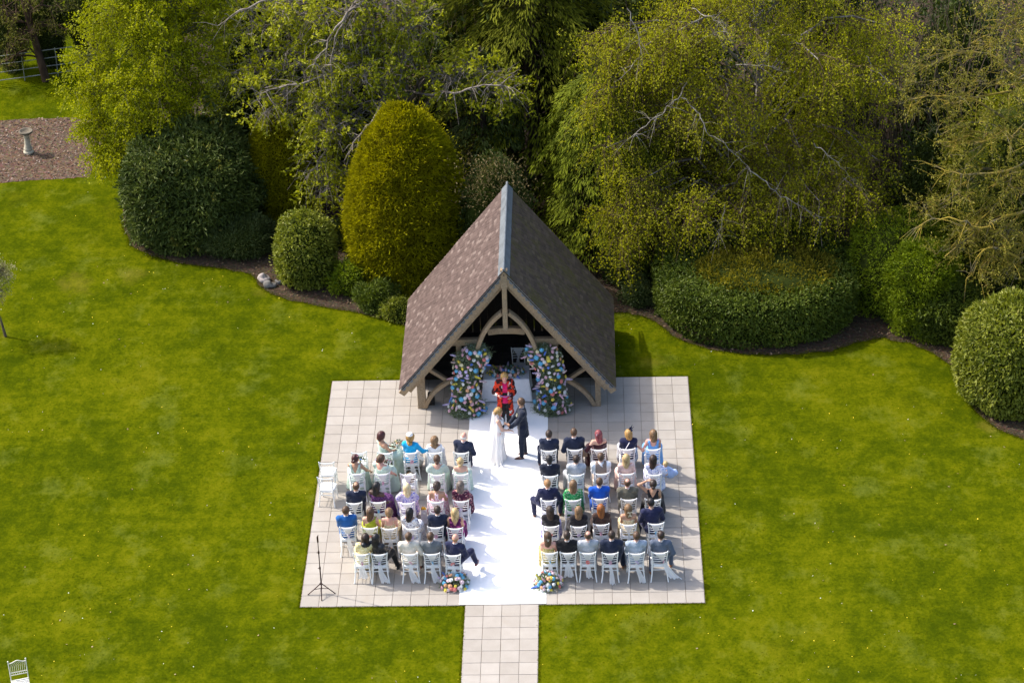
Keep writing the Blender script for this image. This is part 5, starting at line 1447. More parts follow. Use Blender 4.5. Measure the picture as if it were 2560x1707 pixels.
# bag, order of service, basket, gift bag, baby
bg = empty('handbag', wp('f3', (-.34, .18, .44)), .2, 'beige clutch bag held beside the woman with wine-red hair', 'handbag')
g = Geo(); g.slab((-.07, -.025, 0), (.07, .025, .26), .012); g.obj('bag_body', plain('beige_suede', (.40, .29, .20), .8), bg); g = Geo(); g.tube(bez([(-.05, 0, .25), (-.03, 0, .33), (.03, 0, .33), (.05, 0, .25)], 8), .008, 6); g.obj('handle', MATS['beige_suede'], bg)
g = Geo(); U = np.linspace(-.5, .5, 5); g.grid(np.stack([np.stack([U * .19, 0 * U + .012 * math.cos(v * 3), 0 * U + v * .26], -1) for v in np.linspace(0, 1, 5)]))
o = g.obj('order_of_service', plain('white_card', (.82, .82, .82), .6)); o.location = wp('a2', (.24, -.20, .66)); o.rotation_euler = (.5, .55, -.2)
tag(o, 'white order of service card held behind the woman in the bright blue jacket', 'card')
co, ca, _ = CHAIRS['b3']
bk = empty('flower_basket', co + (0.02, 0.0, .49), .3, 'small wicker basket of white flowers left on an otherwise empty chair', 'basket')
g = Geo(); g.lathe([(0, 0), (.10, 0), (.12, .07), (.135, .12), (.125, .12), (.11, .06), (0, .05)], (0, 0, 0), 18); g.obj('wicker_bowl', mulch_mat('wicker', (.10, .05, .02), (.22, .12, .06), (.32, .20, .10), 30), bk)
g = Geo(); g.tube([(.13 * math.cos(t), 0, .12 + .17 * math.sin(t)) for t in np.linspace(0, PI, 12)], .009, 6); g.obj('handle', MATS['wicker'], bk)
for i in range(16):
    f = bpy.data.objects.new('bloom', KNOT); C.objects.link(f); f.parent = bk; t = i * 2.4; r = .02 + .10 * (i / 16) ** .5
    f.location = (r * math.cos(t), r * math.sin(t), .15 + .03 * rng.random()); f.material_slots[0].link = 'OBJECT'; f.material_slots[0].material = PET['white' if i % 3 else 'cream']
gp = atz(1061, 1305)
gb = empty('gift_bag', gp, .04, 'tall lilac-white gift bag with gold tissue standing between the fourth row chairs', 'gift bag')
g = Geo(); w, h = .075, .42
g.box((-w, -.055, 0), (w, -.052, h)); g.box((-w, .052, 0), (w, .055, h)); g.box((-w, -.052, 0), (-w + .003, .052, h)); g.box((w - .003, -.052, 0), (w, .052, h)); g.box((-w + .003, -.052, .002), (w - .003, .052, .006))
g.obj('bag_body', plain('lilac_white_paper', (.66, .62, .68), .6), gb)
g = Geo(); n = 50; leafq(g, np.stack([rng.uniform(-.05, .05, n), rng.uniform(-.04, .04, n), rng.uniform(.36, .42, n)], -1), unit(rng.normal(size=(n, 3)) * .6 + (0, 0, 1)), .06, .8); o = g.obj('tissue_paper', plain('gold_tissue', (.62, .40, .03), .35), gb); o['kind'] = 'stuff'
g = Geo(); g.ell((.01, -.06, .31), (.032, .010, .032), 12, 6); g.obj('seal', plain('white_seal', (.85, .85, .85), .5), gb, True)
bb = empty('person', wp('g5', (.30, .20, .66)), -.3, 'baby in a pale blue frilled outfit held by the woman in blue and white', 'person')
PALEB = cloth('pale_blue_cotton', (.42, .52, .78), .06)
V, F = blob([cap((0, 0, .02), (0, 0, .16), .085, .07), cap((-.06, .02, .15), (-.12, .08, .08), .03, .025), cap((.06, .02, .15), (.13, .06, .10), .03, .025), cap((-.04, .04, .0), (-.05, .16, -.04), .045, .03), cap((.04, .04, .0), (.06, .16, -.04), .045, .03), ell((0, .01, .275), (.062, .068, .07)), ell((0, .08, .265), (.010, .012, .010)), cap((0, 0, .2), (0, 0, .25), .03, .03), cap((-.12, .08, .08), (-.15, .11, .07), .022, .018), cap((.13, .06, .10), (.16, .08, .09), .022, .018)], .02, .0125)
g = Geo(); g.add(V, F); g.obj('body', skin('fair'), bb, True)
garment('romper', [cap((0, 0, .0), (0, 0, .16), .10, .082), cap((-.06, .02, .15), (-.11, .07, .09), .042, .045), cap((.06, .02, .15), (.12, .055, .105), .042, .045), cap((0, 0, .03), (.10, .06, -.05), .09, .13, .7), cap((.05, .05, 0), (.22, .06, .02), .06, .10, .6)], .03, .0125, PALEB, bb, lambda P, d: np.maximum(d + .008 * np.sin(P[..., 0] * 80) * np.sin(P[..., 1] * 70), P[..., 2] - .205))
garment('hair', [ell((0, .0, .285), (.066, .072, .072))], .01, .0125, HAIR['blonde'], bb, lambda P, d: np.maximum(d, P[..., 1] * 1.0 - (P[..., 2] - .25) * .9 - .02))

# ------------------------------------------------------------------ bride, groom, celebrant
def crossed(sp, o, ang, label): return person(sp, o, ang, label)
GN = cloth('groom_navy', (0.009, 0.013, 0.028), .1)
sp = M(sit=False, s=1.095, skin='tan', hair=('short', 'brown'), hy=-.55, jacket=GN, shoe=MATS['brown_leather'], jlen=.30, b=1.02, fwd=.01,
       arms=((-.10, .36, 1.00), (.12, .36, 1.00)), legs=((0, .05, .03), (0, -.06, .05)), hands={-1: dict(curl=.7), 1: dict(curl=.7)})
groom, J = person(sp, (.44, 6.42, 0), PI / 2 + .08, 'groom in a long navy jacket and brown shoes, holding hands with the bride')
headflower(groom, J, (0, 0, -1), ['cream'], 0)
for i in range(5):
    f = bpy.data.objects.new('buttonhole_flower', KNOT); C.objects.link(f); f.parent = groom; f.location = J['chest'] + np.array([-.085, .150, .045 - .02 * i]) + (rng.random(3) - .5) * .02
    f.rotation_euler = (R(-80), 0, rng.random()); k = .55 if i < 3 else .35; f.scale = (k, k, k); f.material_slots[0].link = 'OBJECT'; f.material_slots[0].material = PET['cream' if i % 2 == 0 else 'white']
def lace():
    t = NT('ivory_lace'); p = t.coord(); v = t.n('TexVoronoi'); v.inputs['Scale'].default_value = 26; t.l(p, v.inputs['Vector'])
    t.col(t.ramp(v.outputs['Distance'], [(.1, (.72, .69, .66)), (.5, (.80, .78, .76))])); t.set(Roughness=.8, Specular_IOR_Level=.15); t.bump(v.outputs['Distance'], .5, .01); return t.m
LACE = lace()
TULLE = NT('tulle_veil'); TULLE.col((.9, .9, .9)); _tp = TULLE.n('BsdfTransparent'); _mx = TULLE.n('MixShader'); _mx.inputs[0].default_value = .55
TULLE.l(TULLE.b.outputs[0], _mx.inputs[1]); TULLE.l(_tp.outputs[0], _mx.inputs[2]); TULLE.l(_mx.outputs[0], TULLE.out.inputs['Surface']); TULLE = TULLE.m
sp = W(sit=False, s=.93, skin='fair', hair=('updo', 'honey'), hy=.35, dress=LACE, cut=('vee', .14, .12), straps=2, sleeve='none', skirt=False, fwd=.0,
       arms=((-.12, .31, .96), (.10, .31, .96)), hands={-1: dict(curl=.5), 1: dict(curl=.5)})
bride, J = person(sp, (-.20, 6.36, 0), -PI / 2 + .05, 'bride in a white lace gown, veil and train, holding hands with the groom')
for i, p in enumerate(((-.03, -.14, .02), (.03, -.13, .05), (.0, -.15, -.03))):
    f = bpy.data.objects.new('hair_pearl', KNOT); C.objects.link(f); f.parent = bride; f.location = hq(J, *p); f.scale = (.4, .4, .4); f.material_slots[0].link = 'OBJECT'; f.material_slots[0].material = PET['white']
garment('gown_skirt', [cap(J['hip'] + J['up'] * .16, J['hip'] - (0, 0, .10), .115, .172, .88), cap(J['hip'] - (0, 0, .1), (0, -.02, .45), .168, .165, .92), cap((0, -.02, .45), (0, -.05, .03), .165, .245)], .06, .019, LACE, bride,
        lambda P, d: np.maximum(d + .014 * np.clip((.7 - P[..., 2]) / .6, 0, 1) * np.sin(np.arctan2(P[..., 0], P[..., 1]) * 9), .012 - P[..., 2]))
# train: bride's local -Y is behind her, +X towards the camera
g = Geo(); th = np.linspace(R(-125), R(35), 34); rr = np.linspace(.10, 1, 14)
rows = []
for r_ in rr:
    R_ = r_ * (.62 + .10 * np.sin(th * 3 + 1) + .04 * np.sin(th * 9))
    x, y = .10 + np.cos(th) * R_ * .95, -.05 + np.sin(th) * R_ * .75
    z = .016 + (.06 * (1 - r_) + .014) * (1 + np.sin(th * 13 + r_ * 5)) * (1 - .55 * r_)
    rows.append(np.stack([x, y, z], -1))
g.grid(np.stack(rows)); g.obj('train', LACE, bride, True)
g = Geo(); rows = []
for t in np.linspace(0, 1, 22):
    a = np.linspace(R(-112), R(112), 26); w = .085 + .14 * min(1, t * 2.2) + .10 * t; dd = .12 + .05 * min(1, t * 3) + .13 * t * t
    x = np.sin(a) * w + .05 * t; y = -np.cos(a) * dd - .02; z = J['head'][2] + .03 - (J['head'][2] - .02) * t + 0 * a
    fold = .012 + .03 * t
    rows.append(np.stack([x + fold * np.sin(a * 9 + t) * np.sin(a), y - fold * np.sin(a * 9 + t) * np.cos(a), z], -1))
g.grid(np.stack(rows)); veil = g.obj('veil', TULLE, bride, True)
g = Geo(); U = np.linspace(-1, 1, 7); rows = []
for t in np.linspace(0, 1, 12):
    rows.append(np.stack([.13 + .10 * t + .02 * np.sin(U * 4 + t * 3), .10 + .26 * t ** 1.2 + U * (.04 + .05 * t), .95 - .52 * t + .03 * np.sin(U * 5)], -1))
g.grid(np.stack(rows)); g.obj('veil_end', TULLE, bride, True)

KIM = print_cloth('red_black_print', (0.52, 0.035, 0.012), [(0.030, 0.008, 0.010), (0.030, 0.008, 0.010), (0.62, 0.60, 0.56)], 7.5, .50, .8, .10)
b_ = KIM.node_tree
MAG = cloth('magenta_jersey', (0.52, 0.006, 0.095), .08)
sp = W(sit=False, s=.985, skin='pink', hair=('bob', 'honey', .07), nod=.8, b=1.16, arms=((-.13, .30, 1.06), (.17, .27, 1.12)), hands={-1: dict(curl=.6, palm=(0, 0, 1)), 1: dict(curl=.7)}, legs=((0, 0, 0), (0, .02, 0)))
cel = empty('person', (-.06, 8.02, 0), PI + .05, 'celebrant with blonde bob in a red and black print jacket, reading from a folder', 'person')
J = skeleton(sp); body(J, sp, cel); hair(J, sp, cel)
nk = J['neck']
garment('top', grow(torso_prims(J, sp), .012) + [cap(J['hip'], J['hip'] - (0, 0, .14), .165, .165, .85)], .035, .0175, MAG, cel, lambda P, d: np.maximum(neck_hole(J, P, d, .085, -.04), J['hip'][2] - .16 - P[..., 2]))
def kpost(P, d):
    d = wrinkle(P, d, .006); d = np.maximum(d, .38 - P[..., 2]); w = .085 + .05 * np.clip((1.0 - P[..., 2]) / .5, 0, 1)
    op = np.maximum(np.abs(P[..., 0] - nk[0]) - w * .75, -(P[..., 1] - .02)); return np.maximum(neck_hole(J, P, d, .080, -.02), -op)
garment('print_jacket', grow(torso_prims(J, sp), .030) + arm_prims(J, sp, .032, 0, 1.75) + [cap(J['hip'] + (0, 0, .1), (0, 0, .40), .185, .235, .86)], .05, .0175, KIM, cel, kpost)
sp['shoe'] = BLKSHOE; trousers(J, sp, cel, BLACK)
g = Geo(); g.tube([nk + (.075 * math.sin(t), .05 + .075 * math.cos(t) * .3 + .03 * (math.cos(t) > 0), -.02 - .09 * (1 + math.cos(t))) for t in np.linspace(0, 2 * PI, 20)], .004, 5); g.obj('necklace', plain('pale_gold', (.72, .55, .30), .3, metal=.8), cel)
g = Geo(); w_ = J['wr', 1]; g.lathe([(.034, -.012), (.038, 0), (.034, .012)], w_ + unit(J['el', 1] - w_) * .04, 12); g.obj('watch', BLKSHOE, cel)
root_inv = lambda q: np.array([-.06, 8.02, 0]) + rz3(PI + .05) @ np.array(q)
fo = empty('folder', root_inv((.0, .34, 1.10)), PI + .05, 'open white and violet folder held by the celebrant', 'folder')
for sd in (-1, 1):
    g = Geo(); V = np.array([(0, -.11, 0), (sd * .20, -.11, .045), (sd * .20, .11, .045), (0, .11, 0)]); V2 = V - (0, 0, .006)
    g.add(np.concatenate([V, V2]), [(0, 1, 2, 3), (7, 6, 5, 4), (0, 4, 5, 1), (1, 5, 6, 2), (2, 6, 7, 3)]); g.obj('cover', plain('violet_cover', (.16, .12, .34), .5), fo)
    g = Geo(); g.add(V * np.array([.95, .93, 1]) + (0, 0, .004), [(0, 1, 2, 3) if sd > 0 else (3, 2, 1, 0)]); g.obj('page', plain('white_page', (.80, .80, .82), .7), fo)
fo.rotation_euler = (R(38), 0, PI + .05); fo.scale = (.78, .9, 1)

# ------------------------------------------------------------------ flower columns, table flowers, aisle flowers
def ballflower(g):
    n = 60; D = rdir(n); D = D[D[:, 2] > -.45]
    for d in D:
        s_ = unit(np.cross(d, rng.normal(size=3))) * .014; e = np.cross(d, s_); c = d * np.array([.05, .05, .042])
        g.add([c - s_, c - e, c + s_, c + e], [(0, 1, 2, 3)], rnd=rng.random())
    g.ell((0, 0, 0), (.044, .044, .036), 8, 5)
def spikeflower(g):
    g.tube([(0, 0, 0), (0, 0, .26)], (.004, .002), 5, mat=1)
    for i in range(46):
        t = i / 45; a = i * 2.4; r = .033 * (1 - t * .60); z = .07 + .175 * t; d = np.array([math.cos(a), math.sin(a), .25]); d /= np.linalg.norm(d)
        s_ = unit(np.cross(d, [0, 0, 1.0])) * (.020 * (1 - .45 * t)); e = unit(np.cross(s_, d)) * (.020 * (1 - .45 * t)); c = np.array([0, 0, z]) + d * r
        g.add([c - s_, c - e, c + s_, c + e], [(0, 1, 2, 3)], rnd=rng.random())
        g.add([c * .4 + np.array([0, 0, z * .6]), c - s_, c + e], [(0, 1, 2)], rnd=rng.random())
def rosef(g): rosette(g, .055, 4); g.ell((0, 0, .005), (.034, .034, .026), 8, 5)
GSTEM = plain('green_stem', (.06, .12, .03))
FM = {'rose': gm(rosef, 'rose', PET['pink']), 'hydrangea': gm(ballflower, 'hydrangea', PET['blue']), 'flower_spike': gm(spikeflower, 'flower_spike', [PET['royal'], GSTEM])}
def bloom(kind, parent, loc, nrm, colr, s=1.0):
    f = bpy.data.objects.new(kind, FM[kind]); C.objects.link(f); f.parent = parent; f.location = [float(x) for x in loc]
    q = Vector([float(x) for x in nrm]).to_track_quat('Z', 'Y'); f.rotation_mode = 'QUATERNION'; f.rotation_quaternion = q; f.scale = (s, s, s)
    f.material_slots[0].link = 'OBJECT'; f.material_slots[0].material = PET[colr]; return f
GREEN = leaf_mat('arrangement_foliage', (0.105, 0.150, 0.075), (0.300, 0.360, 0.205), .35, .6, .15, 6.0, (.42, .48, .42))
def pillar(s, base, label):
    root = empty('flower_column', base, 0, label, 'flower arrangement', 'pair of tall flower columns at the shelter front')
    def axis(z): return np.array([-s * (.02 + .33 * np.clip((z - 1.0) / 1.1, 0, 1) ** 1.3), 0.03, 0.0])
    n = 15000; z = rng.uniform(0, 1, n); z = np.where(rng.random(n) < .22, rng.uniform(0, .30, n), z * 2.12)
    th = rng.uniform(0, 2 * PI, n); k = np.sqrt(rng.random(n)) * 1.0
    wx = np.where(z < .32, .50 - .25 * z, .33 + .06 * np.sin(z * 4) + .12 * np.clip((z - 1.3) / .5, 0, 1)); wx = wx * (1 - np.clip((z - 1.85) / .4, 0, .75)); wy = np.where(z < .32, .36, .24)
    P = np.stack([np.cos(th) * wx * k, np.sin(th) * wy * k, z], -1); rad = unit(np.stack([np.cos(th), np.sin(th), .15 + 0 * th], -1))
    P += rad * (.05 * (vnoise(P + base, 9) - .3))[:, None]
    P[:, 0] += np.array([axis(q)[0] for q in z]); P[:, 1] += .03
    D = unit(rad + rng.normal(size=(n, 3)) * .7 + (0, 0, -.1))
    g = Geo(); leafq(g, P, D, rng.uniform(.035, .075, n), .42)
    for i in range(420):
        j = rng.integers(n); d = unit(D[j] + rad[j]); L = rng.uniform(.10, .21); a = P[j]; q = np.linspace(.2, 1, 9)[:, None]
        leafq(g, a + d * L * q, unit(d + rng.normal(size=(9, 3)) * .6), .030, .5)
    o = g.obj('foliage', GREEN, root); o['kind'] = 'stuff'
    g = Geo(); g.lathe([(0, 0), (.20, 0), (.20, .04), (.05, .06), (.03, 2.0), (0, 2.0)], (axis(.9)[0] * .6, .05, 0), 12); g.obj('stand', plain('dark_stand', (.03, .03, .03)), root)
    def surf(): 
        z = rng.uniform(.10, 2.08); th = rng.uniform(-PI * 1.02, .02); w = (.50 - .25 * z if z < .32 else .34 + .11 * max(0, min(1, (z - 1.3) / .5))); wy_ = .33 if z < .32 else .25
        w *= 1 - max(0, min(.75, (z - 1.85) / .4))
        x, y = math.cos(th), math.sin(th); return np.array([x * w, y * wy_ + .03, z]) + axis(z), unit(np.array([x * 1.1, y - .15, .25]))
    used = []
    def place(mind):
        for _ in range(60):
            p, nn = surf()
            if p[2] < .30 and rng.random() < .55: continue
            if all(np.linalg.norm(p - q) > mind for q in used): break
        used.append(p); return p, nn
    for i in range(14): p, nn = place(.20); bloom('hydrangea', root, p + nn * .05, nn, 'blue', rng.uniform(1.1, 1.5))
    cols = ['blush', 'royal', 'lilac', 'yellow', 'blush', 'pink', 'lilac', 'pink', 'yellow', 'royal']
    for i in range(32):
        p, nn = place(.12); d = unit(nn + np.array([rng.normal() * .7, -.1, rng.normal() * .6])); bloom('flower_spike', root, p - d * .05, d, cols[i % 10], rng.uniform(.85, 1.15))
    cols = ['blush', 'white', 'pink', 'white', 'peach', 'white', 'coral', 'yellow', 'blush', 'cream', 'lilac', 'pink']
    for i in range(72): p, nn = place(.08); bloom('rose', root, p + nn * .055, unit(nn + rng.normal(size=3) * .25), cols[i % 12], rng.uniform(.85, 1.3))
pillar(-1, np.array([-1.15, 8.62, 0.0]), 'tall column of pastel flowers on greenery left of the celebrant')
pillar(1, np.array([1.22, 8.68, 0.0]), 'tall column of pastel flowers on greenery right of the celebrant')
def mound(name, loc, rx, ry, rz_, nl, nf, label, group=None, spikes=8, cat='flower arrangement'):
    root = empty(name, loc, 0, label, cat, group); g = Geo(); D = rdir(nl); D[:, 2] = np.abs(D[:, 2]); P = D * np.array([rx, ry, rz_]) * (rng.random(nl) ** .4)[:, None]
    leafq(g, P, unit(D + rng.normal(size=(nl, 3)) * .5), rng.uniform(.05, .11, nl), .35); o = g.obj('foliage', GREEN, root); o['kind'] = 'stuff'
    g = Geo(); g.lathe([(0, 0), (rx * .5, 0), (rx * .45, rz_ * .4), (0, rz_ * .4)], (0, 0, 0), 12); g.obj('pot', plain('dark_stand', (.03, .03, .03)), root)
    allc = ['blush', 'pink', 'white', 'coral', 'yellow', 'blush', 'peach', 'white']; used = []
    for i in range(nf):
        for _ in range(40):
            d = rdir(1)[0]; d[2] = abs(d[2]) * .9 + .1; d[1] -= .15; d = unit(d); p = d * np.array([rx, ry, rz_])
            if all(np.linalg.norm(p - q) > .06 for q in used): break
        used.append(p)
        if i < spikes: bloom('flower_spike', root, p * .55, unit(d + rng.normal(size=3) * .2), ['royal', 'lilac', 'yellow', 'pink', 'yellow', 'royal'][i % 6], rng.uniform(.8, 1.1))
        elif i < spikes + nf // 6: bloom('hydrangea', root, p, d, 'blue', rng.uniform(.9, 1.1))
        else: bloom('rose', root, p * 1.06, unit(d + rng.normal(size=3) * .2), allc[i % 8], rng.uniform(.8, 1.3))
al, ar = atz(1137, 1462), atz(1370, 1462)
mound('aisle_flowers', al, .36, .30, .34, 600, 52, 'low mound of pastel flowers on the left of the aisle entrance', 'pair of flower mounds at the aisle entrance', 9)
mound('aisle_flowers', ar, .36, .30, .34, 600, 52, 'low mound of pastel flowers on the right of the aisle entrance', 'pair of flower mounds at the aisle entrance', 9)
mound('table_flowers', (-.05, 9.42, .755), .50, .22, .17, 900, 44, 'long arrangement of pastel flowers lying on the ceremony table', None, 8)
# small black bag on the table, loudspeaker by the left post
g = Geo(); g.slab((-.13, -.06, 0), (.13, .06, .11), .02); o = g.obj('black_case', plain('black_case_fabric', (.012, .012, .014), .7)); o.location = (-.02, 9.72, .755); tag(o, 'black case lying on the back edge of the ceremony table', 'case')
sk = empty('loudspeaker', (-2.12, 9.12, 0), 0, 'small black loudspeaker standing behind the left corner post', 'loudspeaker')
g = Geo(); g.slab((-.09, -.09, 0), (.09, .09, .34), .012); g.obj('cabinet', plain('black_plastic', (.012, .012, .013), .5), sk)
g = Geo(); g.lathe([(.0, 0), (.055, .0), (.062, .012), (.07, .0)], (0, 0, 0), 16); o = g.obj('cone', plain('black_cone', (.02, .02, .02), .4), sk); o.rotation_euler = (R(90), 0, 0); o.location = (0, -.092, .15)

# ------------------------------------------------------------------ lighting stand
st = empty('tripod_stand', (-4.46, .57, 0), 0, 'thin dark tripod stand with a small clamp on top, near the paving corner', 'tripod stand')
DKM = plain('dark_bronze_metal', (.045, .018, .015), .4, .1, 8, 0, .5, .6)
g = Geo(); g.tube([(0, 0, .12), (0, 0, .75)], .0165, 8); g.tube([(0, 0, .75), (0, 0, 1.22)], .013, 8); g.tube([(0, 0, 1.22), (0, 0, 1.66)], .0095, 8); g.obj('pole', DKM, st, True)
for z in (.28, .75, 1.22):
    g = Geo(); g.tube([(0, 0, z - .03), (0, 0, z + .03)], .023, 8); g.tube([(0, 0, z), (-.05, -.01, z)], .009, 6); g.obj('collar', DKM, st)
g = Geo(); g.tube([(0, 0, 1.53), (0, 0, 1.69)], .022, 8); g.tube([(0, 0, 1.69), (.02, 0, 1.735)], .013, 6); g.obj('clamp', DKM, st)
for a in (R(195), R(-8), R(-86)):
    d = np.array([math.cos(a), math.sin(a), 0]); L = .33 if a < 3 else .34
    g = Geo(); g.tube([(0, 0, .29), d * L + (0, 0, .012)], .0125, 6); g.ell(d * L + (0, 0, .012), .016, 8, 5); g.obj('leg', DKM, st)
    g = Geo(); g.tube([(0, 0, .135), d * L * .55 + (0, 0, .135)], .009, 6); g.obj('brace', DKM, st)

# ------------------------------------------------------------------ bird bath, rocks, fence
STONE = plain('weathered_stone', (.37, .335, .25), .9, .25, 7, .3)
bp = dz(66, 351); bath = empty('bird_bath', bp, 0, 'stone bird bath on a turned pedestal standing on the wood chips', 'bird bath')
g = Geo(); g.lathe([(0, 0), (.19, 0), (.19, .06), (.165, .09), (.135, .11), (.155, .15), (.16, .19), (.125, .22), (.132, .26), (.115, .30), (.098, .55), (.105, .68), (.15, .74), (.0, .74)], (0, 0, 0), 20); g.obj('pedestal', STONE, bath, True)
g = Geo(); g.lathe([(0, .73), (.14, .735), (.235, .80), (.262, .86), (.245, .88), (.205, .87), (.17, .82), (0, .805)], (0, 0, 0), 24); bath.scale = (.9, .9, .92); g.obj('basin', plain('grey_stone', (.12, .10, .07), .9, .3, 9, .3), bath, True)
for i, (px, py, r) in enumerate(((607, 634, .17), (621, 648, .14), (640, 640, .11))):
    p = dz(px, py + 10); g = Geo(); g.ell((0, 0, 0), (r, r * .8, r * .8), 12, 8); v = g.v[0]; v += (unit(v) * ((vnoise(v + i * 5, 9) - .5) * .22)[:, None]).astype(np.float32)
    o = g.obj('rock', plain('pale_rock' if i == 0 else 'grey_rock', (.34, .29, .26) if i == 0 else (.15, .14, .125), .9, .4, 5, .6), None, True); o.location = (p[0], p[1], r * .35)
    tag(o, ['pale pink-white rock beside the round bush at the bed edge', 'grey rock lying just in front of the pale rock', 'small grey rock tucked against the round bush'][i], 'rock')
fa, fb = dz(-40, 198), dz(185, 168)
RAILM = plain('pale_rail_metal', (.30, .31, .32), .4, .05, 6, 0, .5, .5)
fe = empty('rail_fence', fa, 0, 'four-rail pale metal fence at the far left behind the pine trunk', 'fence')
d = fb - fa; L = np.linalg.norm(d); d /= L
for z in (.12, .42, .72, 1.02):
    g = Geo(); g.prism((0, 0, z), d * L + (0, 0, z), .022, .028, (0, 0, 1), .004); g.obj('rail', RAILM, fe)
for t in np.arange(.3, L, 1.15):
    g = Geo(); g.prism(d * t + (0, 0, -.05), d * t + (0, 0, 1.08), .025, .03, (0, 1, 0), .004); g.obj('fence_post', RAILM, fe)

# ------------------------------------------------------------------ shrubs, hedge, conifers
def profile_bush(name, label, cat, c, prof, rx, ry, n, leaf, asp, mat, fexp=2.0, bump=(1.6, .18), depth=.16, out=.55, core=True, group=None, jit=.5, droop=0.0, tipcol=False, core_mat=None, twigs=0):
    """clipped or natural bush: a lumpy solid of revolution carrying a thick coat of leaves"""
    root = empty(name, c, 0, label, cat, group)
    pz = np.array([p[0] for p in prof]); pr = np.array([p[1] for p in prof])
    seg = np.sqrt(np.diff(pz) ** 2 + np.diff(pr * (rx + ry) / 2) ** 2); w = seg * (pr[1:] + pr[:-1] + .02); k = rng.choice(len(seg), n, p=w / w.sum()); t = rng.random(n)
    z = pz[k] + (pz[k + 1] - pz[k]) * t; r = pr[k] + (pr[k + 1] - pr[k]) * t
    th = rng.uniform(0, 2 * PI, n); cx = np.sign(np.cos(th)) * np.abs(np.cos(th)) ** (2 / fexp); cy = np.sign(np.sin(th)) * np.abs(np.sin(th)) ** (2 / fexp)
    slope = np.stack([(pz[k + 1] - pz[k]), -(pr[k + 1] - pr[k]) * (rx + ry) / 2], -1); slope = unit(slope)
    N_ = unit(np.stack([cx * slope[:, 0], cy * slope[:, 0] * rx / ry, slope[:, 1]], -1))
    P = np.stack([cx * r * rx, cy * r * ry, z], -1)
    lump = vnoise(P + np.array(c), bump[0]) - .5; lump2 = vnoise(P + np.array(c) + 7, bump[0] * 3.1) - .5
    P = P + N_ * (bump[1] * 2 * lump + bump[1] * .8 * lump2 - depth * rng.random(n) ** 1.5)[:, None]
    P[:, 2] = np.maximum(P[:, 2], .03)
    D = unit(N_ * out + rng.normal(size=(n, 3)) * jit + np.array([0, 0, -droop]))
    L = rng.uniform(.7, 1.25, n) * leaf
    g = Geo(); nr = unit(N_ + rng.normal(size=(n, 3)) * .55)
    rr = np.clip(.5 * rng.random(n) + .5 * vnoise(P + np.array(c), bump[0] * 1.7), 0, 1)
    leafq(g, P, D, L, asp, nr, 0, rr)
    k = rng.integers(0, n, n // (110 if name in ('clipped_hedge', 'glossy_laurel', 'golden_conifer', 'olive_yew', 'round_bush') else 28)); ks = np.repeat(k, 4); m_ = len(ks); sd = unit(N_[ks] + rng.normal(size=(m_, 3)) * .45 + (0, 0, .25)); u_ = np.tile([0, .33, .66, 1.0], len(k))
    leafq(g, P[ks] + sd * (u_ * rng.uniform(.5, 1.6) * leaf * 1.3 + .02)[:, None], unit(sd + rng.normal(size=(m_, 3)) * .45), leaf * rng.uniform(.7, 1.2, m_), asp, None, 0, np.clip(rr[ks] + .15, 0, 1)); f = g.obj('foliage', mat, root)
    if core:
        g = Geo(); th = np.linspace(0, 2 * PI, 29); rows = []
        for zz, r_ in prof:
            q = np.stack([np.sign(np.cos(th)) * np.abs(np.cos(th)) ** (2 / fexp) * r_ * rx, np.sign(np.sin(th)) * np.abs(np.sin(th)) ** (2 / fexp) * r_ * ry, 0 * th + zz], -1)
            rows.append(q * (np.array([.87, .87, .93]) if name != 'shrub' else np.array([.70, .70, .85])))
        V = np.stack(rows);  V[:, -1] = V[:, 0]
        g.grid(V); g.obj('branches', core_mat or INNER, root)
    return root
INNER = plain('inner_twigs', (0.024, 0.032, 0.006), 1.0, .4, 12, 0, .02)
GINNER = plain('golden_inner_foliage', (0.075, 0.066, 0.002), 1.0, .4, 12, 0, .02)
LAUREL = leaf_mat('laurel_leaf', (0.032, 0.054, 0.005), (0.128, 0.162, 0.018), .22, .5, .28, 1.2, (.16, .18, .03))
LAURELB = leaf_mat('glossy_laurel_leaf', (0.060, 0.084, 0.005), (0.260, 0.275, 0.030), .25, .42, .4, 1.2, (.34, .32, .09))
RHODO = leaf_mat('rhododendron_leaf', (0.026, 0.044, 0.007), (0.105, 0.130, 0.024), .15, .5, .28, 1.0, (.17, .16, .03))
GOLD = leaf_mat('golden_conifer_leaf', (0.075, 0.070, 0.001), (0.390, 0.360, 0.003), .35, .7, .15, 2.6)
DGOLD = leaf_mat('olive_yew_leaf', (0.100, 0.096, 0.001), (0.420, 0.375, 0.003), .2, .7, .2, 1.8)
MUST = leaf_mat('mustard_shrub_leaf', (0.06, 0.060, 0.004), (0.27, 0.23, 0.02), .3, .6, .2, 2.0)
MIDG = leaf_mat('fresh_green_leaf', (0.045, 0.080, 0.003), (0.220, 0.275, 0.010), .3, .55, .25, 1.2)
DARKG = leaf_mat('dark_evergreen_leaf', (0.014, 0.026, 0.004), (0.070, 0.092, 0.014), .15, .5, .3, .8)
FINEG = leaf_mat('fine_dark_leaf', (0.024, 0.042, 0.010), (0.105, 0.130, 0.035), .2, .5, .3, 1.5)
ROUND = ((0, .80), (.3, .95), (.9, 1.0), (1.5, .97), (1.95, .80), (2.25, .50), (2.38, .2), (2.40, 0))
egg = ((0.0, .78), (.5, .93), (1.3, 1.0), (2.2, .98), (3.2, .86), (4.1, .71), (4.75, .54), (5.2, .37), (5.48, .20), (5.60, 0))
def sc(prof, k): return tuple((z * k, r) for z, r in prof)
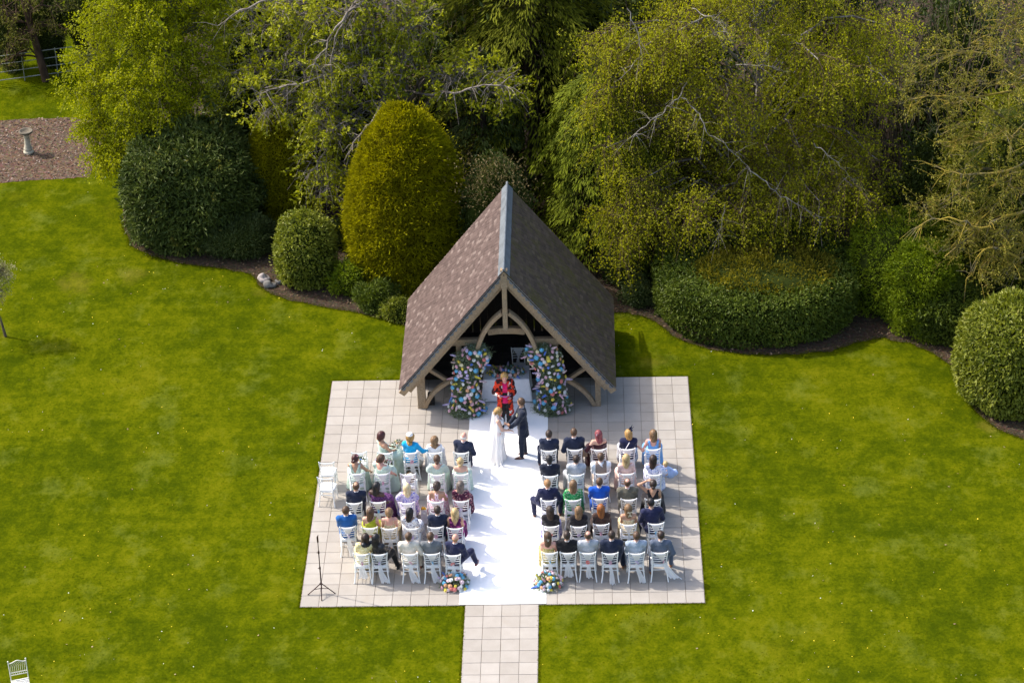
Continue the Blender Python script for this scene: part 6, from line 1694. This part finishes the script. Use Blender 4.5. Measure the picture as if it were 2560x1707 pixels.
profile_bush('golden_conifer', 'large egg-shaped golden clipped conifer left of the shelter', 'conifer', (-3.06, 16.35, -.02), egg, 1.86, 1.84, 60000, .13, .27, GOLD, 2, (2.6, .085), .13, .75, True, None, .55, -.2, core_mat=GINNER)
profile_bush('olive_yew', 'dark olive clipped yew column between the big dark bush and the bare-branched tree', 'conifer', (-7.30, 20.3, -.02), sc(egg, .66), 1.05, 1.0, 24000, .12, .26, DGOLD, 2, (2.4, .07), .12, .75, True, None, .55, -.2, core_mat=GINNER)
profile_bush('round_bush', 'small rounded glossy green bush with pale rocks at its foot', 'bush', (-6.14, 16.1, -.02), sc(ROUND, .93), .93, .90, 7500, .105, .46, LAURELB, 2, (2.6, .08), .14, .5, True)
profile_bush('rhododendron', 'big dark broad-leaved bush at the left end of the planting bed', 'bush', (-9.85, 19.5, -.02), ((0, .92), (.6, 1.0), (1.7, 1.0), (2.5, .88), (3.0, .66), (3.3, .36), (3.42, .12), (3.44, 0)), 2.1, 2.05, 22000, .19, .36, RHODO, 2.3, (1.5, .25), .32, .45, True, None, .55, .25)
profile_bush('low_shrub', 'low fine-leaved dark shrub at the foot of the big dark bush', 'bush', (-8.35, 17.95, -.02), sc(ROUND, .42), 1.05, .85, 9000, .14, .16, FINEG, 2, (2.2, .16), .25, .9, True, None, .5, -.3)
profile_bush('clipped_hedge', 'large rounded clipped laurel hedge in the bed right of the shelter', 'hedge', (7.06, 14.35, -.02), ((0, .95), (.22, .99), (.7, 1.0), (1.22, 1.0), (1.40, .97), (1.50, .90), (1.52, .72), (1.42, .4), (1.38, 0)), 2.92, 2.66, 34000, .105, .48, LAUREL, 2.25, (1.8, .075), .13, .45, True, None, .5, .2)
profile_bush('mustard_shrub', 'low mustard-leaved shrub growing up through the middle of the clipped hedge', 'bush', (7.35, 13.75, 1.05), sc(ROUND, .29), 2.05, 1.45, 11000, .11, .34, MUST, 2, (1.8, .2), .3, .8, True, None, .5, -.4)
profile_bush('leafy_shrub', 'fresh green loose shrub just right of the clipped hedge', 'bush', (11.1, 14.2, -.02), sc(ROUND, 1.25), 1.45, 1.25, 19000, .085, .42, MIDG, 2, (1.7, .26), .35, .7, True, None, .5, -.15)
profile_bush('dark_laurel', 'dull green laurel bush between the fresh green shrub and the glossy right-hand laurel', 'bush', (12.35, 12.55, -.02), sc(ROUND, .70), 1.05, .95, 8500, .105, .46, LAUREL, 2, (2.0, .14), .2, .5, True)
profile_bush('glossy_laurel', 'glossy bright laurel bush cut off by the right edge of the photo', 'bush', (13.92, 9.35, -.02), sc(ROUND, 1.20), 1.75, 1.72, 22000, .135, .44, LAURELB, 2, (1.9, .10), .15, .5, True, None, .5, .2)
profile_bush('plume_shrub', 'shrub with buff flower plumes right behind the shelter ridge', 'bush', (-.45, 15.6, -.02), sc(ROUND, 1.78), 1.05, .95, 9000, .10, .38, DARKG, 2, (1.8, .2), .3, .7, True, None, .5, -.2)
g = Geo(); n = 1300; P = np.stack([rng.normal(size=n) * .55 - .45, 15.0 + rng.normal(size=n) * .3, rng.uniform(3.0, 4.5, n)], -1); leafq(g, P, unit(rng.normal(size=(n, 3)) * .5 + (0, -.3, .6)), .085, .4)
o = g.obj('flower_plumes', leaf_mat('buff_plume', (.07, .055, .018), (.22, .165, .07), .2), None); o.parent = [x for x in bpy.data.objects if x.name == 'plume_shrub'][0]; o.matrix_parent_inverse = Matrix.Translation((.45, -15.6, .02)); o['kind'] = 'stuff'
for i, (px, py, r, h, m, lab) in enumerate(((806, 668, .55, 1.05, MIDG, 'small green shrub between the round bush and the golden conifer'), (866, 702, .62, .80, LAUREL, 'low dark shrub in front of the golden conifer'),
        (912, 724, .50, .60, LAURELB, 'low pale variegated shrub in front of the golden conifer, nearest the shelter'), (790, 560, .45, .95, DARKG, 'dark shrub half hidden behind the round bush'),
        (1440, 640, .75, 1.1, DARKG, 'dark shrub in the shade right of the shelter roof'), (1395, 560, .9, 1.5, DARKG, 'dark shrub behind the right slope of the shelter roof'), (1470, 690, .5, .6, FINEG, 'low fine-leaved shrub against the left end of the clipped hedge'),
        (2010, 700, .5, 1.1, MIDG, 'narrow green shrub wedged against the right end of the clipped hedge'), (2290, 640, .9, 2.0, DARKG, 'dark shrub rising behind the glossy right-hand laurel'), (2110, 745, 1.05, 2.7, MIDG, 'tall loose green shrub behind the dull green laurel'), (2200, 690, .9, 2.4, LAUREL, 'broad-leaved shrub under the tips of the budding tree'))):
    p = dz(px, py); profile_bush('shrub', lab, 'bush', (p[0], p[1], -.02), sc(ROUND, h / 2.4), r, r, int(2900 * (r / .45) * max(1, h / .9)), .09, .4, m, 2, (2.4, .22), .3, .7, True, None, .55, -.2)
# dark clipped yews beyond the fence
for px, h, r, lab in ((112, 3.2, .62, 'dark clipped yew beyond the fence, just right of the pine trunk'), (20, 3.4, .75, 'dark clipped yew beyond the fence at the far left corner'), (196, 3.0, .6, 'dark clipped yew beyond the fence, half hidden by the lime green tree')):
    p = dz(px, 188 - .1 * px); profile_bush('clipped_yew', lab, 'conifer', (p[0], p[1] + .9, -.02), ((0, .35), (.4, .55), (1.2, .9), (1.8, 1.0), (2.4, .85), (2.9, .5), (3.2, .15), (3.25, 0)), r, r, 5000, .10, .34, DARKG, 2, (2, .06), .1, .7, True, 'dark yews beyond the fence')
# drooping conifers: boughs of flattened sprays
def spray_conifer(name, label, base, h, r0, lean, nb, per, mat, trunk_r, zmin=.4, L=(.5, .95), down=.55, blade=.17, half=None, asp=.22, colp=.75):
    root = empty(name, base, 0, label, 'conifer'); g = Geo()
    g.tube([(0, 0, 0), (.05, 0, h * .5), (0, 0, h)], (trunk_r, trunk_r * .6, .03), 8); gb = Geo()
    t = rng.random(nb) ** .85; z = zmin + (h - zmin) * t; th = rng.uniform(0, 2 * PI, nb) if half is None else rng.uniform(half[0], half[1], nb)
    rad = r0 * (1 - t) ** colp + .15; rad = rad * (.72 + .5 * vnoise(np.stack([np.cos(th) * 3, np.sin(th) * 3, z * .9], -1) + 11, 1.0)) * rng.uniform(.62, 1.0, nb)
    A = np.stack([np.cos(th) * rad, np.sin(th) * rad, z], -1); O = unit(np.stack([np.cos(th), np.sin(th), 0 * th], -1)); PP, DD, LL, RR, NN = [], [], [], [], []
    for i in range(nb):
        o_ = O[i]; sd = np.cross(o_, [0, 0, 1.0]); ln = rng.uniform(*L); dn = down * rng.uniform(.6, 1.4)
        u = rng.random(per); v = (rng.random(per) - .5) * 1.0
        wd = .42 * ln * (1 - u * .75)
        p = A[i] + o_ * (u * ln - ln * .5)[:, None] + sd * (v * wd * 2)[:, None] + np.array([0, 0, -1.0]) * (dn * ln * (u ** 1.5) + np.abs(v) * wd * .5)[:, None] + rng.normal(size=(per, 3)) * .03
        d = unit(o_ * 1.0 + sd * (v * 1.6)[:, None] + np.array([0, 0, -dn]) * (.5 + u)[:, None] + rng.normal(size=(per, 3)) * .22)
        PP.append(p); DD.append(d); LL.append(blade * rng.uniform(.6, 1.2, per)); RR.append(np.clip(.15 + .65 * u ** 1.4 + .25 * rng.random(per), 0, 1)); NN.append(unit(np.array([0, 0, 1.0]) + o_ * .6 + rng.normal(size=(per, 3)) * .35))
        if i % 2 == 0: gb.tube([(0, 0, min(h * .97, A[i][2] + .25)), A[i] * (.55, .55, 1) + (0, 0, .12), A[i]], (.022, .015, .006), 3)
    leafq(gb2 := Geo(), np.concatenate(PP), np.concatenate(DD), np.concatenate(LL), asp, np.concatenate(NN), 0, np.concatenate(RR), .05)
    g.obj('trunk', BARKD, root, True); gb.obj('branches', BARKD, root); gb2.obj('crown', mat, root); return root
BARKD = bark('dark_bark', (0.020, 0.014, 0.010), (0.065, 0.048, 0.036))
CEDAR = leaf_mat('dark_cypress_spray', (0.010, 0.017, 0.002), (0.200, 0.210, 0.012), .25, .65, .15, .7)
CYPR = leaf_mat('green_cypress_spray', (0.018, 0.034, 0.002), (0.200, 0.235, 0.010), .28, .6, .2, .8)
spray_conifer('cypress_tree', 'tall dark cypress with drooping olive sprays behind the shelter', (.55, 21.4, 0), 13.0, 3.3, 0, 360, 120, CEDAR, .28, 1.0, (1.2, 2.1), .5, .22)
spray_conifer('cypress_tree', 'brighter green drooping cypress just behind the right slope of the shelter roof', (2.75, 17.7, 0), 6.4, 2.1, 0, 380, 90, CYPR, .16, 1.0, (.7, 1.3), .85, .17, colp=.42)
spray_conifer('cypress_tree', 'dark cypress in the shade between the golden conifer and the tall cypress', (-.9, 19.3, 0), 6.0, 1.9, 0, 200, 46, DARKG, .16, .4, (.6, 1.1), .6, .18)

# ------------------------------------------------------------------ broadleaf trees
def tree(name, label, cat, trunk, tr, lobes, na, nt, nl, leaf, asp, mat, bk, droop=.3, twigL=(.5, .9), limb_r=.06, sub_r=.02, twig_r=.006, leafy=1.0, cluster=False, bmat2=None, extra=None, spread=.07, out=.8):
    base = np.array(trunk[0], float); root = empty(name, base, 0, label, cat); T_ = bez(np.array(trunk, float) - base, 14)
    gt, gb = Geo(), Geo(); gt.tube(T_, np.linspace(tr, tr * .35, 14), 9)
    PP, DD = [], []
    for c, r in lobes:
        c = np.array(c, float) - base; r = np.array(r, float)
        zt = np.clip(c[2] - .9 * np.linalg.norm(c[:2] - T_[:, :2].mean(0)) * .6 - .3, T_[0, 2] + .6, T_[-1, 2]); a = T_[np.argmin(np.abs(T_[:, 2] - zt))]
        m = (a + c) / 2 + np.array([0, 0, .25 * np.linalg.norm(c - a)]) + rng.normal(size=3) * .15
        lim = bez([a, m, c], 7) + np.vstack([np.zeros(3), rng.normal(size=(5, 3)) * .05, np.zeros(3)]); gt.tube(lim, np.linspace(limb_r, limb_r * .4, 7), 6)
        for _ in range(na):
            d = rdir(1)[0]; an = c + d * r * rng.random() ** .45; s0 = lim[rng.integers(3, 7)]
            mid = (s0 + an) / 2 + rng.normal(size=3) * .12 + (0, 0, .12)
            sb = bez([s0, mid, an], 5); gb.tube(sb, np.linspace(sub_r, sub_r * .45, 5), 4, False)
            for k in range(nt):
                td = unit(unit(an - c) * out + rng.normal(size=3) * .75 + np.array([0, 0, -droop])); L = rng.uniform(*twigL); s1 = sb[rng.integers(2, 5)]
                q = np.array([s1, s1 + td * L * .55 + (0, 0, .04), s1 + td * L + np.array([0, 0, -droop * L * .55])]); gb.tube(q, (twig_r, twig_r * .8, twig_r * .5), 3, False)
                if rng.random() > leafy: continue
                if cluster:
                    for tt in ((1.0, .72, .5)[:rng.integers(1, 4)]):
                        cc = q[0] * (1 - tt) + q[2] * tt; m_ = nl // 2; PP.append(cc + rng.normal(size=(m_, 3)) * .05); DD.append(unit(rng.normal(size=(m_, 3)) + td * .4 + (0, 0, .25)))
                else:
                    u = rng.random(nl) ** .7; P = q[0] * ((1 - u) ** 2)[:, None] + q[1] * (2 * u * (1 - u))[:, None] + q[2] * (u ** 2)[:, None]
                    PP.append(P + rng.normal(size=(nl, 3)) * spread); DD.append(unit(rng.normal(size=(nl, 3)) + np.array([0, 0, -.35 - droop * .4])))
    if extra:
        for ln, r0 in extra:
            ln = np.array(ln) - base; b_ = bez(ln, 4 * len(ln)); b_[1:-1] += rng.normal(size=(len(b_) - 2, 3)) * .03; gt.tube(b_, np.linspace(r0, r0 * .3, len(b_)), 6)
            for _ in range(5 * len(ln)):
                j = rng.integers(2, len(b_)); d = unit(rng.normal(size=3) + unit(b_[-1] - b_[0]) * .6 + (0, 0, -.15)); L = rng.uniform(.3, .9); q = np.array([b_[j], b_[j] + d * L * .5, b_[j] + d * L + (0, 0, -.12)]); gt.tube(q, (r0 * .30, r0 * .2, r0 * .1), 4, False)
    gt.obj('trunk', bk, root, True); gb.obj('branches', bmat2 or bk, root)
    P, D = np.concatenate(PP), np.concatenate(DD); g = Geo()
    rr = np.clip(.6 * rng.random(len(P)) + .4 * vnoise(P + base, 1.3), 0, 1); leafq(g, P, D, leaf * rng.uniform(.7, 1.25, len(P)), asp, unit(rng.normal(size=(len(P), 3)) + (0, 0, .8)), 0, rr); g.obj('crown', mat, root); return root
def lobe_px(L): return [(dy(x, y, Y), (r, r * .9, r * (rzs if rzs else .8))) for x, y, Y, r, rzs in L]
def egglobes(c, R_, n, r, front=-9):
    out = []
    while len(out) < n:
        d = rdir(1)[0]
        if d[1] > .45 and rng.random() < .75: continue
        k = rng.uniform(.62, 1.0); p = np.array(c) + d * np.array(R_) * k
        if p[2] > .9 and all(np.linalg.norm(p - q[0]) > r * .85 for q in out) or rng.random() < .01: out.append((p, (r, r, r * .85)))
    return out
BIRCHB = bark('birch_bark', (0.10, 0.085, 0.07), (0.30, 0.27, 0.235), 5); BIRCHT = bark('birch_twig', (0.045, 0.028, 0.018), (0.12, 0.08, 0.05), 6)
BIRCHL = leaf_mat('birch_leaf', (0.105, 0.118, 0.003), (0.430, 0.420, 0.020), .48, .55, .2, .7, (.30, .23, .04))
OAKB = bark('grey_bark', (0.10, 0.082, 0.066), (0.27, 0.23, 0.20), 6); OAKL = leaf_mat('young_oak_leaf', (0.095, 0.120, 0.002), (0.410, 0.410, 0.020), .35, .5, .25, .9)
LIMEB = bark('lime_tree_bark', (0.05, 0.042, 0.03), (0.12, 0.10, 0.07), 6, (.11, .12, .04)); LIMEL = leaf_mat('lime_green_leaf', (0.135, 0.162, 0.001), (0.420, 0.425, 0.006), .42, .55, .2, .8)
BUDB = bark('lichened_bark', (0.070, 0.060, 0.036), (0.165, 0.142, 0.080), 5, (.27, .20, .03)); BUDL = leaf_mat('budding_leaf', (0.080, 0.088, 0.010), (0.340, 0.300, 0.045), .35, .5, .3, .8, (.50, .26, .15))
TWB = bark('brown_twig', (0.06, 0.045, 0.03), (0.17, 0.13, 0.085), 6)
def px3(pts): return [dy(x, y, Y) for x, y, Y in pts]
tree('birch_tree', 'big weeping birch with white limbs and small olive-yellow leaves right of the shelter', 'tree', [(7.3, 18.6, 0), (7.2, 18.5, 2.5), (7.35, 18.4, 5.5), (7.2, 18.4, 9.5)], .20,
     egglobes((6.9, 18.3, 5.6), (4.5, 3.9, 4.3), 56, .90) + lobe_px([(1450, 430, 15.3, .7, 0), (1420, 500, 15, .6, 0), (1500, 490, 14.8, .6, 0), (1600, 480, 14.6, .6, 0), (1700, 490, 14.5, .6, 0), (1800, 480, 14.4, .6, 0), (1880, 460, 14.4, .6, 0), (1960, 430, 14.6, .7, 0), (2020, 370, 15, .7, 0), (1390, 340, 15.8, .7, 0), (1370, 210, 16.6, .7, 0), (2050, 60, 17, .75, 0), (1420, 560, 14.8, .45, 0), (1380, 80, 17.2, .8, 0), (2000, 480, 14.6, .5, 0)]), 14, 8, 20, .072, .66, BIRCHL, BIRCHB, .75, (.55, 1.1), .040, .012, .0045, 1.0, False, BIRCHT,
     [(px3([(1600, 150, 17.9), (1565, 215, 15.3), (1535, 245, 14.8), (1500, 275, 14.6), (1455, 310, 14.5)]), .022), (px3([(1565, 225, 15.4), (1605, 262, 14.9), (1625, 305, 14.6), (1680, 345, 14.4), (1720, 385, 14.3)]), .020),
      (px3([(1720, 385, 14.4), (1770, 430, 14.2), (1830, 470, 14.0), (1890, 500, 14.0)]), .020), (px3([(1590, 20, 16.0), (1640, 45, 15.4), (1668, 62, 15.2), (1640, 80, 15.0)]), .016), (px3([(1690, 150, 15.4), (1745, 152, 14.8), (1800, 165, 14.7)]), .016),
      (px3([(1990, 130, 16.2), (2010, 165, 15.8), (2060, 200, 15.6), (2120, 250, 15.8)]), .016), (px3([(1870, 330, 14.6), (1920, 370, 14.4), (1960, 420, 14.4)]), .014), (px3([(1665, 470, 14.1), (1655, 520, 13.9), (1648, 545, 13.8)]), .013), (px3([(1440, 20, 15.9), (1470, 90, 15.6), (1455, 150, 15.4), (1410, 190, 15.4)]), .016)])
tree('oak_tree', 'spreading tree with bare grey branches and clusters of young leaves behind the golden conifer', 'tree', [(-3.4, 21.6, 0), (-3.3, 21.4, 2.5), (-3.6, 21.2, 5.5), (-3.5, 21.2, 8.2)], .30,
     lobe_px([(640, 120, 20, .95, 0), (720, 60, 19.5, .95, 0), (700, 180, 19, .95, 0), (780, 130, 18.8, .95, 0), (800, 40, 19, .9, 0), (860, 90, 19.3, .9, 0), (740, 250, 18.5, .9, 0), (755, 285, 18.2, .6, 0), (770, 300, 18, .8, 0), (730, 370, 17.8, .75, 0),
              (745, 440, 17.6, .55, 0), (840, 190, 18.5, .8, 0), (930, 150, 19, .8, 0), (960, 60, 19.5, .9, 0), (1040, 190, 18.6, .7, 0), (1120, 190, 18.3, .6, 0), (1160, 215, 18.2, .4, 0), (620, 230, 19, .8, 0), (590, 60, 20.5, .9, 0), (880, 10, 19.5, .9, 0), (660, 20, 20, .9, 0), (560, 170, 20.5, .8, 0)]) + [((x, 21.2 + .3 * k, z), (.95, .95, .8)) for k, (x, z) in enumerate(((-5.2, 8.0), (-3.6, 8.8), (-2.0, 8.0), (-3.0, 7.4)))],
     16, 8, 15, .125, .55, OAKL, OAKB, .25, (.35, .8), .055, .015, .006, .58, True, None,
     [(px3([(900, -40, 21), (800, 30, 18.6), (745, 110, 18.0), (720, 150, 17.8)]), .045), (px3([(860, -40, 20), (780, 60, 18.4), (760, 150, 18.0)]), .04), (px3([(900, 180, 20), (860, 270, 17.6), (820, 320, 17.2), (790, 370, 17)]), .05), (px3([(920, 200, 20), (890, 300, 17.3), (870, 350, 17), (850, 410, 16.8)]), .045),
      (px3([(930, 210, 20), (1040, 215, 17.8), (1110, 195, 17.5), (1165, 200, 17.4)]), .045), (px3([(700, -30, 20), (560, 20, 19.6), (500, 60, 19.5)]), .04), (px3([(860, 150, 20), (700, 190, 18.2), (600, 215, 18.2)]), .045)])
tree('lime_tree', 'airy lime green young tree at the upper left beside the wood chip bed', 'tree', [(-10.5, 21.8, 0), (-10.6, 21.7, 2.0), (-10.55, 21.6, 5), (-10.4, 21.6, 7.6)], .16,
     lobe_px([(250, 40, 21.5, .95, 0), (350, 30, 21, 1.0, 0), (450, 60, 21.5, .9, 0), (200, 130, 21.3, .85, 0), (290, 120, 20.8, .95, 0), (380, 130, 20.5, .95, 0), (460, 150, 21, .8, 0), (200, 215, 21, .8, 0), (290, 210, 20.5, .9, 0), (380, 220, 20.3, .85, 0), (450, 230, 20.6, .7, 0),
              (230, 290, 21, .65, 0), (300, 290, 20.4, .75, 0), (370, 290, 20.2, .7, 0), (245, 355, 20.6, .5, 0), (290, 345, 20.3, .5, 0), (420, 0, 21.5, 1.0, 0), (300, -40, 21.5, 1.0, 0), (500, 20, 22, .8, 0), (430, 300, 20.6, .5, 0)]) + [((x, 21.6, z), (.95, .95, .8)) for x, z in ((-11.4, 7.9), (-10.2, 8.3), (-9.4, 7.6))],
     16, 8, 24, .085, .6, LIMEL, LIMEB, .22, (.4, .8), .05, .016, .005)
tree('budding_tree', 'mostly leafless tree with mustard lichen on its twigs and coral buds at the right edge', 'tree', [(15.6, 15.6, 0), (15.5, 15.4, 2.5), (15.4, 15.2, 6), (15.5, 15.3, 10)], .26,
     lobe_px([(2140, 150, 14.6, .8, 0), (2230, 100, 14.4, .9, 0), (2310, 60, 14.2, .9, 0), (2190, 240, 13.9, .9, 0), (2270, 200, 13.7, .9, 0), (2340, 180, 13.6, .9, 0), (2160, 330, 13.5, .8, 0), (2240, 330, 13.2, .9, 0), (2320, 320, 13.0, .9, 0), (2200, 430, 13.0, .75, 0),
              (2280, 430, 12.7, .85, 0), (2345, 450, 12.5, .8, 0), (2230, 530, 12.4, .65, 0), (2300, 540, 12.2, .7, 0), (2350, 560, 12, .7, 0), (2170, 590, 12.3, .45, 0), (2250, 620, 12.0, .5, 0), (2330, 640, 11.8, .5, 0), (2320, -20, 14.4, 1, 0), (2120, 480, 13.2, .5, 0), (2090, 230, 14.4, .6, 0)]),
     9, 5, 19, .080, .42, BUDL, BUDB, .0, (.35, .75), .05, .015, .006, .9, False, None, [(px3([(2420, 470, 12.6), (2330, 490, 12.2), (2260, 520, 12.0), (2190, 500, 12.0), (2120, 515, 12.2)]), .05), (px3([(2420, 560, 12.2), (2340, 590, 11.9), (2270, 570, 11.8), (2220, 640, 11.8)]), .05), (px3([(2420, 330, 13.2), (2320, 390, 12.8), (2210, 400, 12.8), (2140, 380, 13)]), .045)], .05)
# pine at the far left and the little tree at the left edge
tree('pine_tree', 'thin pine with a bare trunk and sparse crown in front of the rail fence', 'tree', [tuple(dz(106, 186)), tuple(dz(106, 186) + np.array([-.35, .2, 2.2])), tuple(dz(106, 186) + np.array([-.75, .3, 5])), tuple(dz(106, 186) + np.array([-.9, .3, 6]))], .15,
     lobe_px([(30, 55, 30, .7, 0), (75, 20, 30, .7, 0), (120, 60, 30, .55, 0), (25, 110, 29.6, .55, 0), (130, 15, 30, .6, 0), (60, 80, 29.6, .5, 0), (10, 20, 30, .7, 0), (110, -20, 30, .8, 0), (5, 145, 29.5, .35, 0)]), 7, 5, 14, .13, .14, leaf_mat('pine_needles', (.045, .056, .006), (.24, .23, .03), .2, .6, .2, 1.0, (.15, .09, .05)), bark('pine_bark', (.030, .018, .011), (.085, .052, .032)), .1, (.3, .6), .04, .018, .008, .75)
tree('sapling', 'small pale-leaved sapling cut off by the left edge of the photo, standing on the lawn', 'tree', [(-14.62, 13.0, 0), (-14.75, 13.05, .8), (-14.95, 13.1, 1.7)], .045,
     [((-14.9, 13.1, 1.95), (.42, .42, .40)), ((-14.55, 13.0, 2.15), (.30, .3, .25)), ((-15.3, 13.1, 1.9), (.5, .5, .5)), ((-14.7, 12.9, 1.55), (.35, .3, .25)), ((-15.1, 13.3, 2.4), (.4, .4, .4))], 10, 5, 12, .065, .5, leaf_mat('pale_leaf', (.10, .10, .03), (.52, .47, .24), .3, .5, .3, 1.5), TWB, .05, (.2, .4), .02, .009, .004)
# ------------------------------------------------------------------ dense dark wood at the back
OLIVEL = leaf_mat('olive_evergreen_leaf', (0.055, 0.066, 0.004), (0.260, 0.260, 0.020), .3, .5, .25, 1.1)
def thicket():
    n = 62000; P = np.stack([rng.uniform(-11.5, 21, n), rng.uniform(20, 37, n), rng.uniform(0, 8.5, n)], -1)
    e = vnoise(P * np.array([1, 1, .8]), .42); keep = (e > .50) | (P[:, 2] < .8 + 3 * e); P = P[keep]
    left = P[:, 0] < -11 + .12 * (P[:, 1] - 20); P = P[~left]; n = len(P); D = unit(rng.normal(size=(n, 3)) + (0, -.3, -.2)); g = Geo(); leafq(g, P, D, rng.uniform(.14, .30, n), .42)
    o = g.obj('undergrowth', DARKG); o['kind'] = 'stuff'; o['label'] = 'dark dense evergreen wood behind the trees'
    g = Geo()
    for i in range(150):
        x, y = rng.uniform(9, 14.5), rng.uniform(18.5, 21); g.tube([(x, y, 0), (x + rng.normal() * .15, y, 2), (x + rng.normal() * .4, y + rng.normal() * .3, 4.5), (x + rng.normal() * .6, y, 7.0)], (.025, .02, .014, .006), 4, False)
    for i in range(60):
        x, y = rng.uniform(-9.5, 4), rng.uniform(22, 24); g.tube([(x, y, 0), (x + rng.normal() * .3, y, 3), (x + rng.normal() * .8, y, 8)], (.035, .025, .01), 4, False)
    o = g.obj('bare_stems', TWB); o['kind'] = 'stuff'; o['label'] = 'thin bare brown stems in the shade behind the trees'
thicket()
for i, (x, y, h, r, lab) in enumerate(((-8.4, 23.6, 6.5, 1.6, 'dark evergreen between the lime green tree and the bare-branched tree'), (-5.8, 24.2, 7.5, 1.8, 'dark evergreen behind the left half of the bare-branched tree'), (-1.6, 24.5, 8.0, 1.8, 'dark evergreen behind the trunk of the bare-branched tree'),
        (1.6, 25.0, 8.5, 2.1, 'dark evergreen behind the tall cypress'), (4.6, 23.6, 8.0, 2.0, 'dark evergreen behind the left half of the birch'), (9.6, 23.8, 8.0, 2.0, 'dark evergreen behind the right half of the birch'), (13.4, 20.6, 7.0, 1.7, 'dark green evergreen behind the gap right of the birch'), (17.0, 19.5, 8.0, 2.0, 'dark evergreen behind the budding tree'), (14.5, 15.2, 6.2, 2.5, 'olive green evergreen rising through the budding tree'), (12.2, 16.8, 4.2, 1.1, 'leafy evergreen in the gap right of the birch'))):
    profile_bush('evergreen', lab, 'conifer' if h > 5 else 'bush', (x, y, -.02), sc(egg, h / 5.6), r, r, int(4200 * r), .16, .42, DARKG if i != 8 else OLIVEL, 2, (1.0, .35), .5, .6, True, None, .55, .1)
